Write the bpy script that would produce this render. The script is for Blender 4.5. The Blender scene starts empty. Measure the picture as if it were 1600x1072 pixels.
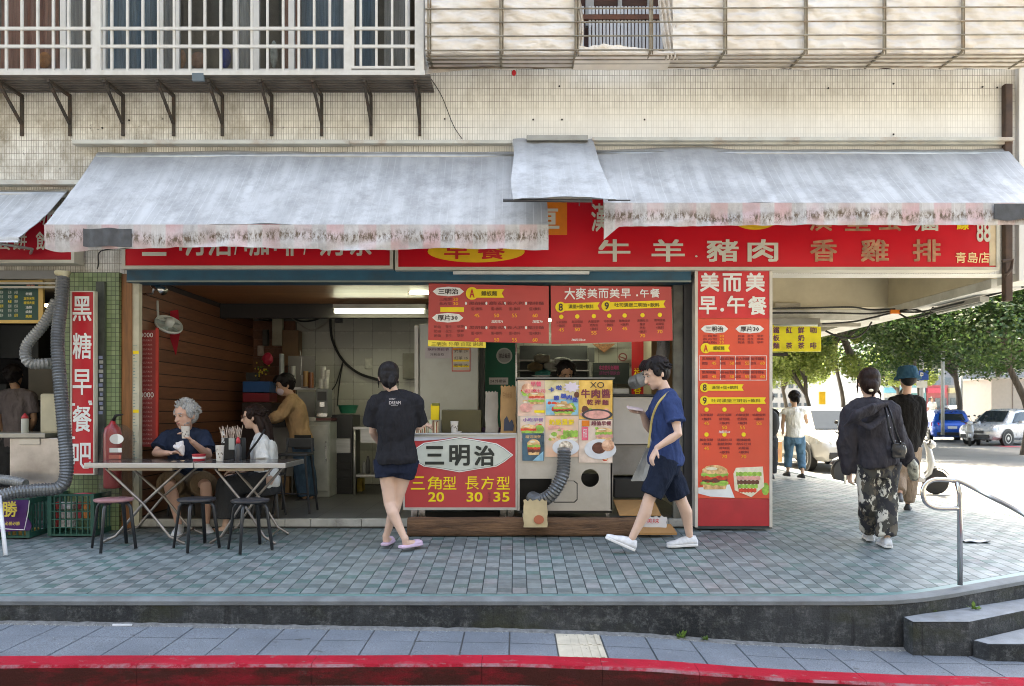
import bpy, bmesh, math, random
from mathutils import Vector, Matrix, noise
random.seed(7)
SC = bpy.context.scene
COL = SC.collection
R = math.radians
# ---------------------------------------------------------------- camera
CX, CY, F, CZ = 805.0, 640.0, 1250.0, 1.63
cam = bpy.data.cameras.new('camera'); camo = bpy.data.objects.new('camera', cam); COL.objects.link(camo)
camo.location = (0, 0, CZ); camo.rotation_euler = (R(90), 0, 0)
cam.sensor_width = 36; cam.lens = F * 36 / 1600; cam.shift_x = -5 / 1600; cam.shift_y = 104 / 1600
cam.clip_start = .05; cam.clip_end = 3000
cam.dof.use_dof = True; cam.dof.focus_distance = 7.4; cam.dof.aperture_fstop = 2.8
SC.camera = camo
# ---------------------------------------------------------------- world and sun
SUN_EL, SUN_AZ = 58, 1.5         # sun stands behind the building
w = bpy.data.worlds.new('World'); SC.world = w; w.use_nodes = True
nt = w.node_tree; bg = nt.nodes['Background']
sky = nt.nodes.new('ShaderNodeTexSky'); sky.sky_type = 'NISHITA'; sky.sun_disc = False
sky.sun_elevation = R(SUN_EL); sky.sun_rotation = R(SUN_AZ); sky.dust_density = 3.0; sky.air_density = .8
nt.links.new(sky.outputs[0], bg.inputs[0]); bg.inputs[1].default_value = .15
sl = bpy.data.lights.new('sun', 'SUN'); sl.energy = 4.2; sl.angle = R(.6); sl.color = (1, .95, .88)
so = bpy.data.objects.new('sun', sl); COL.objects.link(so)
sd = Vector((math.sin(R(SUN_AZ)) * math.cos(R(SUN_EL)), math.cos(R(SUN_AZ)) * math.cos(R(SUN_EL)), math.sin(R(SUN_EL))))
so.rotation_euler = sd.to_track_quat('Z', 'Y').to_euler(); so.location = (5, 5, 20)
SC.view_settings.view_transform = 'Standard'; SC.view_settings.look = 'None'; SC.view_settings.gamma = 1
SC.view_settings.exposure = 3.3
SC.view_settings.use_white_balance = True
SC.view_settings.white_balance_temperature = 8050
SC.view_settings.white_balance_tint = 4
SC.cycles.use_denoising = True; SC.cycles.filter_width = 1.0
SC.cycles.max_bounces = 7; SC.cycles.diffuse_bounces = 4; SC.cycles.transparent_max_bounces = 8
# ---------------------------------------------------------------- helpers
def P(x, y, D): return Vector(((x - CX) * D / F, D, CZ + (CY - y) * D / F))
def PX(x, D): return (x - CX) * D / F
def PZ(y, D): return CZ + (CY - y) * D / F
MATS = {}
def M(name, col, rough=.6, metal=0, var=.12, vs=6.0, bump=.0, bs=60.0, emit=None, es=0, col2=None, dirt=0, dcol=(.12, .09, .06), trans=0, coat=0, stretch=(1, 1, 1), alpha=1, spec=None):
    """Principled material: base colour varied by noise, optional second colour blotches, dirt blotches and fine relief."""
    if name in MATS: return MATS[name]
    m = bpy.data.materials.new(name); m.use_nodes = True; MATS[name] = m
    n, l = m.node_tree.nodes, m.node_tree.links; b = n['Principled BSDF']
    b.inputs['Roughness'].default_value = rough; b.inputs['Metallic'].default_value = metal
    tc = n.new('ShaderNodeTexCoord'); mp = n.new('ShaderNodeMapping'); mp.inputs['Scale'].default_value = stretch
    l.new(tc.outputs['Object'], mp.inputs[0])
    nz = n.new('ShaderNodeTexNoise'); nz.inputs['Scale'].default_value = vs; nz.inputs['Detail'].default_value = 5
    l.new(mp.outputs[0], nz.inputs['Vector'])
    cr = n.new('ShaderNodeMapRange'); cr.inputs[1].default_value = .3; cr.inputs[2].default_value = .7
    l.new(nz.outputs[0], cr.inputs[0])
    mx = n.new('ShaderNodeMix'); mx.data_type = 'RGBA'
    c1 = tuple(max(0, c * (1 - var)) for c in col); c2 = tuple(min(1, c * (1 + var)) for c in (col2 or col))
    mx.inputs[6].default_value = (*c1, 1); mx.inputs[7].default_value = (*c2, 1)
    l.new(cr.outputs[0], mx.inputs[0]); out = mx.outputs[2]
    if dirt:
        nd = n.new('ShaderNodeTexNoise'); nd.inputs['Scale'].default_value = vs * .55; nd.inputs['Detail'].default_value = 9; nd.inputs['Roughness'].default_value = .7
        l.new(mp.outputs[0], nd.inputs['Vector'])
        r2 = n.new('ShaderNodeMapRange'); r2.inputs[1].default_value = .5; r2.inputs[2].default_value = .72; r2.inputs[4].default_value = dirt
        l.new(nd.outputs[0], r2.inputs[0]); m2 = n.new('ShaderNodeMix'); m2.data_type = 'RGBA'
        l.new(r2.outputs[0], m2.inputs[0]); l.new(out, m2.inputs[6]); m2.inputs[7].default_value = (*dcol, 1); out = m2.outputs[2]
    l.new(out, b.inputs['Base Color'])
    if rough < .95:
        rr = n.new('ShaderNodeMapRange'); rr.inputs[3].default_value = max(.03, rough - .1); rr.inputs[4].default_value = min(1, rough + .12)
        l.new(nz.outputs[0], rr.inputs[0]); l.new(rr.outputs[0], b.inputs['Roughness'])
    if bump:
        nb = n.new('ShaderNodeTexNoise'); nb.inputs['Scale'].default_value = bs; nb.inputs['Detail'].default_value = 6
        l.new(mp.outputs[0], nb.inputs['Vector']); bu = n.new('ShaderNodeBump'); bu.inputs['Strength'].default_value = bump; bu.inputs['Distance'].default_value = .01
        l.new(nb.outputs[0], bu.inputs['Height']); l.new(bu.outputs[0], b.inputs['Normal'])
    if emit: b.inputs['Emission Color'].default_value = (*emit, 1); b.inputs['Emission Strength'].default_value = es
    if spec is not None: b.inputs['Specular IOR Level'].default_value = spec
    if trans: b.inputs['Transmission Weight'].default_value = trans
    if coat: b.inputs['Coat Weight'].default_value = coat
    if alpha < 1: b.inputs['Alpha'].default_value = alpha
    return m
def nodes(name, rough=.6):
    m = bpy.data.materials.new(name); m.use_nodes = True; MATS[name] = m
    return m, m.node_tree.nodes, m.node_tree.links, m.node_tree.nodes['Principled BSDF']
def mix(n, l, fac, a, b):
    mx = n.new('ShaderNodeMix'); mx.data_type = 'RGBA'
    for s, i in ((fac, 0), (a, 6), (b, 7)):
        if isinstance(s, (tuple, list)): mx.inputs[i].default_value = (*s, 1)
        elif isinstance(s, (int, float)): mx.inputs[i].default_value = s
        else: l.new(s, mx.inputs[i])
    return mx.outputs[2]
def rng(n, l, src, a, b, c=0, d=1):
    r = n.new('ShaderNodeMapRange'); l.new(src, r.inputs[0])
    for i, v in enumerate((a, b, c, d)): r.inputs[i + 1].default_value = v
    return r.outputs[0]
def noi(n, l, vec, scale, detail=5, rough=.55):
    z = n.new('ShaderNodeTexNoise'); z.inputs['Scale'].default_value = scale; z.inputs['Detail'].default_value = detail; z.inputs['Roughness'].default_value = rough
    if vec is not None: l.new(vec, z.inputs['Vector'])
    return z.outputs[0]
def coords(n, l, scale=(1, 1, 1), swap=False):
    tc = n.new('ShaderNodeTexCoord'); out = tc.outputs['Object']
    if swap:      # (x+y, z) plane for upright walls
        s = n.new('ShaderNodeSeparateXYZ'); l.new(out, s.inputs[0]); a = n.new('ShaderNodeMath'); l.new(s.outputs[0], a.inputs[0]); l.new(s.outputs[1], a.inputs[1])
        c = n.new('ShaderNodeCombineXYZ'); l.new(a.outputs[0], c.inputs[0]); l.new(s.outputs[2], c.inputs[1]); out = c.outputs[0]
    mp = n.new('ShaderNodeMapping'); mp.inputs['Scale'].default_value = scale; l.new(out, mp.inputs[0])
    return mp.outputs[0]
def bumpn(n, l, b, h, strength=.3, dist=.01):
    bu = n.new('ShaderNodeBump'); bu.inputs['Strength'].default_value = strength; bu.inputs['Distance'].default_value = dist
    l.new(h, bu.inputs['Height']); l.new(bu.outputs[0], b.inputs['Normal'])
def tilemat(name, c1, c2, grout, w_, h_, mort=.0025, rough=.35, dirtamt=.5, dcol=(.1, .08, .06), swap=True, offset=0, dscale=1.2):
    m, n, l, b = nodes(name); v = coords(n, l, swap=swap)
    br = n.new('ShaderNodeTexBrick'); br.offset = offset; br.squash = 1; l.new(v, br.inputs['Vector'])
    br.inputs['Scale'].default_value = 1; br.inputs['Mortar Size'].default_value = mort; br.inputs['Mortar Smooth'].default_value = .1
    br.inputs['Brick Width'].default_value = w_; br.inputs['Row Height'].default_value = h_
    br.inputs['Color1'].default_value = (*c1, 1); br.inputs['Color2'].default_value = (*c2, 1); br.inputs['Mortar'].default_value = (*grout, 1)
    s = noi(n, l, coords(n, l, (1, 1, .35)), dscale, 9, .7); d = rng(n, l, s, .48, .75, 0, dirtamt)
    l.new(mix(n, l, d, br.outputs[0], dcol), b.inputs['Base Color']); b.inputs['Roughness'].default_value = rough
    inv = n.new('ShaderNodeMath'); inv.operation = 'SUBTRACT'; inv.inputs[0].default_value = 1; l.new(br.outputs['Fac'], inv.inputs[1])
    bumpn(n, l, b, inv.outputs[0], .5, .002)
    return m
class MB:
    def __init__(s): s.v = []; s.f = []; s.m = []
    def add(s, vs, fs, mi=0):
        o = len(s.v); s.v += [tuple(p) for p in vs]; s.f += [tuple(i + o for i in q) for q in fs]; s.m += [mi] * len(fs); return s
    def box(s, x0, x1, y0, y1, z0, z1, mi=0):
        return s.add([(x, y, z) for x in (x0, x1) for y in (y0, y1) for z in (z0, z1)],
                     [(0, 1, 3, 2), (4, 6, 7, 5), (0, 4, 5, 1), (2, 3, 7, 6), (0, 2, 6, 4), (1, 5, 7, 3)], mi)
    def obox(s, c, ax, ay, az, mi=0):
        c = Vector(c); ax, ay, az = Vector(ax), Vector(ay), Vector(az)
        return s.add([c + ax * i + ay * j + az * k for i in (-1, 1) for j in (-1, 1) for k in (-1, 1)],
                     [(0, 1, 3, 2), (4, 6, 7, 5), (0, 4, 5, 1), (2, 3, 7, 6), (0, 2, 6, 4), (1, 5, 7, 3)], mi)
    def pbox(s, x0, y0, x1, y1, D, dep, mi=0):     # box whose front face fills an image rectangle at distance D
        return s.box(PX(x0, D), PX(x1, D), D, D + dep, PZ(y1, D), PZ(y0, D), mi)
    def tube(s, pts, r, n=8, mi=0, ratio=1.0, side=None, round_=False, closed=False):
        pts = [Vector(p) for p in pts]; k = len(pts); rs = r if isinstance(r, (list, tuple)) else [r] * k
        if round_:
            d0 = (pts[0] - pts[1]).normalized(); d1 = (pts[-1] - pts[-2]).normalized()
            pts = [pts[0] + d0 * rs[0] * .95, pts[0] + d0 * rs[0] * .6] + pts + [pts[-1] + d1 * rs[-1] * .6, pts[-1] + d1 * rs[-1] * .95]
            rs = [rs[0] * .3, rs[0] * .8] + list(rs) + [rs[-1] * .8, rs[-1] * .3]; k += 4
        rat = ratio if isinstance(ratio, (list, tuple)) else [ratio] * k
        if round_ and isinstance(ratio, (list, tuple)): rat = [rat[0]] * 2 + list(rat) + [rat[-1]] * 2
        u = None; vs = []; fs = []
        for i, p in enumerate(pts):
            if closed: t = (pts[(i + 1) % k] - pts[i - 1]).normalized()
            else: t = (pts[min(i + 1, k - 1)] - pts[max(i - 1, 0)]).normalized()
            if side is not None: u = Vector(side); u = (u - t * u.dot(t)).normalized()
            elif u is None:
                u = t.orthogonal().normalized()
            else: u = (u - t * u.dot(t)); u = u.normalized() if u.length > 1e-6 else t.orthogonal().normalized()
            w_ = t.cross(u)
            for j in range(n):
                a = 2 * math.pi * j / n; vs.append(p + u * math.cos(a) * rs[i] + w_ * math.sin(a) * rs[i] * rat[i])
        for i in range(k if closed else k - 1):
            for j in range(n):
                a, b_ = i * n + j, i * n + (j + 1) % n; c, d = ((i + 1) % k) * n + (j + 1) % n, ((i + 1) % k) * n + j
                fs.append((a, b_, c, d))
        if not closed: fs.append(tuple(range(n))[::-1]); fs.append(tuple((k - 1) * n + j for j in range(n)))
        return s.add(vs, fs, mi)
    def sph(s, c, rx, ry=None, rz=None, nu=12, nv=8, mi=0, rot=None):
        ry = ry or rx; rz = rz or rx; c = Vector(c); vs = []; fs = []
        for i in range(nv + 1):
            th = math.pi * i / nv
            for j in range(nu):
                ph = 2 * math.pi * j / nu; q = Vector((rx * math.sin(th) * math.cos(ph), ry * math.sin(th) * math.sin(ph), rz * math.cos(th)))
                vs.append(c + (rot @ q if rot else q))
        for i in range(nv):
            for j in range(nu): fs.append((i * nu + j, (i + 1) * nu + j, (i + 1) * nu + (j + 1) % nu, i * nu + (j + 1) % nu))
        return s.add(vs, fs, mi)
    def lathe(s, c, prof, n=16, mi=0, rot=None):
        c = Vector(c); vs = []; fs = []; k = len(prof)
        for r_, z in prof:
            for j in range(n):
                a = 2 * math.pi * j / n; q = Vector((r_ * math.cos(a), r_ * math.sin(a), z)); vs.append(c + (rot @ q if rot else q))
        for i in range(k - 1):
            for j in range(n): fs.append((i * n + j, i * n + (j + 1) % n, (i + 1) * n + (j + 1) % n, (i + 1) * n + j))
        fs.append(tuple(range(n))[::-1]); fs.append(tuple((k - 1) * n + j for j in range(n)))
        return s.add(vs, fs, mi)
    def prism(s, pts, ext, mi=0):
        pts = [Vector(p) for p in pts]; ext = Vector(ext); k = len(pts)
        vs = pts + [p + ext for p in pts]; fs = [tuple(range(k))[::-1], tuple(range(k, 2 * k))]
        fs += [(i, (i + 1) % k, (i + 1) % k + k, i + k) for i in range(k)]
        return s.add(vs, fs, mi)
    def pprism(s, pxy, D, dep, mi=0):       # outline in image units at distance D, thickness dep
        return s.prism([P(x, y, D) for x, y in pxy], (0, dep, 0), mi)
    def grid(s, fn, nu, nv, mi=0, thick=None):
        vs = [Vector(fn(i / nu, j / nv)) for j in range(nv + 1) for i in range(nu + 1)]
        fs = [(j * (nu + 1) + i, j * (nu + 1) + i + 1, (j + 1) * (nu + 1) + i + 1, (j + 1) * (nu + 1) + i) for j in range(nv) for i in range(nu)]
        s.add(vs, fs, mi)
        if thick: s.add([p + Vector(thick) for p in vs], [q[::-1] for q in fs], mi)
        return s
    def mesh(s, name, mats):
        me = bpy.data.meshes.new(name); me.from_pydata(s.v, [], s.f)
        for m in (mats if isinstance(mats, (list, tuple)) else [mats]): me.materials.append(m)
        if any(s.m): me.polygons.foreach_set('material_index', s.m)
        bm = bmesh.new(); bm.from_mesh(me); bmesh.ops.recalc_face_normals(bm, faces=bm.faces); bm.to_mesh(me); bm.free()
        return me
    def build(s, name, mats, parent=None, smooth=False, bevel=0, seg=2, auto=None):
        me = s.mesh(name, mats)
        if smooth: me.shade_smooth()
        if auto:
            me.shade_smooth(); me.set_sharp_from_angle(angle=R(auto))
        o = bpy.data.objects.new(name, me); COL.objects.link(o)
        if bevel:
            bv = o.modifiers.new('bevel', 'BEVEL'); bv.width = bevel; bv.segments = seg; bv.limit_method = 'ANGLE'
        if parent: attach(o, parent)
        return o
def attach(o, parent):
    o.parent = parent; o.matrix_parent_inverse = parent.matrix_basis.inverted()
def wm(o): return o.parent and wm(o.parent) or o.matrix_basis
def attach2(o, part, ):         # child of a part that is itself at identity under its thing
    o.parent = part; o.matrix_parent_inverse = (part.parent.matrix_basis @ part.matrix_parent_inverse @ part.matrix_basis).inverted() if part.parent else part.matrix_basis.inverted()
def thing(name, label, cat, loc=(0, 0, 0), group=None):
    o = bpy.data.objects.new(name, None); COL.objects.link(o); o.location = loc; o.empty_display_size = .1
    o.matrix_basis = Matrix.Translation(loc)
    o['label'] = label; o['category'] = cat
    if group: o['group'] = group
    return o
def tag(o, label, cat, group=None):
    o['label'] = label; o['category'] = cat
    if group: o['group'] = group
    return o
def struct(o): o['kind'] = 'structure'; return o
def dup(root, loc, label=None, group=None, rotz=0, scale=None):
    kids = [c for c in COL.objects if c.parent == root]
    r = root.copy(); COL.objects.link(r); r.location = loc; r.rotation_euler = (0, 0, rotz)
    if scale: r.scale = scale
    if label: r['label'] = label
    if group: r['group'] = group
    for ch in kids:
        c = ch.copy(); COL.objects.link(c); c.parent = r
        for g in [q for q in COL.objects if q.parent == ch]:
            d = g.copy(); COL.objects.link(d); d.parent = c
    return r
SCRATCH = bpy.data.scenes.new('scratch')
def scratch(o):      # evaluates one object alone, away from the growing scene
    SCRATCH.collection.objects.link(o); vl = SCRATCH.view_layers[0]; vl.update(); return vl.depsgraph
def textmesh(s, bold=.0, res=2):
    cu = bpy.data.curves.new('lettering', 'FONT'); cu.body = s; cu.size = 1; cu.offset = bold; cu.resolution_u = res; cu.fill_mode = 'FRONT'
    o = bpy.data.objects.new('lettering', cu); dg = scratch(o); me = bpy.data.meshes.new_from_object(o.evaluated_get(dg))
    bpy.data.objects.remove(o); bpy.data.curves.remove(cu); return me
TM = {}
def txt(s, x0, y0, x1, y1, D, mat, parent, name='lettering', bold=.0, keep=False, at=None, res=1):
    """Lettering fitted to the image rectangle at distance D; bold strokes are thickened by shifted layers a hair apart."""
    if s not in TM:
        me = textmesh(s, 0, 4 if s.isascii() else res); TM[s] = ([tuple(v.co) for v in me.vertices], [tuple(p.vertices) for p in me.polygons])
    vs, fs = TM[s]
    if not vs: return None
    b = bold * .9; sh = [(0, 0)] if not bold else [(b, b), (-b, -b), (b, -b), (-b, b)] if (y1 - y0) > 6 else [(b, 0), (-b, 0)]
    if (y1 - y0) > 15 and bold: sh += [(0, 0)]
    xs = [v[0] for v in vs]; ys = [v[1] for v in vs]; ax, bx, ay, by = min(xs) - b, max(xs) + b, min(ys) - b, max(ys) + b
    X0, X1, Z0, Z1 = PX(x0, D), PX(x1, D), PZ(y1, D), PZ(y0, D); V = []; Fc = []
    for k, (dx, dz) in enumerate(sh):
        o_ = len(V); V += [(X0 + (v[0] + dx - ax) / (bx - ax) * (X1 - X0), D - k * .0003, Z0 + (v[1] + dz - ay) / max(by - ay, 1e-5) * (Z1 - Z0)) for v in vs]; Fc += [tuple(i + o_ for i in f) for f in fs]
    me = bpy.data.meshes.new(name); me.from_pydata(V, [], Fc); me.materials.append(mat)
    o = bpy.data.objects.new(name, me); COL.objects.link(o)
    if parent: attach(o, parent)
    return o
def ell(x, y, rx, ry, n=24): return [(x + rx * math.cos(2 * math.pi * i / n), y + ry * math.sin(2 * math.pi * i / n)) for i in range(n)]
def smoothpath(pts, k=6):
    pts = [Vector(p) for p in pts]; out = []
    for i in range(len(pts) - 1):
        p0, p1, p2, p3 = pts[max(i - 1, 0)], pts[i], pts[i + 1], pts[min(i + 2, len(pts) - 1)]
        for j in range(k):
            t = j / k; out.append(.5 * ((2 * p1) + (p2 - p0) * t + (2 * p0 - 5 * p1 + 4 * p2 - p3) * t * t + (3 * p1 - p0 - 3 * p2 + p3) * t ** 3))
    return out + [pts[-1]]
def duct(name, pts, r, label, mat, cat='duct', pitch=.028):
    """Corrugated flexible duct along a path: ribs are real geometry."""
    path = smoothpath(pts, 10); L = [0]
    for a, b in zip(path, path[1:]): L.append(L[-1] + (b - a).length)
    n = int(L[-1] / (pitch / 2)); out = []; rs = []; k = 0
    for i in range(n + 1):
        s = L[-1] * i / n
        while k < len(L) - 2 and L[k + 1] < s: k += 1
        t = (s - L[k]) / max(L[k + 1] - L[k], 1e-6); out.append(path[k].lerp(path[k + 1], t)); rs.append(r * (1 if i % 2 else .86))
    o = MB().tube(out, rs, 16).build(name, mat, smooth=False)
    return tag(o, label, cat)
# ================================================================ GROUND
def walkz(y): return .323 + .054 * (y - 5.5) if y < 7.91 else .453
def lowz(x):
    if x < 0: return .11 + .0155 * min(-x, 6)
    T_ = ((0, .11), (.8, .082), (1.6, .022), (2.4, -.015), (3.2, -.03), (9999, -.03))
    for (a, p), (b, q) in zip(T_, T_[1:]):
        if x <= b: return p + (q - p) * (x - a) / (b - a)
def roadz(x, y):
    near = lowz(x) - .125
    t = min(1, max(0, (y - 6.5) / 6)); t = t * t * (3 - 2 * t)
    if x < 5.5 and y > 5: return -.15
    return near * (1 - t) + .1 * t
asph, n, l, b = nodes('asphalt'); v = coords(n, l)
c = mix(n, l, rng(n, l, noi(n, l, v, .6, 6), .35, .7), (.17, .165, .155), (.25, .24, .225))
c = mix(n, l, rng(n, l, noi(n, l, v, 90, 3), .4, .62), c, (.10, .10, .10)); l.new(c, b.inputs['Base Color']); b.inputs['Roughness'].default_value = .85
bumpn(n, l, b, noi(n, l, v, 140, 3), .5, .01)
mb = MB(); xs = [-60, -30, -12, -8, -6, -4, -3, -2, -1, 0, 1, 2, 3, 4, 5, 5.4, 5.6, 6, 8, 12, 20, 40, 90, 200, 500]; ys = [-60, -30, -10, 0, 2, 3, 4, 4.6, 4.79, 4.93, 5.1, 6, 7, 8, 9, 10, 12, 16, 25, 40, 80, 200, 600, 1500]
vs = [(x, y, roadz(x, y)) for y in ys for x in xs]; nx = len(xs)
mb.add(vs, [(j * nx + i, j * nx + i + 1, (j + 1) * nx + i + 1, (j + 1) * nx + i) for j in range(len(ys) - 1) for i in range(nx - 1)])
struct(mb.build('road', asph))
# ---- raised tiled walkway: concrete body, bullnose edge, individual tiles
conc, n, l, b = nodes('dark_concrete'); v = coords(n, l)
c = mix(n, l, rng(n, l, noi(n, l, v, 1.4, 8, .7), .35, .68), (.012, .014, .016), (.060, .064, .068))
c = mix(n, l, rng(n, l, noi(n, l, v, 17, 9, .85), .50, .64, 0, .8), c, (.15, .155, .155))
c = mix(n, l, rng(n, l, noi(n, l, coords(n, l, (1, 1, 2.2)), 2.1, 5), .52, .68, 0, .8), c, (.035, .038, .018))
c = mix(n, l, rng(n, l, noi(n, l, coords(n, l, (7, 7, .7)), 1.5, 6, .7), .54, .66, 0, .7), c, (.008, .009, .010)); l.new(c, b.inputs['Base Color']); b.inputs['Roughness'].default_value = .95
bumpn(n, l, b, noi(n, l, v, 55, 6, .7), .9, .02)
nose = M('bullnose', (.14, .155, .165), .7, var=.2, vs=7, bump=.3, bs=80, dirt=.7, dcol=(.10, .10, .105))
teal = M('teal_strip', (.09, .19, .195), .35, var=.2, vs=9)
EDGE = [(-12, 5.5), (2.35, 5.5), (2.62, 5.52), (2.85, 5.58), (3.1, 5.68), (3.84, 6.03), (5.2, 6.68), (5.5, 6.86), (5.64, 7.15), (5.68, 7.6), (5.66, 9), (5.45, 12), (5.3, 16), (5.25, 24), (5.25, 60), (-12, 60)]
def inset(poly, d):
    out = []; k = len(poly)
    for i in range(k):
        p0, p1, p2 = Vector(poly[i - 1]), Vector(poly[i]), Vector(poly[(i + 1) % k])
        a = (p1 - p0).normalized(); b_ = (p2 - p1).normalized(); na = Vector((-a.y, a.x)); nb = Vector((-b_.y, b_.x)); m_ = (na + nb)
        m_ = m_ / max(m_.dot(na), .3); out.append(tuple(p1 + m_ * d))
    return out
E1, E2, E3 = inset(EDGE, .012), inset(EDGE, .085), inset(EDGE, .145)
NE = 14     # edge points that belong to the open sides
def w3(p, dz=0): return Vector((p[0], p[1], walkz(p[1]) + dz))
mb = MB()
vs = [w3(p, -.038) for p in EDGE] + [w3(p, -.5) for p in EDGE]; k = len(EDGE)
mb.add(vs, [(i, (i + 1) % k, (i + 1) % k + k, i + k) for i in range(k)])
ground = mb.build('walkway', conc); struct(ground)
def subdiv(poly, step=.3):
    out = []
    for i in range(NE):
        a, b_ = Vector(poly[i]), Vector(poly[i + 1]); m_ = max(1, int((b_ - a).length / step)) if a.y < 30 else 1
        out += [a.lerp(b_, j / m_) for j in range(m_)]
    return out + [Vector(poly[NE])]
# the three rings share their station counts
def ringpts(step=.25):
    A = [];
    for i in range(NE):
        seg = (Vector(EDGE[i + 1]) - Vector(EDGE[i])).length; m_ = max(1, int(seg / step))
        for j in range(m_):
            t = j / m_; A.append(tuple(Vector(q[i]).lerp(Vector(q[i + 1]), t) for q in (EDGE, E1, E2, E3)))
    return A
RP = ringpts(); mb = MB(); vs = []
for e, e1, e2, e3 in RP:
    o_ = (e - e1).normalized() * .006; vs += [w3(e + o_ * 0, -.040), w3(e + o_, -.036), w3(e + o_, -.01), w3(e1, 0), w3(e2, 0)]
mb.add(vs, [(i * 5 + j, (i + 1) * 5 + j, (i + 1) * 5 + j + 1, i * 5 + j + 1) for i in range(len(RP) - 1) for j in range(4)])
mb.build('edge_nosing', nose, ground, auto=40)
mb = MB(); vs = []
for e, e1, e2, e3 in RP: vs += [w3(e2, -.001), w3(e3, -.001)]
mb.add(vs, [(i * 2, i * 2 + 2, i * 2 + 3, i * 2 + 1) for i in range(len(RP) - 1)])
mb.build('border_strip', teal, ground)
# grout bed
grout = M('dark_grout', (.035, .045, .05), .9, bump=.3)
mb = MB(); gx = [-12, -6, 0, 2.4, 3, 3.6, 4.2, 4.8, 5.3, 5.6]
def inside(x, y, poly=E3):
    c = False; k = len(poly)
    for i in range(k):
        x1, y1 = poly[i]; x2, y2 = poly[i - 1]
        if (y1 > y) != (y2 > y) and x < (x2 - x1) * (y - y1) / (y2 - y1) + x1: c = not c
    return c
bm = bmesh.new(); vv = [bm.verts.new(w3(p, -.006)) for p in subdiv(E2, 1) + [Vector((-12, 30))]]
me = bpy.data.meshes.new('grout_bed')
mb.add([w3(p, -.005) for p in ((-12, 5.62), (2.4, 5.62), (2.4, 7.91), (-12, 7.91))], [(0, 1, 2, 3)])
mb.add([w3(p, -.005) for p in ((2.4, 5.62), (2.6, 5.63), (3.0, 5.79), (3.84, 6.17), (5.1, 6.78), (5.42, 6.98), (5.55, 7.3), (5.56, 7.91), (2.4, 7.91))], [tuple(range(9))])
mb.add([w3(p, -.005) for p in ((-12, 7.91), (5.56, 7.91), (5.52, 9), (5.31, 12), (5.16, 16), (5.11, 30), (-12, 30))], [tuple(range(7))])
mb.build('grout_bed', grout, ground); bm.free()
def glaze(nm, c):
    m, n, l, b = nodes(nm); g = n.new('ShaderNodeNewGeometry'); v = g.outputs['Position']; oi = n.new('ShaderNodeObjectInfo')
    k = mix(n, l, rng(n, l, noi(n, l, v, 14, 3), .3, .7), tuple(x * .82 for x in c), tuple(x * 1.16 for x in c))
    k = mix(n, l, rng(n, l, noi(n, l, v, 1.1, 9, .72), .45, .7, 0, .5), k, (.06, .068, .072)); k = mix(n, l, rng(n, l, noi(n, l, v, 9, 8, .8), .56, .7, 0, .55), k, (.06, .06, .058))
    l.new(k, b.inputs['Base Color']); b.inputs['Specular IOR Level'].default_value = .35; l.new(rng(n, l, noi(n, l, v, 2.5, 5), .3, .7, .34, .62), b.inputs['Roughness']); bumpn(n, l, b, noi(n, l, v, 70, 3), .12, .004); return m
TCOL = [glaze('tile_pale_blue', (.20, .238, .245)), glaze('tile_lilac', (.218, .232, .24)), glaze('tile_slate', (.108, .14, .146)), glaze('tile_teal', (.09, .155, .15)), glaze('tile_grey', (.15, .18, .187))]
TW, TP = .1073, .245; X0T = PX(812, 5.6) - 60 * TW; Y0T = 5.655     # tile width; one pale + one dark tile deep
DEP = (.147, .098); tile_me = {}
for i, m_ in enumerate(TCOL):
    for q in (0, 1):
        b_ = MB(); hx, hy = TW / 2 - .0028, DEP[q] / 2 - .0012
        b_.add([(-hx, -hy, -.006), (hx, -hy, -.006), (hx, hy, -.006), (-hx, hy, -.006), (-hx + .0015, -hy + .0015, 0), (hx - .0015, -hy + .0015, 0), (hx - .0015, hy - .0015, 0), (-hx + .0015, hy - .0015, 0)],
               [(4, 5, 6, 7), (0, 1, 5, 4), (1, 2, 6, 5), (2, 3, 7, 6), (3, 0, 4, 7)]); tile_me[i, q] = b_.mesh('tile', m_)
def tilecol(i, j):
    random.seed(i * 977 + j * 31); r = random.random()
    if j % 2: return 2 if r < .5 else (3 if r < .75 else 4)
    return 0 if r < .80 else (1 if r < .90 else 4)
rest = MB(); nsingle = 0; slope = math.atan(.054)
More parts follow.
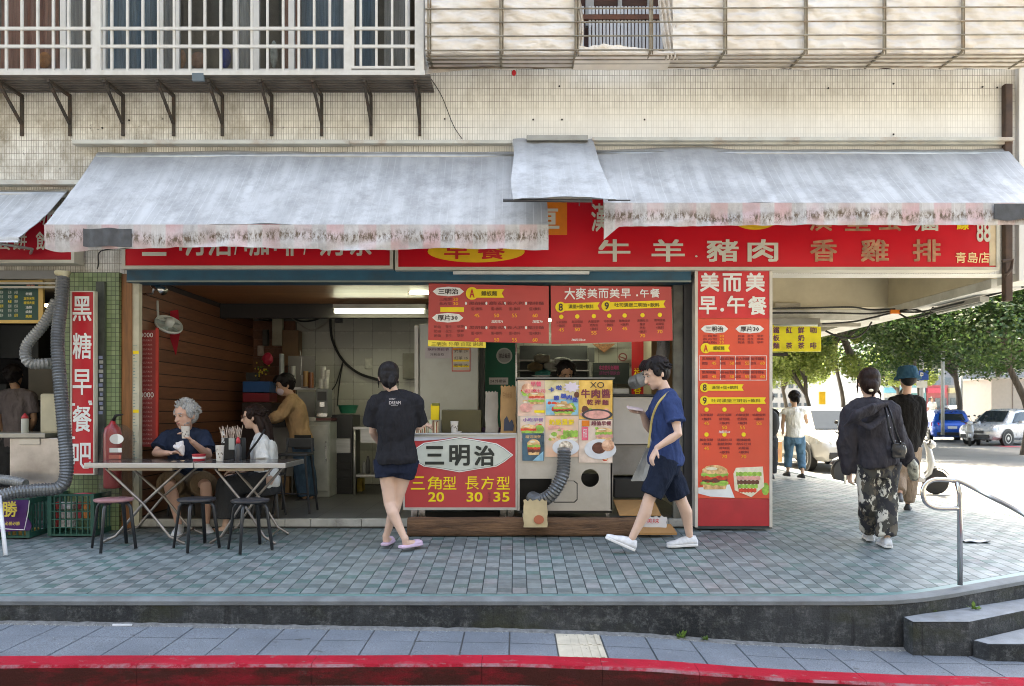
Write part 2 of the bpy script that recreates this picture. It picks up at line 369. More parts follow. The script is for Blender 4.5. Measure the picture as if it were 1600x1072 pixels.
for j in range(0, 134):
    for i in range(0, 125):
        q_ = j % 2; hx, hy = TW / 2, DEP[q_] / 2
        y = Y0T + (j // 2) * TP + (DEP[0] if q_ else 0) + hy - (TP / 2 if i % 2 else 0); x = X0T + i * TW
        if i % 2 and j == 0: y += 0
        if y > 22 or x > 5.6 or x < -6.3 or (y > 8.6 and x < 1.9): continue
        if y > 8.0 and -5.2 < x < 1.9: continue
        k = tilecol(i, j); jit = (random.random() - .5) * .0012; full = all(inside(x + a * hx, y + b * hy) for a in (-1, 1) for b in (-1, 1))
        if full and y < 6.28 and -3.5 < x < 2.6 and nsingle < 300:
            o = bpy.data.objects.new('tile', tile_me[k, q_]); COL.objects.link(o); o.location = (x, y, walkz(y) + jit); o.rotation_euler = (slope, 0, (random.random() - .5) * .010); attach(o, ground); nsingle += 1
        else:
            q = [(x - hx + .0028, y - hy + .0012), (x + hx - .0028, y - hy + .0012), (x + hx - .0028, y + hy - .0012), (x - hx + .0028, y + hy - .0012)]
            if not full:       # clip against the border line
                poly = [Vector(p) for p in q]
                for e in range(0, NE):
                    a, b_ = Vector(E3[e]), Vector(E3[e + 1]); d = b_ - a; nn = Vector((-d.y, d.x)).normalized(); out = []
                    if d.length < .01: continue
                    for s_ in range(len(poly)):
                        p, p2 = poly[s_], poly[(s_ + 1) % len(poly)]; dp, dq = (p - a).dot(nn), (p2 - a).dot(nn)
                        if dp >= .002: out.append(p)
                        if (dp >= .002) != (dq >= .002): out.append(p.lerp(p2, (dp - .002) / (dp - dq)))
                    poly = out
                    if len(poly) < 3: break
                if len(poly) < 3: continue
                q = [tuple(p) for p in poly]
            m_ = len(q); vs = [w3(p, -.005) for p in q] + [w3(p, jit) for p in q]
            rest.add(vs, [tuple(range(m_, 2 * m_))] + [(s_, (s_ + 1) % m_, (s_ + 1) % m_ + m_, s_ + m_) for s_ in range(m_)], k)
o = rest.build('tile_field', TCOL, ground); o['kind'] = 'stuff'
# ---- steps at the right corner
stepm = M('step_stone', (.19, .21, .235), .8, var=.2, vs=8, bump=.5, bs=90, dirt=.5, dcol=(.1, .1, .09))
def stepthing(pts, z, h):
    top = [(x, y, z) for x, y in pts]; bmz = [(x, y, z - h) for x, y in pts]; k = len(pts)
    a = MB().add(top + bmz, [(i, (i + 1) % k, (i + 1) % k + k, i + k) for i in range(k)]).build('step', conc); struct(a)
    ins = [(x, y, z) for x, y in pts]
    MB().prism([(x, y, z - .012) for x, y in pts], (0, 0, .014)).build('step_tread', stepm, a, bevel=.006)
    return a
stepthing([(2.67, 5.37), (3.05, 5.37), (3.7, 5.72), (5.2, 6.45), (6.6, 6.95), (5.9, 7.4), (5.4, 6.85), (4.0, 6.16), (3.0, 5.66), (2.67, 5.50)], .205, .3)
stepthing([(3.12, 5.27), (6.5, 5.25), (6.6, 6.9), (5.2, 6.44), (3.7, 5.71), (3.07, 5.36)], .085, .25)
# ---- lower pavement of 30 cm slabs, kerb of red stones
pave, n, l, b = nodes('grey_paver'); v = coords(n, l)
c = mix(n, l, rng(n, l, noi(n, l, v, 1.6, 7, .65), .35, .7), (.12, .145, .18), (.19, .22, .26))
c = mix(n, l, rng(n, l, noi(n, l, v, 130, 3), .45, .65), c, (.08, .09, .105)); c = mix(n, l, rng(n, l, noi(n, l, v, 11, 2, .4), .70, .74, 0, .8), c, (.06, .065, .07)); c = mix(n, l, rng(n, l, noi(n, l, v, 3, 9, .75), .52, .7, 0, .5), c, (.09, .10, .12)); l.new(c, b.inputs['Base Color']); b.inputs['Roughness'].default_value = .75
bumpn(n, l, b, noi(n, l, v, 160, 4), .35, .006)
tact = M('tactile_yellow', (.46, .42, .34), .7, var=.12, vs=12, dirt=.5, dcol=(.3, .28, .22), bump=.2)
def ky(x): return 4.93 - .058 * min(max(0, -x), 5)
mb = MB(); vs = []; xr = [-12 + i * .5 for i in range(38)]
for x in xr: vs += [(x, ky(x), lowz(x) - .008), (x, 5.52, lowz(x) - .006)]
mb.add(vs, [(2 * i, 2 * i + 2, 2 * i + 3, 2 * i + 1) for i in range(len(xr) - 1)])
low = struct(mb.build('pavement', M('paver_bed', (.07, .075, .08), .95, bump=.4, vs=20)))
PWX = .3075; px0 = .27
for i in range(-14, 18):
    for j in range(2):
        x = px0 + i * PWX; ya, yb = (ky(x) + .012, 5.205) if j == 0 else (5.21, 5.46)
        xa, xb = x + .004, x + PWX - .004; z0, z1 = lowz(xa), lowz(xb); jz = random.uniform(-.0015, .0015)
        if j == 0 or x < -2.2 or i % 1 == 0:
            mb = MB().add([(xa, ya, z0 - .01 + jz), (xb, ya, z1 - .01 + jz), (xb, yb, z1 - .01 + jz), (xa, yb, z0 - .01 + jz), (xa + .002, ya + .002, z0 + jz), (xb - .002, ya + .002, z1 + jz), (xb - .002, yb - .002, z1 + jz), (xa + .002, yb - .002, z0 + jz)],
                          [(4, 5, 6, 7), (0, 1, 5, 4), (1, 2, 6, 5), (2, 3, 7, 6), (3, 0, 4, 7)])
            o = mb.build('tactile_paver' if i == 0 else 'paver', tact if i == 0 else pave, low)
            if i == 0:
                m2 = MB(); zz = (z0 + z1) / 2 + jz
                for q in range(5): m2.prism([(xa + .035 + q * .056, ya + .012, zz - .003), (xa + .06 + q * .056, ya + .012, zz - .003), (xa + .06 + q * .056, yb - .012, zz - .003), (xa + .035 + q * .056, yb - .012, zz - .003)], (0, 0, .007))
                m2.build('guide_bar', tact, o, bevel=.002); COL.objects[-1].matrix_parent_inverse = Matrix.Identity(4)
# mortar fillet and grit against the wall
mb = MB().grid(lambda u, v: (-4.2 + 7.9 * u, 5.455 + .045 * v + .012 * noise.noise(Vector((u * 60, v, 0))) * (1 - v), lowz(-4.2 + 7.9 * u) - .002 + (.018 * v + .006 * noise.noise(Vector((u * 90, v * 6, 3)))) * (v > 0)), 300, 4)
mb.build('mortar_fillet', M('fillet', (.15, .155, .16), .95, var=.3, vs=30, bump=.8, bs=60, dirt=.7, dcol=(.10, .10, .10)), ground)
grit = M('grit', (.3, .31, .3), .95, var=.5, vs=60)
mb = MB(); random.seed(5)
for i in range(1500):
    x = random.uniform(-3.9, 3.6); y = 5.485 - abs(random.gauss(0, .022)); s_ = random.uniform(.002, .006); z = lowz(x) + .001
    mb.add([(x - s_, y, z), (x + s_, y - s_, z), (x + s_ * .3, y + s_, z), (x, y, z + s_)], [(0, 1, 3), (1, 2, 3), (2, 0, 3)])
for i in range(500):
    x = random.uniform(-3.9, 3.6); y = random.uniform(ky(x) + .02, 5.48); s_ = random.uniform(.0015, .004); z = lowz(x) + .002
    mb.add([(x - s_, y, z), (x + s_, y - s_, z), (x + s_ * .3, y + s_, z), (x, y, z + s_)], [(0, 1, 3), (1, 2, 3), (2, 0, 3)])
o = mb.build('grit', grit); o['kind'] = 'stuff'
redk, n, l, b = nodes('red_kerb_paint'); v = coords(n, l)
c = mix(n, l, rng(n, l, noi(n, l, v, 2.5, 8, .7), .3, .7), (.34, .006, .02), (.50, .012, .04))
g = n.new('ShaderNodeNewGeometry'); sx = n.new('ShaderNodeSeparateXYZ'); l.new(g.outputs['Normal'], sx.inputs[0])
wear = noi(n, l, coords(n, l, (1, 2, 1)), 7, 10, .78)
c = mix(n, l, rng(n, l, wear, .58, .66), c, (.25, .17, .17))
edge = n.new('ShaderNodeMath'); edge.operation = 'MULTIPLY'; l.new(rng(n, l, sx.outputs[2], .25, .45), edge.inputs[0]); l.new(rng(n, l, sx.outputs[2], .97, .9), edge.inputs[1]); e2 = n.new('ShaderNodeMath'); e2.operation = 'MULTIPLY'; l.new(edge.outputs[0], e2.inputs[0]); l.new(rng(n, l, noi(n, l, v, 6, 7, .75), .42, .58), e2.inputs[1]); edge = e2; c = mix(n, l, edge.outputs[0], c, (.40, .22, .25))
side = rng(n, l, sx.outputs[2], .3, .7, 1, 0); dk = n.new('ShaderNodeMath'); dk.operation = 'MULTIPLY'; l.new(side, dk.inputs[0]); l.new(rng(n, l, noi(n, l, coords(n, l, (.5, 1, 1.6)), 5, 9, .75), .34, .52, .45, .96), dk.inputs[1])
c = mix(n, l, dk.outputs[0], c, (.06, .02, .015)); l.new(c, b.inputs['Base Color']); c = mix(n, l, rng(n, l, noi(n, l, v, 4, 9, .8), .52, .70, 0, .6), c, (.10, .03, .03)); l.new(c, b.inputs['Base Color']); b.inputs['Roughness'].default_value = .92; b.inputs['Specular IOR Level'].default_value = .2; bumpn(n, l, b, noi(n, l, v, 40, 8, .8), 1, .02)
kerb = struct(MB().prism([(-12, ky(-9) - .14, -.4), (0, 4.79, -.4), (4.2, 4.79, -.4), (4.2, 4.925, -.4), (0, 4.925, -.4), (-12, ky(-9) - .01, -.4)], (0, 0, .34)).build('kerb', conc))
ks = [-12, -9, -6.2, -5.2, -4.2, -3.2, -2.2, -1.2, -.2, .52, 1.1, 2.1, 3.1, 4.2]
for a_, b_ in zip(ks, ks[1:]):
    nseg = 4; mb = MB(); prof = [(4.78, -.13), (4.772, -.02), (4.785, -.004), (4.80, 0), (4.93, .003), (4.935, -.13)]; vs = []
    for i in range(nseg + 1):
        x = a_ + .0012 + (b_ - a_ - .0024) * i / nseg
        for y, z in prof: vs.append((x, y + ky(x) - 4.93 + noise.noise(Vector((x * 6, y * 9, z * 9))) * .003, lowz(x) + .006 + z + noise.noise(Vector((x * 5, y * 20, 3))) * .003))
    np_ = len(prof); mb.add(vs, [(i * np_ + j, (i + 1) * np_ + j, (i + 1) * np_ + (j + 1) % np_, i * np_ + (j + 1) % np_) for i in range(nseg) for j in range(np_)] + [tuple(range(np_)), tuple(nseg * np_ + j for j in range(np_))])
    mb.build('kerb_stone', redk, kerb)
# ================================================================ THE BUILDING
FW = 7.9
wt, n, l, b = nodes('cream_mosaic'); v = coords(n, l, swap=True)
br = n.new('ShaderNodeTexBrick'); br.offset = 0; br.squash = 1; l.new(v, br.inputs['Vector']); br.inputs['Scale'].default_value = 1
br.inputs['Mortar Size'].default_value = .0022; br.inputs['Brick Width'].default_value = .0242; br.inputs['Row Height'].default_value = .064; br.inputs['Mortar Smooth'].default_value = .2
br.inputs['Color1'].default_value = (.70, .68, .63, 1); br.inputs['Color2'].default_value = (.80, .78, .73, 1); br.inputs['Mortar'].default_value = (.22, .19, .145, 1)
tc = n.new('ShaderNodeTexCoord'); sx = n.new('ShaderNodeSeparateXYZ'); l.new(tc.outputs['Object'], sx.inputs[0])
mv = noi(n, l, coords(n, l), 5, 6, .7); l.new(mix(n, l, rng(n, l, mv, .35, .65), (.10, .085, .065), (.42, .39, .33)), br.inputs['Mortar'])
leftness = rng(n, l, sx.outputs[0], -1.2, -3.6)          # the left end of the wall is the dirtiest
lowness = rng(n, l, sx.outputs[2], 4.45, 4.05)
d1 = rng(n, l, noi(n, l, coords(n, l, (1, 1, .6)), 2.2, 9, .75), .44, .66); dm = n.new('ShaderNodeMath'); dm.operation = 'MULTIPLY'; l.new(d1, dm.inputs[0]); l.new(rng(n, l, leftness, 0, 1, .35, .95), dm.inputs[1])
c = mix(n, l, dm.outputs[0], br.outputs[0], (.20, .165, .11))
blk = rng(n, l, noi(n, l, coords(n, l, (1, 1, 1)), 9, 10, .8), .60, .68); bl = n.new('ShaderNodeMath'); bl.operation = 'MULTIPLY'; l.new(blk, bl.inputs[0]); l.new(leftness, bl.inputs[1])
c = mix(n, l, bl.outputs[0], c, (.04, .035, .03))
c = mix(n, l, rng(n, l, noi(n, l, coords(n, l, (5, 5, .25)), 2.4, 6, .7), .55, .75, 0, .45), c, (.28, .24, .18))
# paler washed band at the right, warm stain under the ledges
wash = n.new('ShaderNodeMath'); wash.operation = 'MULTIPLY'; l.new(rng(n, l, sx.outputs[0], -.9, .3), wash.inputs[0]); l.new(rng(n, l, sx.outputs[2], 4.75, 4.5), wash.inputs[1])
wa2 = n.new('ShaderNodeMath'); wa2.operation = 'MULTIPLY'; l.new(wash.outputs[0], wa2.inputs[0]); wa2.inputs[1].default_value = .6
c = mix(n, l, wa2.outputs[0], c, (.80, .79, .76)); l.new(c, b.inputs['Base Color']); b.inputs['Roughness'].default_value = .45
inv = n.new('ShaderNodeMath'); inv.operation = 'SUBTRACT'; inv.inputs[0].default_value = 1; l.new(br.outputs['Fac'], inv.inputs[1]); bumpn(n, l, b, inv.outputs[0], .35, .002)
green = tilemat('green_mosaic', (.15, .215, .10), (.23, .30, .15), (.05, .065, .035), .045, .045, .003, .35, .9, (.03, .035, .02), dscale=2.5)
cream = M('cream_paint', (.58, .52, .40), .8, var=.08, vs=1.5, dirt=.35, dcol=(.3, .24, .16), bump=.1)
white_col = M('grey_white_render', (.68, .67, .64), .8, var=.06, vs=2, dirt=.2, dcol=(.4, .38, .33))
bld = thing('corner_building', 'cream mosaic tiled corner building with barred upper windows over the breakfast shop', 'building', (-3, 8.5, .45))
ZT = 30.0  # height out of view, raised so the shadow covers the street
zb = PZ(428, FW)
mb = MB(); mb.box(-12, -.8, FW, FW + .25, zb, 4.95); mb.box(-.8, 4.94, FW, FW + .25, zb, 4.992); mb.box(-12, 4.94, FW, FW + .25, 6.9, ZT); mb.box(-.93, -.80, FW, FW + .25, 4.95, 6.9); mb.box(4.6, 4.94, FW, FW + .25, 4.993, 6.9)
mb.build('facade_wall', wt, bld)
rm = M('upper_room', (.30, .28, .25), .9); rf = MB(); rf.box(-12, 4.94, FW + .25, 11, 4.75, 4.93); rf.box(-12, 4.94, FW + .25, 11, 6.9, 7.0); rf.box(-12, 4.94, 11, 11.1, 4.75, 7); rf.box(-.93, -.8, FW + .25, 11, 4.93, 6.9)
rf.build('upper_room', rm, bld)
MB().box(4.94, 5.24, FW - .06, FW + .3, PZ(440, FW), ZT).build('corner_column', white_col, bld)
MB().box(4.94, 5.24, FW + .3, 30, PZ(480, 10.6), ZT).build('side_wall', cream, bld)
MB().box(-12, 5.235, FW + .25, 30, ZT - .2, ZT - .003).build('roof_slab', cream, bld)
MB().box(-12, 4.93, 11.75, 29.9, 3.76, ZT - .25).build('rear_block', cream, bld)  # unseen solid rear, added to stop sun leaking into the shop
MB().box(-12, 1.77, 11.75, 29.9, -.1, 3.75).build('rear_block', cream, bld)
# soffit grid of the arcade
MB().box(1.8, 4.94, 10.6, 10.9, PZ(480, 10.6), 3.6).build('cross_beam', cream, bld)
MB().box(1.8, 4.94, FW + .25, 30, 3.6, 3.75).build('arcade_ceiling', cream, bld)
MB().box(1.8, 4.94, 10.85, 11.2, PZ(500, 10.85), PZ(480, 10.6) - .003).build('beam_casing', M('white_beam', (.62, .62, .6), .6, dirt=.3), bld)
MB().box(4.94, 5.3, 8.3, 30, PZ(480, 10.6) - .10, PZ(480, 10.6) - .003).build('beam_edge', M('white_beam', (.6, .6, .6)), bld)
# inner wall right of the shop and pillars
MB().box(1.78, 1.92, FW + .2, 30, .4, 3.6).build('inner_wall', cream, bld)
MB().box(1.80, 2.5, FW + .17, FW + .8, .4, zb).build('pillar', cream, bld)
MB().box(PX(106, 7.9), PX(192, 7.9), 7.82, 8.3, .4, zb + .002).build('green_pillar', green, bld)
# ledge above the awnings
led = M('ledge_metal', (.5, .5, .46), .5, var=.15, vs=4, dirt=.8, dcol=(.28, .12, .04))
for (xa, xb, ya, yb, dd) in ((112, 545, 218, 224.5, .10), (545, 800, 217.5, 223, .08), (925, 1585, 214, 219.5, .1)):
    MB().box(PX(xa, 7.8), PX(xb, 7.8), FW - dd, FW, PZ(yb, 7.8), PZ(ya, 7.8)).build('ledge', led, bld, bevel=.004)
MB().box(PX(925, 7.85), PX(1582, 7.85), FW - .06, FW, PZ(226, 7.85), PZ(221, 7.85)).build('ledge', led, bld)
MB().box(-7, PX(150, 7.85), FW - .1, FW, PZ(288, 7.8), PZ(281, 7.8)).build('ledge', led, bld)
MB().pbox(1571, 130, 1583, 470, 7.83, .07).build('downpipe', M('rust_pipe', (.06, .035, .025), .7, var=.4, vs=10, dirt=.5, dcol=(.12, .06, .03)), bld, bevel=.01)
# anchor holes in the wall
for (x, y) in ((874, 135), (833, 187), (878, 187), (1007, 187), (695, 186), (1294, 138), (1396, 131), (1535, 136), (1558, 137), (1396, 210), (202, 188), (160, 30 + 170)):
    MB().lathe(P(x, y, FW - .004), [(.009, 0), (.009, .006)], 8, rot=Matrix.Rotation(R(90), 4, 'X').to_3x3()).build('anchor_hole', M('hole', (.02, .015, .01)), bld)
# -------- upper windows (left) behind the white grille
alu = M('white_aluminium', (.60, .58, .54), .45, var=.07, vs=5, dirt=.25, dcol=(.35, .3, .22))
glassd, n, l, b = nodes('window_glass'); b.inputs['Base Color'].default_value = (.03, .035, .035, 1); b.inputs['Roughness'].default_value = .05; b.inputs['Specular IOR Level'].default_value = .5
b.inputs['Alpha'].default_value = .28
WD = 8.0
def curtain(x0, x1, mat, amp=.03, y=8.12, z0=None, z1=None):
    a, c = PX(x0, y), PX(x1, y); z0 = z0 or PZ(112, y); z1 = z1 or 6.2; k = max(16, int((c - a) * 60))
    MB().grid(lambda u, v: (a + (c - a) * u, y + amp * math.sin(u * (c - a) * 46 + math.sin(v * 3)) + .008 * math.sin(u * 91), z0 + (z1 - z0) * v), k, 4).build('curtain', mat, bld, smooth=True)
brownc = M('brown_curtain', (.42, .20, .14), .9, var=.3, vs=10, stretch=(6, 6, .3)); bluec = M('blue_curtain', (.20, .29, .36), .9, var=.3, vs=10, stretch=(6, 6, .3))
greyc = M('grey_curtain', (.42, .42, .40), .9, var=.25, vs=10, stretch=(6, 6, .3)); whitec = M('white_curtain', (.5, .5, .47), .9, var=.2, vs=10, stretch=(6, 6, .3))
for a_, c_, m_ in ((0, 92, brownc), (103, 132, whitec), (160, 248, bluec), (372, 392, whitec), (470, 545, bluec), (556, 590, bluec), (440, 470, brownc), (600, 640, greyc), (250, 275, greyc)):
    curtain(a_, c_, m_)
for a_, c_ in ((-160, -60), (-50, 98), (98, 146), (160, 250), (250, 275), (275, 368), (368, 400), (400, 455), (455, 545), (545, 640)):
    mb = MB(); D = 7.93; xa, xb, z0, z1 = PX(a_, D), PX(c_, D), 4.96, 6.88; t = .028
    mb.box(xa, xa + t, D, D + .05, z0, z1); mb.box(xb - t, xb, D, D + .05, z0, z1); mb.box(xa + t, xb - t, D, D + .05, z0, z0 + .05); mb.box(xa + t, xb - t, D, D + .05, z1 - .05, z1)
    fr = mb.build('window', alu, bld)
    g = MB().box(xa + t, xb - t, D + .02, D + .026, z0 + .05, z1 - .05).build('pane', glassd); attach2(g, fr)
# things standing on the sill inside
for (x, y0, w_, c_) in ((70, 84, 22, (.5, .2, .05)), (283, 80, 16, (.5, .28, .15)), (310, 84, 26, (.4, .22, .14)), (352, 78, 18, (.03, .04, .25)), (428, 66, 12, (.5, .55, .5))):
    MB().sph(P(x, (y0 + 104) / 2, 8.08), w_ * 8.08 / F / 2, .03, (104 - y0) * 8.08 / F / 2 + .02, 10, 6).build('sill_clutter', M('clutter%d' % x, c_, .8, var=.3, vs=20), bld, smooth=True)
# -------- white security grille
gr = thing('security_grille', 'white metal security grille boxing in the upper left windows', 'window grille', P(330, 113, 7.5))
barm = M('grille_white', (.56, .54, .50), .4, var=.08, vs=14, dirt=.3, dcol=(.4, .34, .26))
GD = 7.5
def gbar(x0, x1, y0, y1, d=GD, dep=.022, nm='bar'):
    return MB().box(PX(x0, d), PX(x1, d), d, d + dep, PZ(y1, d), PZ(y0, d)).build(nm, barm, gr)
for x in [-45, -20, 9, 33.5, 58, 82.5, 106.5, 131]: gbar(x - 1.75, x + 1.75, -150, 110)
for x in [174, 198.5, 222.5, 247, 271.5, 296, 319.5, 344.5, 369, 393, 417.5, 442, 466.5, 490.5, 515]: gbar(x - 1.75, x + 1.75, -150, 110)
for x in [563.5, 588, 612.5, 635]: gbar(x - 1.75, x + 1.75, -150, 104)
for x0, x1 in ((144, 157), (537, 549), (648, 662)): gbar(x0, x1, -150, 111, GD - .012, .045, 'post')
for y in (44, 72): gbar(-60, 648, y - 2.3, y + 2.3, GD - .008, .02, 'rail')
gbar(-60, 664, 110, 117, GD - .014, .05, 'rail')
gbar(549, 648, 103, 107, GD - .01, .03, 'rail'); gbar(549, 553, -100, 103, GD - .01, .03, 'post'); 
for k_ in range(4):    # side of the cage
    xx = PX(655, GD); yy = GD + .06 + k_ * .09; MB().box(xx, xx + .02, yy, yy + .02, PZ(112, GD), 6.4).build('bar', barm, gr)
for y in (44, 72): xx = PX(655, GD); MB().box(xx - .004, xx + .026, GD + .03, FW, PZ(y + 2, GD), PZ(y - 2, GD)).build('rail', barm, gr)
tray = M('tray_steel', (.14, .125, .11), .6, var=.25, vs=5, dirt=.5, dcol=(.10, .055, .03))
MB().box(-7, PX(672, GD), GD - .01, FW - .002, PZ(118.5, GD), PZ(116.5, GD)).build('tray', tray, gr)
for k_ in range(6):
    yy = GD + .05 + k_ * .06; MB().box(-7, PX(672, GD), yy, yy + .012, PZ(118.5, GD) - .012, PZ(118.5, GD) - .001).build('tray_rib', tray, gr)
brm = M('bracket_iron', (.045, .038, .032), .7, var=.4, vs=20, dirt=.6, dcol=(.12, .05, .02))
for x in (-50, 35, 110, 193, 272, 348, 425, 503, 580, 656):
    X = PX(x, FW); zt = PZ(120, GD) - .012; z0 = PZ(213, FW); mb = MB()
    mb.box(X - .014, X + .014, FW - .02, FW - .001, z0, zt); mb.box(X - .013, X + .013, GD + .02, FW - .021, zt - .028, zt)
    mb.obox((X, (GD + .04 + FW - .02) / 2, (zt - .03 + z0 + .12) / 2), (.012, 0, 0), Vector((0, (FW - .02 - GD - .04) / 2, -(zt - .03 - z0 - .12) / 2)), Vector((0, .008, .008)))
    mb.build('bracket', brm, gr)
MB().pbox(300, 114, 318, 126, GD - .015, .03).build('clamp', M('clamp', (.1, .13, .15), .5), gr)
# -------- balcony: brown back wall, white balusters, pipe cage, tarpaulin
MB().box(-.8, 4.6, 8.5, 8.6, 4.93, 6.9).build('balcony_wall', M('brown_wood_wall', (.10, .045, .03), .7, var=.3, vs=4, stretch=(1, 1, 5)), bld)
for (x0, x1) in ((915, 928), (966, 972), (1012, 1020), (1046, 1062)):
    MB().pbox(x0, -40, x1, 40, 8.4, .05).build('window_frame', M('pale_frame', (.4, .38, .35), .6), bld)
for k_ in range(26):
    x = 905 + k_ * 5.6
    if 914 < x < 919: continue
    for (y0, y1) in ((10, 22), (31, 78)): MB().pbox(x - 1.9, y0, x + 1.9, y1, 8.2, .02).build('baluster', M('baluster_white', (.62, .62, .62), .5), bld)
MB().pbox(900, 22.5, 1062, 30, 8.19, .04).build('balcony_handrail', M('rust_rail', (.16, .06, .03), .7, var=.3), bld)
MB().pbox(898, 78, 1064, 90, 8.18, .06).build('balcony_kerb', M('kerb_grey', (.28, .28, .27), .8), bld)
cg = thing('balcony_cage', 'rusty pipe cage bowed round the upper right balcony', 'balcony cage', P(1130, 105, 7.5))
pip = M('cage_pipe', (.24, .21, .16), .5, metal=.1, var=.3, vs=12, dirt=.7, dcol=(.20, .10, .04))
PD = 7.42
for x in (669, 782, 899.5, 1016, 1132, 1258, 1381, 1504, 1618):
    X = PX(x, PD); pts = [(X, PD, 6.6), (X, PD, PZ(78, PD))] + [(X, PD + .40 * t, PZ(78, PD) - .018 + .02 * t) for t in (.06, .3, .6, 1)]
    MB().tube(pts, .0125, 8).build('upright', pip, cg, smooth=True)
    MB().tube([(X + .022, PD + .01, 6.6), (X + .022, PD + .01, PZ(84, PD))], .007, 6).build('tie_rod', pip, cg, smooth=True)
for y in (-30, -7.5, 14, 35.5, 57, 79): MB().tube([P(664, y, PD - .012), P(1640, y - 3.2, PD - .012)], .0075, 6).build('rail', pip, cg, smooth=True)
for t in (.15, .38, .62, .88): MB().tube([(PX(664, PD), PD + .4 * t, PZ(78, PD) - .035 + .02 * t), (PX(1640, PD), PD + .4 * t, PZ(76, PD) - .035 + .02 * t)], .007, 6).build('rail', pip, cg, smooth=True)
tarpm, n, l, b = nodes('cream_tarpaulin'); v = coords(n, l)
c = mix(n, l, rng(n, l, noi(n, l, v, 1.6, 6), .3, .7), (.72, .64, .56), (.80, .76, .71)); c = mix(n, l, rng(n, l, noi(n, l, coords(n, l, (1, 1, .6)), 1.7, 4, .5), .55, .8, 0, .4), c, (.50, .40, .30))
l.new(c, b.inputs['Base Color']); b.inputs['Roughness'].default_value = .55
bumpn(n, l, b, noi(n, l, coords(n, l, (1.3, 1.3, 2.6)), 3.2, 2.5, .45), 1, .09)
tp = thing('balcony_tarpaulin', 'cream tarpaulin laced inside the pipe cage with a torn gap showing balusters', 'tarpaulin', P(1130, 100, 7.6))
def tarp(x0, x1, gap, nm='sheet'):
    pos = [669, 782, 899.5, 1016, 1132, 1258, 1381, 1504, 1618]
    def fn(u, v):
        x = x0 + (x1 - x0) * u; zlo = PZ(79, PD) - .005; z = zlo + (6.6 - zlo) * max(0, v - .1) ** 1.25; zz = (z - PZ(88, PD)) / .21
        bul = .9 * abs(math.sin(math.pi * ((z - PZ(79, PD)) / .1277))) ** .7 * .026
        span = min(abs(x - p) for p in pos) / 60; bul2 = min(1, span) * .025
        d = PD + .052 - bul * .9 - bul2 * .6 + .012 * math.sin((x - min(pos, key=lambda p: abs(x - p))) * .12 + z * 38) * math.exp(-span) + .02 * noise.noise(Vector((x * .02, z * 7, 1))) + .02 * noise.noise(Vector((x * .05 + z * 3, z * 2, 5)))
        if v < .1: t = 1 - v / .1; d += .40 * t; z += .018 * t + .012 * noise.noise(Vector((x * .03, t * 3, 8)))
        return (PX(x, PD) , d, z)
    k = int((x1 - x0) / 3); MB().grid(fn, k, 90).build(nm, tarpm, tp, smooth=True)
tarp(664, 902, 0); tarp(1052, 1640, 0)
# strip below the gap and the bunched edge beside it
MB().grid(lambda u, v: (PX(900 + 154 * u, PD), PD + .03 + .36 * (1 - min(1, v * 1.6)) + .015 * noise.noise(Vector((u * 9, v * 5, 2))), PZ(80, PD) - .01 + (.055 + .03 * math.sin(u * 5) + .02 * noise.noise(Vector((u * 12, 0, 0)))) * max(0, v - .6) * 2.5), 60, 14).build('lower_strip', tarpm, tp, smooth=True)
MB().grid(lambda u, v: (PX(1062 - 30 * v * (1 - u * .2) * (1 - v * .1) - 12 * (1 - v), PD) - .05 + .12 * u, PD + .06 + .03 * math.sin(u * 22 + v * 4), PZ(88, PD) + .75 * v), 26, 14).build('bunched_edge', tarpm, tp, smooth=True)
MB().grid(lambda u, v: (PX(900 + 8 * u + 5 * math.sin(v * 5), PD), PD + .05 + .02 * math.sin(u * 14 + v * 4), PZ(84, PD) + .8 * v), 12, 14).build('torn_edge', tarpm, tp, smooth=True)
MB().grid(lambda u, v: (PX(668 + 118 * u, 7.8), 7.78 + .03 * v, PZ(117 - 12 * u - (13 - 10 * u) * v, 7.8)), 12, 3).build('loose_corner', tarpm, tp, smooth=True)
tag(MB().tube(smoothpath([P(672, 121, 7.88), P(690, 150, 7.87), P(708, 195, 7.87), P(722, 217, 7.86)], 6), .004, 6).build('cable', M('black_cable', (.02, .02, .02), .6)), 'thin black cable hanging diagonally across the cream mosaic wall', 'cable')
tag(MB().sph(P(803, 114, 7.8), .022, .01, .03, 8, 6).build('red_rag', M('red_rag', (.5, .02, .03), .9)), 'small red rag caught under the tarpaulin edge', 'rag')
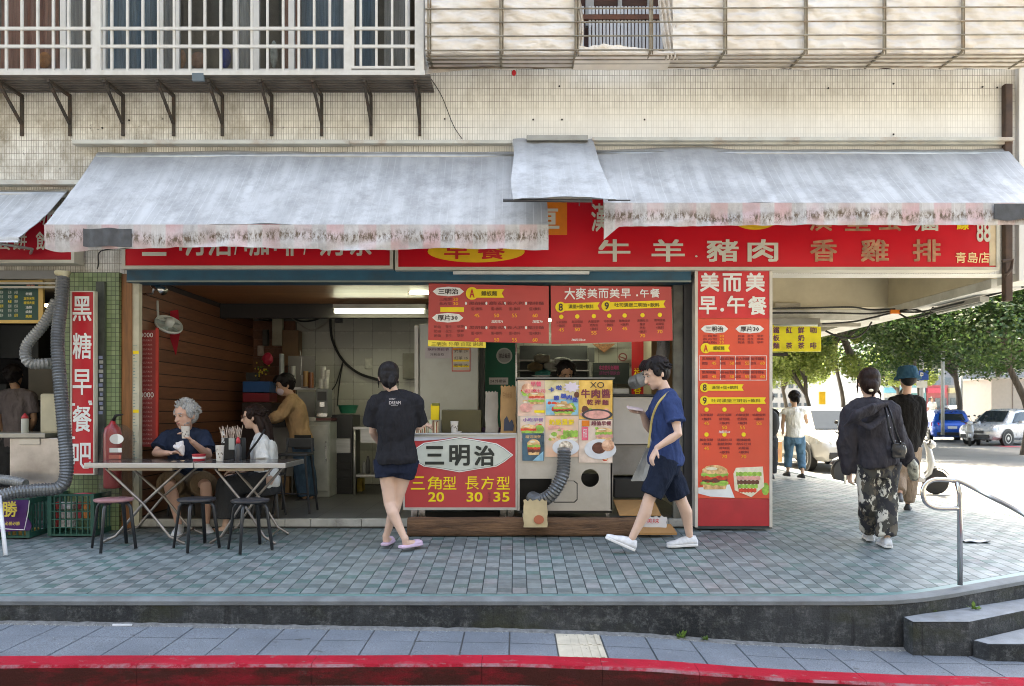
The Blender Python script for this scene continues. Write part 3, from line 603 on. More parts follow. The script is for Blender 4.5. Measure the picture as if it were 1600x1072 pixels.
# ================================================================ AWNINGS
def awnmat(name, base, stripe, sdir, mold, under=(.35, .12, .13)):
    m, n, l, b = nodes(name); tc = n.new('ShaderNodeTexCoord'); sx = n.new('ShaderNodeSeparateXYZ'); l.new(tc.outputs['Object'], sx.inputs[0])
    v = tc.outputs['Object']
    def stripes(scale, lo, hi, ph=0):
        wv = n.new('ShaderNodeTexWave'); wv.wave_type = 'BANDS'; wv.bands_direction = 'X'; wv.inputs['Scale'].default_value = scale; wv.inputs['Distortion'].default_value = .0; wv.inputs['Phase Offset'].default_value = ph
        l.new(v, wv.inputs['Vector']); return rng(n, l, wv.outputs[1], lo, hi)
    fade = rng(n, l, noi(n, l, coords(n, l, (1, .5, .5)), 1.3, 6, .6), .35, .68)
    c = mix(n, l, rng(n, l, noi(n, l, coords(n, l, (1.8, .4, .4)), 2.2, 9, .7), .30, .70), tuple(x * .74 for x in base), tuple(min(1, x * 1.12) for x in base))
    s1 = stripes(1.12, .72, .97, 2); s2 = stripes(4.5, .95, .99, 1); mm = n.new('ShaderNodeMath'); mm.operation = 'MAXIMUM'; l.new(s1, mm.inputs[0]); l.new(s2, mm.inputs[1])
    mf = n.new('ShaderNodeMath'); mf.operation = 'MULTIPLY'; l.new(mm.outputs[0], mf.inputs[0]); l.new(rng(n, l, fade, 0, 1, .08, .55), mf.inputs[1])
    c = mix(n, l, mf.outputs[0], c, stripe)
    c = mix(n, l, rng(n, l, noi(n, l, coords(n, l, (1, 1, 1)), 3.5, 9, .78), .46, .66, 0, .6), c, (.20, .20, .205)); c = mix(n, l, rng(n, l, sx.outputs[2], 3.75, 4.15, 0, .5 if not mold else 0), c, (.20, .205, .22)); spk = rng(n, l, noi(n, l, v, 38, 3, .8), .68, .75, 0, .7); c = mix(n, l, spk, c, (.12, .11, .12))
    if mold:      # faded pink plaid valance with a wavering line of brown mould; mold = height of that line
        pk = n.new('ShaderNodeMath'); pk.operation = 'MULTIPLY'; l.new(stripes(1.12, .35, .5, .6), pk.inputs[0]); l.new(rng(n, l, noi(n, l, coords(n, l, (1.5, 1, 2)), 1.6, 4), .38, .66, .15, .8), pk.inputs[1])
        c = mix(n, l, pk.outputs[0], c, (.50, .30, .31)); 
        wv_ = noi(n, l, coords(n, l, (1, 0, 0)), .8, 3); zz = n.new('ShaderNodeMath'); zz.operation = 'MULTIPLY_ADD'; l.new(wv_, zz.inputs[0]); zz.inputs[1].default_value = .22; l.new(sx.outputs[2], zz.inputs[2])
        dd = n.new('ShaderNodeMath'); dd.operation = 'SUBTRACT'; l.new(zz.outputs[0], dd.inputs[0]); dd.inputs[1].default_value = mold + .11; ab = n.new('ShaderNodeMath'); ab.operation = 'ABSOLUTE'; l.new(dd.outputs[0], ab.inputs[0])
        md = noi(n, l, coords(n, l, (2.2, 2.2, .9)), 14, 9, .8); hz = n.new('ShaderNodeMath'); hz.operation = 'MULTIPLY'; l.new(rng(n, l, md, .46, .56), hz.inputs[0]); l.new(rng(n, l, ab.outputs[0], .015, .065, 1, .06), hz.inputs[1])
        c = mix(n, l, hz.outputs[0], c, (.10, .065, .04)); c = mix(n, l, rng(n, l, noi(n, l, coords(n, l, (1, 1, .3)), 6, 8, .75), .55, .75, 0, .5), c, (.25, .22, .2))
    g = n.new('ShaderNodeNewGeometry'); nz = n.new('ShaderNodeSeparateXYZ'); 
    l.new(c, b.inputs['Base Color']); b.inputs['Roughness'].default_value = .5
    bumpn(n, l, b, noi(n, l, coords(n, l, (1, 1, 1)), 5, 6, .6), .35, .03)
    return m
awa = awnmat('awning_cloth', (.45, .46, .47), (.64, .655, .67), 0, False)
awf = awnmat('flap_cloth', (.50, .515, .53), (.55, .57, .6), 0, False)
zmain = CZ + 288 * 6.99 / F; zr = PZ(318, 7.05)
awv = awnmat('valance_cloth', (.52, .50, .50), (.62, .62, .62), 0, zmain - .10); awv2 = awnmat('valance_cloth_corner', (.50, .48, .48), (.62, .62, .62), 0, zr - .11)
undr = M('awning_underside', (.30, .12, .13), .9, var=.3, vs=4); steel = M('galvanised', (.42, .42, .41), .4, metal=.7, var=.15, vs=10)
dtape = M('dark_tape', (.05, .055, .065), .4, var=.3, vs=15, bump=.3)
def awning(x0, x1, ztop, D1, zf, vdrop, label, lab_x, sag=.012, fold=None, topd=FW - .02, mats=(awa, awv), x0f=None, vn=.02, thick=.004, open_left=0):
    t = thing('awning', label, 'awning', (lab_x, FW, ztop))
    x0f = x0 if x0f is None else x0f
    def fn(u, v):
        xa = x0 + (x0f - x0) * v; x = xa + (x1 - xa) * u; y = topd + (D1 - topd) * v; z = ztop + (zf - ztop) * v
        z += -sag * math.sin(math.pi * v) * 2 + .007 * math.exp(-((v - .56) / .035) ** 2) + .006 * math.exp(-((v - .80) / .03) ** 2) + .010 * noise.noise(Vector((x * 3, v * 4, 1))) + .028 * noise.noise(Vector((x * .9, v * 1.5, 4))) - .018 * math.sin(math.pi * v) * abs(math.sin(x * 1.6))
        return (x, y, z)
    k = int((x1 - x0) * 24)
    MB().grid(fn, k, 22, thick=(0, .003, -.004)).build('canopy', mats[0], t, smooth=True)
    def fv(u, v):
        x = x0f + (x1 - x0f) * u; d = vdrop(x) if callable(vdrop) else vdrop
        y = D1 - .012 + vn * math.sin(x * 9 + 2 * math.sin(x * 2.3)) * v * .7 + .012 * noise.noise(Vector((x * 14, v * 3, 7))) * v + .030 * noise.noise(Vector((x * 3.2 + v * 1.6, v * 1.2, 17))) * v
        return (x, y, zf + .004 - d * v + .006 * noise.noise(Vector((x * 8, 0, 3))) * v)
    MB().grid(fv, int((x1 - x0) * 45), 8, thick=(0, .004, 0)).build('valance', mats[1], t, smooth=True)
    MB().tube([(x0f + .01, D1 + .02, zf - .02), (x1 - .01, D1 + .02, zf - .02)], .018, 8).build('front_bar', steel, t, smooth=True)
    MB().tube([(x0 + .01, topd - .03, ztop - .06), (x1 - .01, topd - .03, ztop - .06)], .032, 10).build('roller', steel, t, smooth=True)
    for fx in (.12, .5, .88):
        X = x0 + (x1 - x0) * fx; MB().tube([(X, topd - .02, zf - .02), (X + .25, (topd + D1) / 2, zf - .025), (X, D1 + .03, zf - .02)], .014, 6).build('folding_arm', steel, t, smooth=True)
    return t
zmain = CZ + 288 * 6.99 / F
def vd_main(x):
    # drop of the valance along the main awning: longer torn corner at left
    u = (x + 4.11) / 4.4; d = .205 + .01 * math.sin(x * 3)
    if u < .10: d += .05 * math.sin(min(1, u / .05) * math.pi / 2) * (1 - u / .10)
    if u > .55: d += .012
    return d
am = awning(-4.11, .29, PZ(238, FW), 6.99, zmain, vd_main, 'long silver grey awning over the open shop front with faded pink valance', -1.9)
MB().grid(lambda u, v: (PX(130 + 75 * u, 6.95), 6.948 + .006 * math.sin(u * 20), PZ(357 + 28 * v + math.sin(u * 9), 6.95)), 24, 4, thick=(0, .006, 0)).build('tape_patch', dtape, am, smooth=True)
zr = PZ(318, 7.05)
def vd_r(x):
    d = .215 - .02 * math.sin((x - .8) * .7)
    if x < 1.0: d += .10 * max(0, 1 - (x - .79) / .12)
    if x > 4.1: d -= .035 * (x - 4.1)
    return d
ar = awning(.78, 4.84, PZ(234, FW), 7.05, zr, vd_r, 'silver grey awning at the corner end with mould stained valance', 2.8, mats=(awa, awv2))
MB().grid(lambda u, v: (PX(1553 + 82 * u, 7.02), 7.012, PZ(319 + (23 + 3 * math.sin(u * 6)) * v, 7.02)), 20, 4, thick=(0, .006, 0)).build('tape_patch', dtape, ar, smooth=True)
# gap-bridging flap
fl = thing('awning_flap', 'pale cloth flap bridging the gap between the two awnings', 'awning flap', P(870, 216, 7.8))
def ff(u, v):
    D = 7.84 + (6.72 - 7.84) * v; xl = PX(801, 7.84); xr_ = PX(926, 7.84) + .06 * v + .03 * v * v
    return (xl + (xr_ - xl) * u + .012 * math.sin(v * 7) * (1 - u), D, PZ(217, 7.84) + (PZ(311, 6.72) - PZ(217, 7.84)) * v + .02 * math.sin(u * math.pi) * v - .035 * math.sin(v * math.pi) + .012 * noise.noise(Vector((u * 5, v * 4, 0))))
MB().grid(ff, 34, 34, thick=(0, .003, -.004)).build('cloth', awf, fl, smooth=True)
MB().pbox(823, 211, 919, 219, 7.74, .12).build('clamp_bar', M('dull_zinc', (.33, .33, .31), .5, metal=.4, dirt=.4), fl, bevel=.004)
MB().tube([P(786, 313, 6.76), P(925, 314, 6.76)], .014, 8).build('front_bar', M('dark_bar', (.05, .05, .055), .5), fl, smooth=True)
for x in (906, 926): MB().tube([P(x - 1, 322, 6.7), P(x - 1, 311, 6.7), P(x + 16, 311, 6.7)], .004, 6).build('hook', dtape, fl, smooth=True)
tag(MB().tube([P(950, 313, 6.95), P(985, 313, 6.95)], .006, 6).build('rod', dtape), 'short black rod end lying on the corner awning', 'rod')
# neighbour awning
an = awning(-7.5, -4.40, PZ(297, FW), 7.1, PZ(371, 7.1), .055, 'pale blue grey awning of the neighbouring stall at far left', -5.5, mats=(awa, awf), x0f=-7.5)
# ================================================================ SIGN BOXES
red = M('sign_red', (.60, .005, .018), .35, var=.12, vs=2.2, stretch=(.5, 1, 1), spec=.3, dirt=.12, dcol=(.35, .05, .06))
redb = M('board_red', (.50, .055, .05), .35, var=.12, vs=1.5)
redo = M('board_orange_red', (.72, .075, .035), .35, var=.08, vs=1.5, dirt=.08, dcol=(.6, .2, .1))
framew = M('sign_frame', (.56, .54, .46), .4, var=.08, vs=6, dirt=.3, dcol=(.3, .26, .18))
lwhite = M('letter_white', (.62, .60, .50), .5, var=.05); lgold = M('letter_faded', (.44, .22, .12), .6, var=.35, vs=16); yel = M('sign_yellow', (.80, .48, .02), .45, var=.1)
lyel = M('letter_yellow', (.88, .66, .02), .5, var=.04); ldark = M('letter_dark', (.05, .03, .03), .6); orange = M('sign_orange', (.75, .20, .01), .4); lred = M('letter_red', (.6, .02, .02), .5); lpurp = M('letter_purple', (.16, .04, .12), .6)
lwht = M('letter_pure_white', (.8, .8, .78), .5, var=.03); lmar = M('letter_maroon', (.22, .03, .03), .6); lor = M('letter_orange', (.85, .35, .02), .5)
def signbox(nm, label, x0, y0, x1, y1, D, dep, fr=5, face=red, cat='sign', frm=framew, group=None):
    t = thing(nm, label, cat, P((x0 + x1) / 2, y1, D), group); mb = MB()
    mb.pbox(x0, y0, x1, y0 + fr, D, dep); mb.pbox(x0, y1 - fr, x1, y1, D, dep); mb.pbox(x0, y0 + fr, x0 + fr, y1 - fr, D, dep); mb.pbox(x1 - fr, y0 + fr, x1, y1 - fr, D, dep)
    mb.build('frame', frm, t)
    MB().pbox(x0 + fr, y0 + fr, x1 - fr, y1 - fr, D + .012, dep - .02).build('panel', face, t)
    return t
SD = 7.72
s = signbox('shop_sign', 'red sign box with white lettering over the dining side, half hidden by the long awning', 190, 318, 614, 420, SD, .17)
for a_, q in zip((222, 280, 325, 382, 428, 500, 545), ('三', '明', '治', '咖', '啡', '奶', '茶')):
    txt(q, a_, 356, a_ + 38, 400, SD + .009, lwhite, s, bold=.018)
txt('/', 366, 362, 374, 398, SD + .009, lwhite, s); txt('/', 474, 362, 482, 398, SD + .009, lwhite, s)
s = signbox('shop_sign', 'long red sign box with white and faded meat names over the counter and corner', 617, 306, 1562, 422, SD, .17)
MB().pprism(ell(744, 393, 76, 17, 32), SD + .006, .004).build('ellipse', yel, s)
txt('早', 694, 380, 734, 405, SD + .003, lred, s, bold=.02); txt('餐', 746, 380, 789, 405, SD + .003, lred, s, bold=.02)
MB().pbox(800, 312, 886, 367, SD + .006, .004).build('orange_panel', orange, s)
txt('車', 820, 322, 874, 364, SD + .003, lwhite, s, bold=.02)
txt('漢', 924, 318, 950, 362, SD + .006, lwhite, s, bold=.02)
for q, a_, c_, m_ in (('牛', 935, 985, lwhite), ('羊', 1018, 1070, lwhite), ('豬', 1104, 1154, lwhite), ('肉', 1168, 1216, lwhite), ('香', 1266, 1308, lgold), ('雞', 1345, 1389, lgold), ('排', 1426, 1470, lgold)):
    txt(q, a_, 374, c_, 409, SD + .006, m_, s, bold=.022)
txt('.', 1086, 399, 1090, 402, SD + .006, lwhite, s)
MB().pprism(ell(1180, 340, 36, 19, 28), SD + .006, .004).build('ellipse', yel, s)
for q, a_, c_ in (('漢', 1265, 1300), ('堡', 1320, 1360), ('蛋', 1372, 1408)): txt(q, a_, 325, c_, 361, SD + .006, lgold, s, bold=.015)
txt('滷', 1428, 328, 1466, 361, SD + .006, lwhite, s, bold=.02)
txt('青島店', 1493, 394, 1546, 411, SD + .006, M('letter_pale_yellow', (.8, .6, .3), .5), s, bold=.01); txt('線', 1495, 345, 1514, 359, SD + .006, lyel, s, bold=.03); txt('88', 1526, 346, 1548, 378, SD + .006, lwhite, s, bold=.02)
MB().pbox(1546, 330, 1556, 415, SD + .0075, .003).build('pale_edge', M('pale_edge_strip', (.62, .5, .33), .5, var=.3, vs=5), s)  # paler strip down the right end of the sign
MB().pbox(708, 423.5, 921, 428, SD + .02, .06).build('lamp_batten', M('batten', (.6, .62, .6), .4), s)
s = signbox('stall_sign', 'red stall sign at far left with white characters for egg pancake', -160, 330, 116, 411, SD - .02, .17, face=M('sign_dark_red', (.42, .006, .02), .3, var=.1))
txt('蛋', -14, 362, 16, 391, SD - .011, lwhite, s, bold=.012); txt('餅', 20, 362, 42, 391, SD - .011, lwhite, s, bold=.012); txt('飲', 56, 362, 80, 391, SD - .011, lwhite, s, bold=.012)
txt('咖', 62, 325, 84, 352, SD - .014, lwhite, s, bold=.01)
s = signbox('vertical_sign', 'tall narrow red sign with white characters beside the grey duct', 110, 454.5, 147.5, 742, 7.66, .06, fr=1.8, face=M('vsign_red', (.50, .012, .025), .35, var=.1, vs=2))
for q, y0, y1 in (('黑', 463, 502), ('糖', 520, 561), ('早', 577, 617), ('餐', 634, 675), ('吧', 692, 732)): txt(q, 113.5, y0, 143, y1, 7.666, lwht, s, bold=.015)
for x, y in ((138, 626), (112, 630), (112, 682), (139, 629)): MB().pbox(x, y, x + 5, y + 4, 7.667, .004).build('label_scrap', lwht, s)
# ---- lintel of dark blue steel (rolled shutter box) under the signs
MB().box(PX(198, 7.8), PX(1080, 7.8), 7.80, 8.0, PZ(441, 7.8), PZ(422, 7.8)).build('lintel', M('blue_lintel', (.008, .075, .13), .5, var=.25, vs=5, dirt=.5, dcol=(.04, .04, .04)), bld)
MB().box(PX(198, 7.8), PX(1080, 7.8), 7.795, 7.81, PZ(441, 7.8), PZ(438.5, 7.8)).build('lintel_edge', M('lintel_edge', (.22, .25, .22), .5), bld)
# ---- tall menu sign
TS = 7.78
s = thing('menu_sign', 'tall orange red menu light box with burger photo standing by the corner', 'menu sign', P(1147, 826, TS)); mb = MB()
mb.pbox(1086, 421.5, 1090.5, 824, TS, .14); mb.pbox(1202.5, 421.5, 1207, 824, TS, .14); mb.build('frame', M('sign_frame_pale', (.62, .58, .52), .4, dirt=.2), s)
MB().pbox(1090.5, 423, 1202.5, 497, TS + .008, .12).build('panel', M('panel_red', (.62, .02, .03), .35), s)
MB().pbox(1090.5, 497.5, 1202.5, 779, TS + .008, .12).build('panel', redo, s)
MB().pbox(1090.5, 779.5, 1202.5, 822, TS + .008, .12).build('panel', M('panel_dark_red', (.44, .02, .03), .35), s)
MB().pbox(1088, 821, 1206, 826, TS + .02, .1).build('base', M('base_dark', (.05, .06, .07)), s)
for q, a_, y0, c_, y1 in (('美', 1094, 426, 1124, 456), ('而', 1129, 427, 1159, 456), ('美', 1165, 426, 1195, 456), ('早', 1092, 463, 1120, 491), ('午', 1136, 462, 1164, 490), ('餐', 1169, 463, 1198, 492)): txt(q, a_, y0, c_, y1, TS + .002, lwht, s, bold=.025)
MB().pprism(ell(1128.5, 484, 3, 3, 12), TS + .003, .004).build('dot', lwht, s)
def leafshape(x0, x1, y0, y1):
    m_ = (y0 + y1) / 2; w_ = x1 - x0
    return [(x0, m_), (x0 + w_ * .14, y0 + (y1 - y0) * .12), (x0 + w_ * .5, y0), (x0 + w_ * .86, y0 + (y1 - y0) * .12), (x1, m_), (x1 - w_ * .14, y1 - (y1 - y0) * .12), (x0 + w_ * .5, y1), (x0 + w_ * .14, y1 - (y1 - y0) * .12)]
def plaque(s, x0, x1, y0, y1, D, q, mat=ldark, red_part=None):
    MB().pprism(leafshape(x0, x1, y0, y1), D, .003).build('plaque', lwht, s); txt(q, x0 + (x1 - x0) * .18, y0 + (y1 - y0) * .2, x1 - (x1 - x0) * .18, y1 - (y1 - y0) * .2, D - .003, mat, s, bold=.02)
def ribbon(s, x0, x1, y, h, D, key, q, keymat=ldark, dy=0):
    xm = x0 + h * .6
    MB().pprism([(xm, y - h * .42), (x1, y - h * .42 + dy), (x1 - h * .25, y + dy), (x1, y + h * .42 + dy), (xm, y + h * .42)], D, .003).build('ribbon', lyel, s)
    MB().pprism(ell(xm, y, h * .62, h * .62, 20), D - .003, .003).build('roundel', lyel, s)
    txt(key, xm - h * .24, y - h * .42, xm + h * .24, y + h * .42, D - .006, keymat, s, bold=.02)
    txt(q, xm + h * .9, y - h * .24 + dy * .5, x1 - h * .7, y + h * .24 + dy * .5, D - .003, M('letter_olive', (.16, .12, .01), .6), s, bold=.02)
def menucol(s, x, y, w_, D, lines, price, dot=True, extra=None, lh=6.4, pr=None, star=False):
    if dot: MB().pprism(ell(x, y, 3.4, 3.4, 12), D, .003).build('number_dot', lyel if not star else lwht, s); y += 6
    for q in lines: txt(q, x - w_ * min(1, len(q) / 5) / 2, y, x + w_ * min(1, len(q) / 5) / 2, y + 4.6, D, lmar, s, bold=.03, res=1); y += lh
    if price: txt(price, x - 4.2, y, x + 4.2, y + 5.6, D, lor, s, bold=.03); y += lh + 1
    if extra: txt(extra, x - 9, y, x + 9, y + 4.6, D, lwht, s, bold=.03)
D = TS + .003
plaque(s, 1095, 1138, 507, 521, D, '三明治'); plaque(s, 1149, 1194, 507, 521, D, '厚片30')
for i, (q, pz) in enumerate((('三角型', '20'), ('長方型', '30'), ('鮪魚', '35'))):
    txt(q, 1098, 523 + i * 5, 1121, 527 + i * 5, D, lmar, s, bold=.03); txt(pz, 1124, 523 + i * 5, 1131, 527 + i * 5, D, lor, s, bold=.03)
for i in range(3):
    for j, q in enumerate(('奶油', '花生', '草莓')): txt(q, 1153 + j * 15, 523 + i * 5, 1163 + j * 15, 527 + i * 5, D, lmar, s, bold=.03)
ribbon(s, 1095, 1141, 544, 13, D, 'A', '鐵板麵', lred)
mb = MB()
for y in (556, 577.5, 594): mb.pbox(1092.5, y - .4, 1198, y + .4, D, .003)
for x in (1092.5, 1125.5, 1149.5, 1172, 1198): mb.pbox(x - .4, 556.4, x + .4, 593.6, D + .0005, .0025)
mb.build('table_rule', lwht, s)
for j, (q, x) in enumerate((('黑胡椒麵', 1109), ('蘑菇麵', 1137), ('義大利麵', 1161), ('豬排鐵板', 1185))):
    for r_, y in enumerate((558, 579)):
        txt(q, x - 12, y, x + 10, y + 5, D, lmar, s, bold=.03); txt('加蛋', x - 12, y + 7, x - 3, y + 12, D, lmar, s, bold=.03); txt(('45', '50', '55', '60')[j], x + 3, y + 7, x + 10, y + 12, D, lor, s, bold=.03)
ribbon(s, 1094, 1162, 605.5, 12, D, '8', '漢堡+蛋+飲料'); ribbon(s, 1094, 1197, 626, 12, D, '9', '吐司漢堡三明治+飲料')
menucol(s, 1104, 640, 26, D, ('玉米蛋餅', '+飲料'), '45'); menucol(s, 1132, 640, 28, D, ('起司蛋餅', '蘿蔔糕', '+飲料'), '50', extra='加起司60'); menucol(s, 1160, 640, 26, D, ('火腿蛋餅', '熱狗蛋', '+飲料'), '55'); menucol(s, 1186, 640, 26, D, ('培根蛋餅', '+飲料'), '55')
menucol(s, 1104, 679, 26, D, ('鮪魚蛋餅', '+飲料'), '45'); menucol(s, 1132, 679, 28, D, ('法國吐司', '薯餅熱狗', '荷包蛋', '+飲料'), '70'); menucol(s, 1162, 679, 28, D, ('雞塊薯條', '厚片吐司', '太陽蛋', '+飲料'), '70')
BC = dict(bun=M('pic_bun', (.62, .32, .11), .5, col2=(.75, .5, .25), vs=26, var=.3), patty=M('pic_patty', (.14, .05, .03), .6, var=.4, vs=30), lett=M('pic_lettuce', (.30, .50, .08), .6, var=.4, vs=25), tom=M('pic_tomato', (.65, .06, .03), .5, var=.3, vs=25), ham=M('pic_ham', (.72, .35, .30), .5, var=.25, vs=25), bread=M('pic_bread', (.78, .72, .55), .6, var=.12, vs=20), paper=M('pic_paper', (.75, .78, .78), .6), plate=M('pic_plate', (.70, .72, .76), .4, var=.08, vs=9))
def wavy(x0, x1, y0, y1, k=9, amp=1.0):
    top = [(x0 + (x1 - x0) * i / k, y0 + amp * (i % 2)) for i in range(k + 1)]; bot = [(x1 - (x1 - x0) * i / k, y1 + amp * (i % 2)) for i in range(k + 1)]
    return top + bot
def burger(s, cx, cy, w_, h, D, layers=('lett', 'tom', 'patty', 'lett')):
    mb = MB(); ms = [BC['bun']] + [BC[q] for q in layers] + [BC['bread']]; J_ = lambda a: a * random.uniform(.93, 1.07); random.seed(int(cx * 7 + cy))
    bun = [(cx + w_ / 2 * math.cos(math.pi - math.pi * i / 14) * J_(1), cy - h * .12 - h * .36 * max(0, math.sin(math.pi * i / 14)) ** .7) for i in range(15)]
    mb.pprism(bun, D, .004, 0); mb.pprism([(cx - w_ * .46, cy + h * .26), (cx + w_ * .46, cy + h * .24), (cx + w_ * .40, cy + h * .46), (cx - w_ * .41, cy + h * .47)], D + .0005, .003, 0)
    mb.pprism(ell(cx - w_ * .12, cy - h * .34, w_ * .22, h * .06, 12), D - .0006, .001, len(layers) + 1)
    for i, q in enumerate(layers):
        y = cy - h * .14 + h * .42 * i / len(layers); a_ = cx - w_ * .5 * J_(1); b_ = cx + w_ * .5 * J_(1); k = 11
        mb.pprism([(a_ + (b_ - a_) * j / k, y + h * random.uniform(-.05, .04)) for j in range(k + 1)] + [(b_ - (b_ - a_) * j / k, y + h * .42 / len(layers) + h * random.uniform(-.03, .06)) for j in range(k + 1)], D - .001 - i * .0003, .003, i + 1)
    mb.build('burger_picture', ms, s)
def collage(s, x0, y0, x1, y1, D, n, names, seed=1):
    random.seed(seed); mb = MB(); ms = [BC[q] for q in names]
    for i in range(n):
        rx = random.uniform(.04, .13) * (x1 - x0); ry = rx * random.uniform(.4, .9); x = random.uniform(x0 + rx, x1 - rx); y = random.uniform(y0 + ry, y1 - ry)
        pts = [(px_ + random.uniform(-.18, .18) * rx, py_ + random.uniform(-.18, .18) * ry) for px_, py_ in ell(x, y, rx, ry, 11)]; mb.pprism(pts, D + .00008 * i, .0006, random.randrange(len(ms)))
    mb.build('food_picture', ms, s)
D = TS + .002
MB().pprism([(1091, 762), (1140, 757), (1148, 778), (1110, 776), (1091, 771)], D + .003, .002).build('wrapper_picture', BC['paper'], s)
burger(s, 1117, 746, 42, 40, D)
MB().pprism([(1146, 740), (1150, 731), (1192, 729), (1194, 760), (1174, 777), (1148, 766)], D + .003, .002).build('bread_picture', BC['bread'], s)
for i in range(5): MB().pprism(wavy(1150 + i, 1190 - i * 2, 737 + i * 6.4, 743 + i * 6.4, 11, 1.4), D + .0015, .0014).build('filling_picture', BC[('lett', 'ham', 'patty', 'lett', 'tom')[i]], s)
MB().pprism(ell(1196, 764, 6, 10, 12), D + .004, .001).build('lemon_picture', BC['lett'], s)
# ---- hanging menu boards
HB = 7.86
s = thing('menu_board', 'red hanging menu board with sandwich plaques, left of the pair over the counter', 'menu board', P(763, 537, HB), 'menu boards hanging over the counter')
MB().pprism([(670, 443), (857.5, 447), (857.5, 537), (669, 532)], HB, .012).build('panel', redb, s)
D = HB - .003
plaque(s, 676, 725, 448, 463, D, '三明治'); plaque(s, 675, 724, 489, 504, D, '厚片30')
for i, (q, pz) in enumerate((('三角型', '20'), ('長方型', '30'))): txt(q, 686, 465 + i * 7, 706, 470 + i * 7, D, lmar, s, bold=.03); txt(pz, 708, 465 + i * 7, 716, 470 + i * 7, D, lor, s, bold=.03)
MB().pbox(688, 480, 725, 487.5, D, .003).build('yellow_strip', lyel, s)
for i in range(3):
    for j, q in enumerate(('奶油', '花生', '草莓')): txt(q, 678 + j * 18, 508 + i * 7, 689 + j * 18, 513 + i * 7, D, lmar, s, bold=.03)
ribbon(s, 728, 788, 458.5, 16, D, 'A', '鐵板麵', lred)
for j, (x, q) in enumerate(((745, '黑胡椒'), (776, '蘑菇'), (804, '義大利'), (836, '豬排麵'))):
    for r_, y in enumerate((473, 511)):
        MB().pprism(ell(x - 17 + j, y + 1, 1.6, 2.6, 10), D, .003).build('number_dot', lwht, s)
        txt(q, x - 12, y - 2, x + 14, y + 3.6, D, lmar, s, bold=.03); txt('蛋+飲料', x - 9, y + 7, x + 9, y + 12.5, D, lmar, s, bold=.03); txt(('45', '50', '55', '60')[j], x - 4, y + 17, x + 4, y + 23, D, lor, s, bold=.03)
txt('加起司70', 768, 500, 786, 505, D, lwht, s, bold=.03); txt('加蛋70', 832, 500, 848, 505, D, lwht, s, bold=.03)
s = thing('menu_board', 'red hanging menu board headed by a big white title, right of the hanging pair', 'menu board', P(955, 537, HB), 'menu boards hanging over the counter')
MB().pprism([(860.5, 446.5), (1049, 448), (1051, 532), (861.5, 538)], HB, .012).build('panel', redb, s)
for i, q in enumerate('大麥美而美早'): txt(q, 882 + i * 17.4 + (1 if i > 1 else 0), 449.5 + (1.5 if i > 1 else 0), 898.5 + i * 17.4, 468 - (2 if i > 1 else 0), D, lwht, s, bold=.015)
txt('午', 1000, 452, 1014, 465, D, lwht, s, bold=.02); txt('餐', 1016, 451, 1031, 465, D, lwht, s, bold=.02); MB().pprism(ell(995.5, 461.5, 1.6, 1.6, 10), D, .003).build('dot', lwht, s)
ribbon(s, 868, 937, 480, 13.5, D, '8', '漢堡+蛋+飲料', dy=-2); ribbon(s, 940, 1040, 478, 13.5, D, '9', '吐司漢堡三明治+飲料', dy=-3)
for j, x in enumerate((877, 902, 928, 952, 976, 1004, 1031)):
    menucol(s, x, 495 - j * .5, 22, D, (('玉米蛋餅', '+飲料'), ('起司蛋餅', '蘿蔔糕'), ('火腿蛋餅', '熱狗蛋', '+飲料'), ('培根蛋餅', '+飲料'), ('鮪魚蛋餅', '+飲料'), ('法國吐司', '薯餅', '熱狗', '+飲料'), ('雞塊薯條', '太陽蛋', '+飲料'))[j], ('45', '50', '55', '50', '45', '70', '70')[j], lh=5.8)
txt('加起司60', 893, 529, 915, 533, D, lwht, s, bold=.03)
tag(MB().pprism([(669, 531.5), (759, 535), (759, 543.5), (668.5, 541)], HB - .02, .004).build('notice_strip', M('notice_yellow', (.80, .66, .08), .6, var=.15, vs=12)), 'yellow notice strip under the left red menu board', 'notice')
txt('三明治 外帶 自取 謝謝', 674, 534.5, 755, 541, HB - .023, M('letter_olive', (.16, .12, .01)), [o_ for o_ in COL.objects if o_.name.startswith('notice_strip')][0])
# ================================================================ PEOPLE
def remesh(mb, name, mat, voxel=.01, smooth=3, amp=0, freq=9, parent=None, stretch=(1, 1, 1), seed=0, fold=None):
    me0 = mb.mesh('tmp', mat); o = bpy.data.objects.new('tmp', me0)
    r = o.modifiers.new('r', 'REMESH'); r.mode = 'VOXEL'; r.voxel_size = voxel; r.use_smooth_shade = True
    if smooth: s = o.modifiers.new('s', 'SMOOTH'); s.factor = .5; s.iterations = smooth
    dg = scratch(o); me = bpy.data.meshes.new_from_object(o.evaluated_get(dg)); bpy.data.objects.remove(o)
    if amp:
        cs = [v.co.copy() for v in me.vertices]; ns = [Vector(q.vector) for q in me.vertex_normals]; out = []
        for c, nn in zip(cs, ns):
            d = noise.noise(Vector((c.x * freq * stretch[0] + seed, c.y * freq * stretch[1], c.z * freq * stretch[2]))) + .5 * noise.noise(Vector((c.x * freq * 2.3 * stretch[0], c.y * freq * 2.3 * stretch[1] + seed, c.z * freq * 2.3 * stretch[2])))
            out.extend(c + nn * (d * amp))
        me.vertices.foreach_set('co', out); me.update()
    me.name = name; me.materials.clear(); me.materials.append(mat); me.shade_smooth()
    o = bpy.data.objects.new(name, me); COL.objects.link(o)
    if parent: attach(o, parent)
    return o
def frame(f, up=(0, 0, 1)):
    f = Vector(f).normalized(); s = f.cross(Vector(up)).normalized(); u = s.cross(f).normalized(); return s, f, u   # s = the figure's right
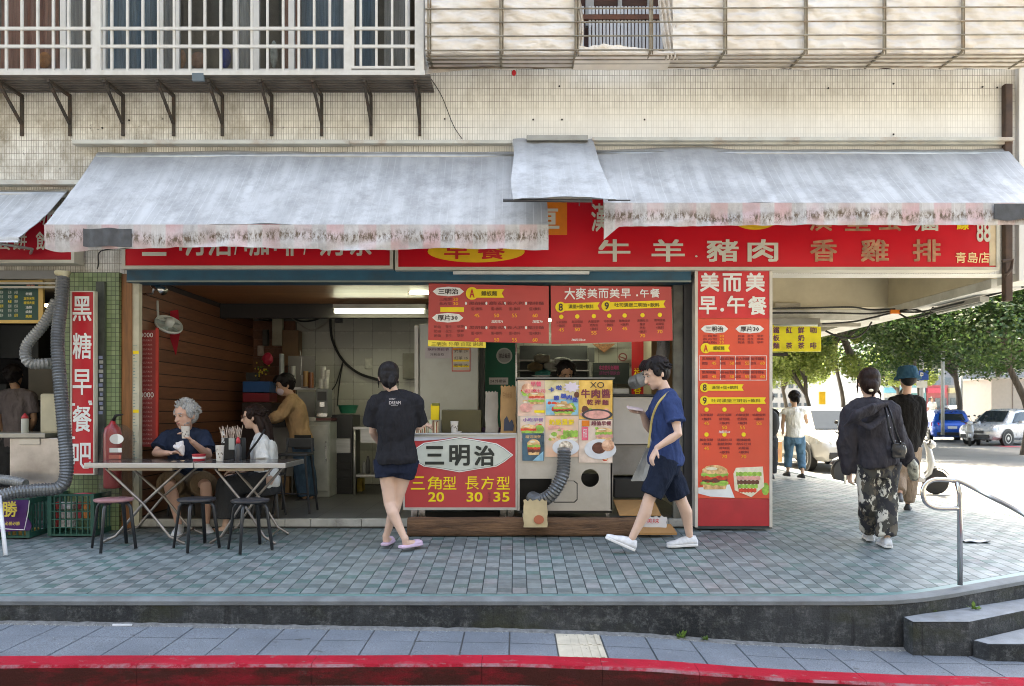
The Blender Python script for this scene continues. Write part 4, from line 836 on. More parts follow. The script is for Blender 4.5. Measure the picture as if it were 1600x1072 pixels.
def hand(mb, w_, d, palm, curl=.5, thumb=1, k=1.0):
    d = Vector(d).normalized(); palm = Vector(palm); palm = (palm - d * palm.dot(d)).normalized(); s = d.cross(palm)
    mb.tube([w_, w_ + d * .03 * k, w_ + d * .085 * k], [.024 * k, .038 * k, .040 * k], 10, ratio=.42, side=s, round_=True)
    for i, (o_, L_) in enumerate(((-.030, .066), (-.010, .078), (.011, .073), (.031, .056))):
        p = w_ + d * .085 * k + s * o_ * k * thumb * -1; a = d; pts = [p - d * .02 * k, p]
        for q in range(3):
            ang = curl * (.55 + .3 * q); a = (a * math.cos(ang) + palm * math.sin(ang)).normalized(); p = p + a * L_ * k * (.42, .33, .25)[q]; pts.append(p)
        mb.tube(pts, [.0095 * k, .0095 * k, .009 * k, .0085 * k, .0075 * k], 7, round_=True)
    p = w_ + d * .025 * k + s * .03 * k * thumb; a = (d * .75 + s * .6 * thumb + palm * .35).normalized()
    mb.tube([p - s * .015 * thumb * k, p, p + a * .032 * k, p + (a + d * .3 + palm * .4 * curl).normalized() * .062 * k], [.012 * k, .012 * k, .0105 * k, .0085 * k], 7, round_=True)
def headparts(mb, c, f, k=1.0, female=False, up=(0, 0, 1)):
    s, f, u = frame(f, up); Rm = Matrix((s, f, u)).transposed(); T = lambda x, y, z: Vector(c) + (s * x + f * y + u * z) * k
    jw = .048 if female else .055
    mb.sph(T(0, -.012, .028), .074 * k, .094 * k, .088 * k, 20, 14, rot=Rm)
    mb.sph(T(0, .012, -.02), .064 * k, .074 * k, .075 * k, 16, 12, rot=Rm)
    mb.sph(T(0, .028, -.062), jw * k, .055 * k, .048 * k, 16, 10, rot=Rm)
    mb.sph(T(0, .062, -.088), .022 * k, .022 * k, .02 * k, 10, 8, rot=Rm)
    mb.tube([T(0, .078, .018), T(0, .094, -.008), T(0, .103, -.026)], [.009 * k, .011 * k, .015 * k], 8, round_=True)
    mb.sph(T(0, .078, -.055), .026 * k, .014 * k, .013 * k, 10, 6, rot=Rm)
    for e in (-1, 1): mb.sph(T(e * .076, -.012, -.008), .010 * k, .021 * k, .031 * k, 8, 8, rot=Rm); mb.sph(T(e * .03, .072, .026), .022 * k, .015 * k, .008 * k, 8, 6, rot=Rm)
    return T, Rm, s, f, u
eyem = M('eye_dark', (.02, .015, .012), .2); eyew = M('eye_white', (.62, .58, .54), .3); lipm = M('lips', (.38, .13, .11), .5); 
def face(t, T, Rm, k, browm, lips=lipm, glasses=False):
    mb = MB(); m2 = MB(); mb3 = MB()
    for e in (-1, 1):
        m2.sph(T(e * .03, .0775, .012), .0125 * k, .0075 * k, .0050 * k, 10, 6, rot=Rm); mb.sph(T(e * .03, .0825, .012), .0065 * k, .005 * k, .0068 * k, 8, 6, rot=Rm)
        mb3.tube([T(e * .013, .087, .031), T(e * .03, .087, .036), T(e * .046, .076, .031)], [.003 * k, .004 * k, .002 * k], 6)
    m2.build('eye', eyew, t, smooth=True); mb.build('iris', eyem, t, smooth=True); mb3.build('eyebrow', browm, t, smooth=True)
    MB().sph(T(0, .0885, -.053), .021 * k, .006 * k, .0055 * k, 10, 6, rot=Rm).build('mouth', lips, t, smooth=True)
def shoe(t, ankle, d, zf=None, k=1.0, up_m=None, sole_m=None, pitch=0, kind='sneaker', nrm=(0, 0, 1)):
    """Shoe pointing along d; pitch raises the toe."""
    d = Vector(d).normalized(); n = Vector(nrm); s = d.cross(n).normalized(); n = s.cross(d).normalized()
    q = Matrix.Rotation(pitch, 3, s); d = q @ d; n = q @ n; h = .075 * k
    base = Vector(ankle) - n * h
    W = [(-.065, .022), (-.05, .034), (0, .037), (.07, .040), (.13, .047), (.175, .043), (.20, .03), (.21, .014)]
    top = {'sneaker': [.05, .085, .092, .078, .055, .045, .038, .03], 'slip': [.018, .022, .02, .03, .055, .05, .04, .03]}[kind]
    mb = MB(); vs = []; L_ = []
    for (a, w_), h_ in zip(W, top):
        ring = []
        for j in range(12):
            an = math.pi * j / 11; ring.append(base + d * a * k + s * math.cos(an) * w_ * k + n * (.018 * k + math.sin(an) ** .8 * (h_ - .012) * k))
        vs += ring
    m_ = len(W); mb.add(vs, [(i * 12 + j, i * 12 + j + 1, (i + 1) * 12 + j + 1, (i + 1) * 12 + j) for i in range(m_ - 1) for j in range(11)] + [tuple(range(12)), tuple((m_ - 1) * 12 + j for j in range(12))] + [(i * 12, (i + 1) * 12, (i + 1) * 12 + 11, i * 12 + 11) for i in range(m_ - 1)])
    o1 = mb.build('shoe' if kind == 'sneaker' else 'slipper', up_m, t, smooth=True)
    out = [base + d * a * k + s * (w_ + .005) * k for a, w_ in W] + [base + d * a * k - s * (w_ + .005) * k for a, w_ in W[::-1]]
    o2 = MB().prism(out, n * .022 * k).build('sole', sole_m or up_m, None, bevel=.005)
    attach2(o2, o1)
def person(label, J, f, skin, hair, hk=None, fh=None, shirt=None, bottom=None, shoes=None, vox=.011, k=1.0, female=False, hands=None, group=None, base=None, showface=True, lean=(0, 0, 1), neckr=.052, belly=1.0, hips=1.0):
    """J: joint name -> world point. Body is one continuous mesh; hair and clothes are its children."""
    J = {a: Vector(b_) for a, b_ in J.items()}; base = base or (J['hl'].x, J['hl'].y, min(J['al'].z, J['ar'].z) - .08)
    t = thing('person', label, 'person', base, group); f = Vector(f).normalized(); fh = Vector(fh or f).normalized()
    hc = (J['hl'] + J['hr']) / 2; sc_ = (J['sl'] + J['sr']) / 2; side = (J['sr'] - J['sl']).normalized(); up = (sc_ - hc).normalized()
    sw = (J['sr'] - J['sl']).length / 2 * 1.0; sw = max(sw, .13 * k); hw = .15 * k * hips
    def torso(mb, e, lo=-.10, hi=1.0, flare=0, n=18):
        # rings from below the hips to the neck; e adds cloth ease
        H = [(lo, hw * (1.0), .105 * hips), (0, hw * 1.03, .115 * hips), (.3, (.128 + .02 * (belly - 1) * 3) * k, .095 * belly), (.6, .145 * k, .11 * (belly * .5 + .5)), (.85, .155 * k, .112), (.97, .14 * k, .095), (1.06, .085 * k, .07), (1.12, .06 * k, .058)]
        L_ = (sc_ - hc).length; sd_ = [hc + up * (q if q < 0 else q * L_) for q, _, _ in H]
        rs = [a + e + (flare if i < 2 else 0) for i, (_, a, _) in enumerate(H)]; ra = [(b_ * k + e + (flare if i < 2 else 0)) / r_ for i, ((_, _, b_), r_) in enumerate(zip(H, rs))]
        if e: sd_ = sd_[:7]; rs = rs[:7]; ra = ra[:7]
        ln = side if abs(side.dot(f)) < .5 else f.cross(up)
        sv = f.cross(up); mb.tube(sd_, rs, n, ratio=ra, side=sv, round_=False)
        for sh in ('sl', 'sr'): mb.sph(J[sh], (.050 * k + e * .8))
        mb.tube([J['sl'] + up * .005, sc_ + up * .025, J['sr'] + up * .005], [.046 * k + e * .8, .062 * k + e, .046 * k + e * .8], 12, ratio=1.0)
    # body
    mb = MB(); torso(mb, 0)
    kh = k * 1.12; T, Rm, hs, hf, hu = headparts(mb, J['head'], fh, kh, female, lean)
    mb.tube([sc_ + up * .0, sc_ + up * .05 + f * .0, J['head'] - hu * .055 * k - hf * .02], [.062 * k, neckr * k, neckr * .96 * k], 12)
    for a in 'lr':
        A, B, C_ = J['s' + a], J['e' + a], J['w' + a]
        mb.tube([A, A.lerp(B, .3), A.lerp(B, .75), B, B.lerp(C_, .3), B.lerp(C_, .75), C_], [.046 * k, .047 * k, .038 * k, .036 * k, .038 * k, .028 * k, .024 * k], 12, round_=True)
        A, B, C_ = J['h' + a], J['k' + a], J['a' + a]
        bk = (C_ - B).normalized(); bend = -(f - bk * f.dot(bk)) * .018
        mb.tube([A, A.lerp(B, .3), A.lerp(B, .75), B, B.lerp(C_, .28) + bend, B.lerp(C_, .65) + bend * .4, C_.lerp(B, .06)], [.088 * k, .082 * k, .060 * k, .052 * k, .056 * k, .040 * k, .032 * k], 14, round_=True)
        if shoes and shoes.get('bare'): 
            d = Vector(J.get('t' + a, C_ + f * .2)) - C_; d.z *= .2; d.normalize()
            mb.tube([C_ + Vector((0, 0, .01)), C_ + Vector((0, 0, -.03)), C_ + d * .1 + Vector((0, 0, -.042)), C_ + d * .17 + Vector((0, 0, -.05))], [.036 * k, .034 * k, .036 * k, .026 * k], 10, round_=True)
    for a, hd in (hands or {}).items():
        hand(mb, J['w' + a], hd[0], hd[1], hd[2], hd[3], k)
    bo = remesh(mb, 'body', skin, vox, 2, parent=t)
    if showface: face(t, T, Rm, kh, hair)
    # clothes
    if shirt:
        mb = MB(); e = shirt.get('ease', .018); torso(mb, e, lo=shirt.get('lo', -.08), flare=shirt.get('flare', 0)); sl_ = shirt.get('sleeve', .5)
        for a in 'lr':
            A, B, C_ = J['s' + a], J['e' + a], J['w' + a]
            if sl_ <= 0: continue
            pts = [A, A.lerp(B, .5)] if sl_ < 1 else [A, A.lerp(B, .5), B]
            rr = [.054 * k + e, .05 * k + e * 1.15] if sl_ < 1 else [.052 * k + e, .048 * k + e, .044 * k + e]
            if sl_ < 1: pts.append(A.lerp(B, sl_ + .12)); rr.append(.049 * k + e * 1.5)
            else: pts += [B.lerp(C_, .5), B.lerp(C_, min(1.03, sl_ - 1 + .1))]; rr += [.040 * k + e, (.030 * k + e * shirt.get('cuff', .7))]
            mb.tube(pts, rr, 14)
        so_ = remesh(mb, shirt.get('name', 'shirt'), shirt['mat'], max(vox, .011), 3, shirt.get('amp', .008), shirt.get('freq', 9), t, shirt.get('stretch', (1.6, 1.6, .7)), seed=hash(label) % 97)
    if bottom:
        mb = MB(); e = bottom.get('ease', .02); ln = bottom.get('len', .85); fl_ = bottom.get('flare', .02)
        sv = f.cross(up); mb.tube([hc + up * .11, hc + up * .02, hc - up * .13], [hw * .93 + e * .5, hw + e, hw * .98 + e], 18, ratio=.76, side=sv)
        for a in 'lr':
            A, B, C_ = J['h' + a], J['k' + a], J['a' + a]
            pts, rr = [A, A.lerp(B, .3)], [.095 * k + e, .092 * k + e]
            if ln <= 1: pts += [A.lerp(B, ln * .75), A.lerp(B, ln)]; rr += [.075 * k + e + fl_ * .6, .068 * k + e + fl_]
            else:
                q = ln - 1; pts += [A.lerp(B, .75), B, B.lerp(C_, q * .5), B.lerp(C_, q)]; rr += [.068 * k + e + fl_ * .5, .062 * k + e + fl_, .055 * k + e + fl_, .045 * k + e + fl_]
            mb.tube(pts, rr, 16)
        remesh(mb, bottom.get('name', 'shorts'), bottom['mat'], max(vox, .011), 3, bottom.get('amp', .008), bottom.get('freq', 8), t, bottom.get('stretch', (1.5, 1.5, .8)), seed=3)
    if shoes and not shoes.get('none'):
        for a in 'lr':
            d = Vector(J.get('t' + a, J['a' + a] + f * .2)) - J['a' + a]; pit = shoes.get('pitch', {}).get(a, 0); d.z = 0
            shoe(t, J['a' + a], d, k=k, up_m=shoes['mat'], sole_m=shoes.get('sole', shoes['mat']), pitch=pit, kind=shoes.get('kind', 'sneaker'))
    # hair
    if hk:
        k = kh; mb = MB(); S = lambda x, y, z, a, b_, c_: mb.sph(T(x, y, z), a * k, b_ * k, c_ * k, 16, 12, rot=Rm)
        S(0, -.031, .050, .088, .098, .082); S(0, -.045, .004, .085, .080, .092)
        random.seed(11)
        for i in range(0 if 'hat' in hk or 'sleek' in hk else 90):
            a, e_ = random.uniform(0, 6.28), random.uniform(-.5, 1.5); q_ = Vector((math.cos(a) * math.cos(e_), math.sin(a) * math.cos(e_), math.sin(e_)))
            if q_.y > .35 and q_.z < .45: continue
            p_ = Vector((q_.x * .083, -.028 + q_.y * .094, .040 + q_.z * .082)); d_ = (Vector((q_.x, q_.y, -.6 + q_.z * .3)) + Vector((random.gauss(0, .4), random.gauss(0, .4), 0))).normalized(); L_ = random.uniform(.025, .05)
            a1 = p_ + d_ * L_ * .5; a2 = p_ + d_ * L_ - q_ * .006; mb.tube([T(*p_), T(*a1), T(*a2)], [.013 * k, .011 * k, .004 * k], 5)
        if 'fringe' in hk:
            for i in range(7): x = (i - 3) * .018; mb.tube([T(x * .9, .030, .116), T(x, .070, .092), T(x * 1.15 + .004 * ((i * 7) % 3 - 1), .086, .056 + .006 * (i % 3))], [.018 * k, .014 * k, .004 * k], 7, round_=True)
        if 'sides' in hk:
            for e in (-1, 1): mb.sph(T(e * .072, .005, .025), .018 * k, .045 * k, .048 * k, 10, 8, rot=Rm)
        if 'spiky' in hk:
            random.seed(3)
            for i in range(46):
                a, b_ = random.uniform(0, 6.28), random.uniform(0, 1.1); q = (math.sin(b_) * math.cos(a), math.sin(b_) * math.sin(a), math.cos(b_)); p = T(q[0] * .078, -.015 + q[1] * .09, .05 + q[2] * .072); d = (hs * q[0] + hf * q[1] + hu * (q[2] + .5)).normalized()
                mb.tube([p, p + d * .022, p + d * .036 + hs * random.uniform(-.01, .01)], [.013, .010, .004], 5)
        if 'nape' in hk: S(0, -.058, -.035, .070, .058, .072); mb.tube([T(.02, -.10, -.03), T(.01, -.112, -.08), T(.0, -.10, -.125)], [.035 * k, .026 * k, .008 * k], 8, round_=True)
        if 'pony' in hk: mb.tube([T(0, -.10, -.005), T(0, -.135, -.02), T(0, -.145, -.07), T(0, -.13, -.12)], [.024 * k, .032 * k, .030 * k, .012 * k], 10, round_=True)
        if 'bun' in hk: S(0, -.105, -.035, .05, .04, .05); mb.tube([T(.05, -.06, -.06), T(.085, -.03, -.10), T(.09, -.01, -.15)], [.018, .01, .004], 6, round_=True)
        if 'long' in hk:
            for x, y, r_, L_ in ((0, -.09, .055, .30), (-.06, -.06, .036, .27), (.06, -.06, .036, .29), (.03, -.085, .045, .34), (-.03, -.085, .045, .33)):
                pts = [T(x * .8, y * .5, .05), T(x * 1.1, y * 1.15, -.03)] + [T(x * 1.25 + .014 * math.sin(i * 1.9 + x * 30), y * 1.3 - .01 * i, -.03 - L_ * i / 4) for i in range(1, 5)]
                mb.tube(pts, [r_ * .7, r_, r_, r_ * .9, r_ * .75, r_ * .3], 8, round_=True)
        if 'strands' in hk:
            for e in (-1, 1): mb.tube([T(e * .068, .035, .05), T(e * .083, .03, -.03), T(e * .080, .03, -.10)], [.012, .009, .003], 6, round_=True)
        remesh(mb, 'hair', hair, .0062 if vox < .012 else .012, 0, .003, 40, t, (1.5, 1.5, .5), seed=5)
    return t, T, Rm
def skinm(nm, c): return M(nm, c, .5, var=.08, vs=9, bump=.05, bs=60)
sk_pale = skinm('skin_pale', (.60, .40, .31)); sk_mid = skinm('skin_mid', (.52, .32, .22)); sk_red = skinm('skin_ruddy', (.55, .33, .25)); sk_tan = skinm('skin_tan', (.42, .24, .15))
def hairm(nm, c): return M(nm, c, .5, var=.4, vs=60, bump=.25, bs=60, stretch=(2.5, 2.5, .4), spec=.18)
h_black = hairm('hair_black', (.012, .010, .011)); h_grey = hairm('hair_grey', (.33, .33, .33)); h_brown = hairm('hair_dark_brown', (.018, .009, .007))
def cloth(nm, c, var=.14, **k_):
    m = M(nm, c, .92, var=var, vs=7, bump=.12, bs=240, spec=.12, **k_); n, l = m.node_tree.nodes, m.node_tree.links; b = n['Principled BSDF']
    bu = n.new('ShaderNodeBump'); bu.inputs['Strength'].default_value = 1; bu.inputs['Distance'].default_value = .05; v = coords(n, l, (1.5, 1.5, .8))
    l.new(noi(n, l, v, 7, 3, .5), bu.inputs['Height']); l.new(b.inputs['Normal'].links[0].from_socket, bu.inputs['Normal']); l.new(bu.outputs[0], b.inputs['Normal']); return m
navy = cloth('navy_tshirt', (.022, .032, .062)); blk = cloth('black_tshirt', (.020, .020, .024)); dshort = cloth('dark_blue_shorts', (.016, .021, .040)); blue_t = cloth('blue_tshirt', (.030, .050, .135)); dnavy = cloth('deep_navy_shorts', (.014, .020, .038))
khaki = cloth('khaki_shorts', (.17, .12, .075)); whitet = cloth('white_blouse', (.74, .74, .72)); char = cloth('charcoal_trousers', (.045, .047, .052)); tan = cloth('tan_shirt', (.42, .28, .16)); jean = cloth('denim', (.045, .085, .14), .3); jean2 = cloth('light_denim', (.10, .19, .28), .3)
hood = cloth('grey_hoodie', (.040, .038, .046)); blacks = cloth('black_sweater', (.013, .012, .012)); beige = cloth('beige_trousers', (.28, .21, .16))
wshoe = M('white_sneaker', (.62, .63, .66), .6, var=.12, vs=30, bump=.2); wsole = M('white_sole', (.68, .68, .68), .5); pslip = M('pink_slipper', (.56, .42, .56), .6, var=.06); dshoe = M('dark_shoe', (.04, .04, .045), .6); brsan = M('sandal', (.25, .14, .09), .6)
# --- standing woman in black, seen from behind
D = 7.02; q = lambda x, y, dd=0: P(x, y, D + dd)
t, T, Rm = person('young woman from behind in black t-shirt, dark shorts and pink slippers at the sandwich counter',
    dict(head=q(607, 590, .02), sl=q(590, 629), sr=q(646, 627), el=q(582, 674, .08), er=q(652, 668, .14), wl=q(592, 692, .26), wr=q(662, 664, .38), hl=q(603, 716), hr=q(636, 716), kl=q(608, 786, -.02), kr=q(620, 786, .03), al=q(633, 843, -.09), ar=q(603, 839, .05), tl=q(652, 850, .02), tr=q(612, 846, .25)),
    (.12, 1, 0), sk_pale, h_black, ('sleek', 'sides', 'strands', 'nape'), fh=(-.25, 1, -.25), shirt=dict(mat=blk, sleeve=.66, ease=.040, lo=-.05, flare=.012, amp=.013), bottom=dict(mat=dshort, len=.42, ease=.024, flare=.018, amp=.006), shoes=dict(mat=pslip, kind='slip', bare=True),
    vox=.0085, k=.93, female=True, hands=dict(l=((.3, 1, .1), (1, 0, -.2), .8, 1), r=((.5, 1, 0), (-.3, 0, -1), .6, -1)), showface=False, hips=1.02)
for s_, x0, y0, x1, y1 in (("DON'T", 608, 622, 618, 625), ('DREAM', 608, 626.5, 626, 632), ('MAKE IT', 611, 633, 622, 634.5)):
    o = txt(s_, x0, y0, x1, y1, 6.86, M('print_pale', (.45, .42, .42), .7), t, bold=.02); 
# --- walking man with phone
D = 6.95; q = lambda x, y, dd=0: P(x, y, D + dd)
t, T, Rm = person('man in blue t-shirt and navy shorts walking while looking at his phone',
    dict(head=q(1024, 584, 0), sl=q(1034, 622, .16), sr=q(1049, 626, -.17), el=q(1014, 672, .22), er=q(1060, 678, -.27), wl=q(1003, 644, .05), wr=q(1026, 700, -.24), hl=q(1036, 716, .09), hr=q(1044, 716, -.09), kl=q(1066, 786, .08), kr=q(1013, 782, -.10), al=q(1078, 840, .12), ar=q(986, 844, -.10), tl=q(1045, 846, .12), tr=q(955, 835, -.10)),
    (-1, -.12, 0), sk_pale, h_black, ('fringe', 'sides'), fh=(-1, -.34, -.50), shirt=dict(mat=blue_t, sleeve=.55, ease=.026, lo=-.06, flare=.012, amp=.014), bottom=dict(mat=dnavy, len=.88, ease=.018, flare=.014, amp=.012), shoes=dict(mat=wshoe, sole=wsole, pitch=dict(l=-.05, r=.42)),
    vox=.0085, k=1.0, hands=dict(l=((-.9, -.2, .12), (.1, -.4, 1), .55, -1), r=((-.45, -.1, -.9), (.8, .3, -.3), .45, 1)))
ph = MB().obox(P(992, 638.5, 6.93), Vector((-.072, -.02, .010)), Vector((0, .036, .012)), Vector((.002, 0, .005))).build('phone', M('phone_pink', (.5, .42, .42), .3), bevel=.004); tag(ph, 'pale smartphone held flat in the hand of the walking man', 'phone')
strap = MB().tube(smoothpath([P(1046, 612, 6.80), P(1030, 628, 6.76), P(1020, 650, 6.78), P(1016, 675, 6.80), P(1013, 700, 6.80)], 5), .010, 8, ratio=.25, side=(1, 0, 0)).build('strap', M('yellow_strap', (.42, .33, .12), .8), smooth=True)
tb = thing('tote_bag', 'white tote bag with a mustard strap hanging at the walking man\'s far side', 'bag', P(1008, 750, 7.1)); attach(strap, tb)
MB().grid(lambda u, v: (PX(1020 - 24 * v * (1 - u) - 6 * v + 20 * u, 7.03), 7.15 + .03 * math.sin(u * 5), PZ(690 + 64 * v, 7.03)), 8, 10, thick=(0, .05, 0)).build('bag_body', cloth('tote_white', (.6, .6, .58)), tb, smooth=True)
# --- seated grey-haired man drinking
D = 8.0; q = lambda x, y, dd=0: P(x, y, D + dd)
t, T, Rm = person('grey-haired man in navy t-shirt and khaki shorts drinking from a paper cup at the table',
    dict(head=q(289, 649, -.12), sl=q(262, 683, .05), sr=q(318, 682, 0), el=q(243, 708, -.10), er=q(326, 712, -.12), wl=q(264, 708, -.38), wr=q(300, 690, -.36), hl=q(276, 754, .22), hr=q(306, 754, .22), kl=q(264, 757, -.26), kr=q(321, 757, -.22), al=q(280, 821, -.22), ar=q(323, 820, -.12), tl=q(272, 832, -.52), tr=q(330, 830, -.4)),
    (-.05, -1, 0), sk_red, h_grey, ('spiky', 'sides'), fh=(-.42, -1, -.22), shirt=dict(mat=navy, sleeve=.62, ease=.024, lo=-.05, amp=.013), bottom=dict(mat=khaki, len=.86, ease=.03, flare=.03), shoes=dict(mat=wshoe, sole=wsole),
    vox=.009, k=1.04, belly=1.12, hands=dict(l=((.9, -.2, .1), (.1, -.2, -1), .5, -1), r=((-.55, -.15, .75), (-.6, -.3, -.6), .9, 1)))
# beard shadow
bd = MB(); 
for a in range(9):
    an = math.pi * (a / 8 - .5); bd.sph(T(math.sin(an) * .052, .022 + math.cos(an) * .05, -.082 + .026 * abs(math.sin(an))), .012, .010, .016, 8, 6)
remesh(bd, 'beard', M('beard_grey', (.30, .26, .24), .9, var=.3, vs=80), .006, 1, .002, 60, t)
# --- seated woman in profile
q = lambda x, y, dd=0: P(x, y, D + dd); D = 8.0
t, T, Rm = person('woman with long dark hair, sunglasses and white blouse seated facing left at the table end',
    dict(head=q(395, 652, 0), sl=q(408, 691, -.15), sr=q(412, 689, .15), el=q(409, 722, -.24), er=q(404, 722, .18), wl=q(372, 735, -.25), wr=q(370, 742, .05), hl=q(418, 752, -.08), hr=q(418, 752, .10), kl=q(358, 757, -.12), kr=q(364, 757, .08), al=q(352, 822, -.16), ar=q(366, 822, .05), tl=q(326, 832, -.22), tr=q(340, 832, 0)),
    (-1, -.1, 0), sk_pale, h_brown, ('long', 'sides'), fh=(-1, -.12, -.08), shirt=dict(mat=whitet, sleeve=.85, ease=.026, lo=-.06, amp=.010), bottom=dict(mat=char, len=1.82, ease=.02, flare=.05, name='trousers'), shoes=dict(mat=brsan, kind='slip', bare=True),
    vox=.009, k=.92, female=True, hands=dict(l=((-1, -.1, -.1), (0, 0, -1), .5, -1), r=((-1, 0, -.1), (0, 0, -1), .5, 1)))
sg = MB()
for e in (-1, 1): sg.sph(T(e * .032, .094, .012), .025, .006, .021, 12, 8, rot=Rm); sg.tube([T(e * .055, .088, .018), T(e * .076, .04, .014), T(e * .078, -.01, .01)], .003, 5)
sg.tube([T(-.012, .1, .018), T(.012, .1, .018)], .003, 5); sg.build('sunglasses', M('brown_lens', (.10, .04, .02), .15), t, smooth=True)
tag(MB().tube(smoothpath([P(414, 671, 7.80), P(402, 690, 7.72), P(390, 706, 7.74), P(382, 722, 7.8)], 5), .011, 8, ratio=.3).build('shoulder_strap', M('black_strap', (.015, .015, .017), .6), smooth=True), 'black shoulder strap across the seated woman\'s white blouse', 'bag strap')
# --- masked worker in tan shirt
D = 9.7; q = lambda x, y, dd=0: P(x, y, D + dd)
t, T, Rm = person('shop worker in tan shirt, jeans and face mask bending over a worktop inside',
    dict(head=q(444, 602, 0), sl=q(453, 630, -.16), sr=q(462, 628, .16), el=q(437, 650, -.28), er=q(436, 652, .2), wl=q(424, 652, -.28), wr=q(422, 655, .1), hl=q(471, 692, -.1), hr=q(473, 692, .1), kl=q(472, 735, -.1), kr=q(480, 735, .1), al=q(476, 780, -.1), ar=q(486, 780, .1)),
    (-1, -.2, 0), sk_mid, h_black, ('fringe', 'sides'), fh=(-.9, -.6, -.45), shirt=dict(mat=tan, sleeve=1.9, ease=.03, lo=-.03, amp=.012), bottom=dict(mat=jean, len=1.9, ease=.02, flare=.02, name='jeans'), shoes=dict(mat=dshoe),
    vox=.013, k=.98, hands=dict(l=((-1, 0, -.2), (0, 0, -1), .5, -1), r=((-1, 0, -.2), (0, 0, -1), .5, 1)))
MB().sph(T(0, .060, -.045), .062, .052, .052, 14, 10, rot=Rm).build('face_mask', M('mask_lilac', (.58, .50, .58), .8), t, smooth=True)
MB().grid(lambda u, v: (PX(458 + 26 * u, 9.4), 9.45 - .04 * math.sin(u * 3.1), PZ(680 + 22 * v, 9.4)), 8, 6, thick=(0, .02, 0)).build('apron', M('black_apron', (.02, .02, .022), .9), t, smooth=True)
# --- cook behind the griddle
D = 9.0; q = lambda x, y, dd=0: P(x, y, D + dd)
person('cook with receding dark hair looking down behind the poster-covered griddle',
    dict(head=q(884, 583, 0), sl=q(859, 616, .02), sr=q(912, 616, .02), el=q(852, 655, 0), er=q(918, 655, 0), wl=q(868, 660, -.3), wr=q(900, 660, -.3), hl=q(874, 690, .1), hr=q(896, 690, .1), kl=q(874, 745, .05), kr=q(896, 745, .05), al=q(874, 795, .1), ar=q(896, 795, .1)),
    (0, -1, 0), sk_tan, h_black, ('sides', 'x'), fh=(.15, -1, -.62), shirt=dict(mat=navy, sleeve=.6), bottom=dict(mat=dshort, len=1.9, name='trousers'), shoes=dict(mat=dshoe), vox=.013, k=1.0, hands=dict(l=((.4, -1, 0), (0, 0, -1), .8, 1), r=((-.4, -1, 0), (0, 0, -1), .8, -1)))
# --- neighbour stall worker
D = 9.3; q = lambda x, y, dd=0: P(x, y, D + dd)
person('stall worker in grey t-shirt half lost in the dark at far left',
    dict(head=q(23, 588, 0), sl=q(3, 618, 0), sr=q(48, 618, 0), el=q(-2, 655, .05), er=q(54, 655, .05), wl=q(8, 680, .2), wr=q(44, 680, .2), hl=q(14, 690, 0), hr=q(36, 690, 0), kl=q(14, 740, 0), kr=q(36, 740, 0), al=q(14, 790, 0), ar=q(36, 790, 0)),
    (0, 1, 0), sk_tan, h_black, ('bun',), fh=(0, 1, -.2), shirt=dict(mat=cloth('grey_tshirt', (.16, .14, .15)), sleeve=.6), bottom=dict(mat=char, len=1.9, name='trousers'), shoes=dict(mat=dshoe), vox=.014, k=.95, showface=False)
# --- woman in hoodie and paint-splashed camouflage trousers
camo, n, l, b = nodes('camouflage'); v = coords(n, l)
c = mix(n, l, rng(n, l, noi(n, l, v, 9, 3), .49, .51), (.05, .048, .042), (.022, .022, .026)); c = mix(n, l, rng(n, l, noi(n, l, coords(n, l, (1, 1, .8)), 14, 4, .6), .56, .585), c, (.10, .085, .065))
c = mix(n, l, rng(n, l, noi(n, l, coords(n, l, (1.2, 1.2, .7)), 8, 6, .62), .565, .59), c, (.52, .50, .44)); l.new(c, b.inputs['Base Color']); b.inputs['Roughness'].default_value = .9
D = 7.12; q = lambda x, y, dd=0: P(x, y, D + dd)
t, T, Rm = person('woman from behind in dark grey hoodie and baggy splashed camouflage trousers',
    dict(head=q(1357, 599, .04), sl=q(1334, 641, 0), sr=q(1387, 641, 0), el=q(1322, 692, .02), er=q(1404, 690, .05), wl=q(1328, 736, .08), wr=q(1424, 726, .14), hl=q(1355, 722, 0), hr=q(1388, 722, 0), kl=q(1358, 782, .05), kr=q(1384, 782, .0), al=q(1359, 832, .20), ar=q(1386, 842, -.06), tl=q(1354, 842, .4), tr=q(1372, 850, .2)),
    (-.08, 1, 0), sk_pale, h_brown, ('bun', 'sides', 'strands', 'sleek', 'nape'), fh=(.15, 1, -.15), shirt=dict(mat=hood, sleeve=2.0, ease=.046, lo=-.035, amp=.024, freq=7, name='hoodie', cuff=.8), bottom=dict(mat=camo, len=1.93, ease=.012, flare=.030, name='trousers', amp=.020, freq=7), shoes=dict(mat=wshoe, sole=wsole), vox=.010, k=.95, female=True, hands=dict(r=((.3, .1, -1), (-1, 0, 0), .8, 1), l=((0, .1, -1), (1, 0, 0), .8, -1)), showface=False)
hm = MB(); hm.tube([P(1322, 664, 6.97), P(1338, 650, 6.92), P(1360, 640, 6.90), P(1384, 632, 6.96)], [.03, .075, .085, .04], 14, ratio=.5, round_=True); hm.tube([P(1330, 655, 6.98), P(1358, 668, 6.92), P(1382, 650, 6.95)], [.03, .05, .03], 12, ratio=.5, round_=True); remesh(hm, 'hood', hood, .011, 3, .012, 10, t)
remesh(MB().sph(P(1361, 610, 6.93), .022, .012, .014), 'hair_clip', M('cream_clip', (.6, .55, .42), .5), .005, 0, parent=t)
hbg = thing('shoulder_bag', 'small black leather shoulder bag with metal studs on the hoodie woman\'s hip', 'bag', P(1405, 716, 6.95)); bk_ = M('black_leather', (.012, .012, .014), .35, bump=.3, bs=60)
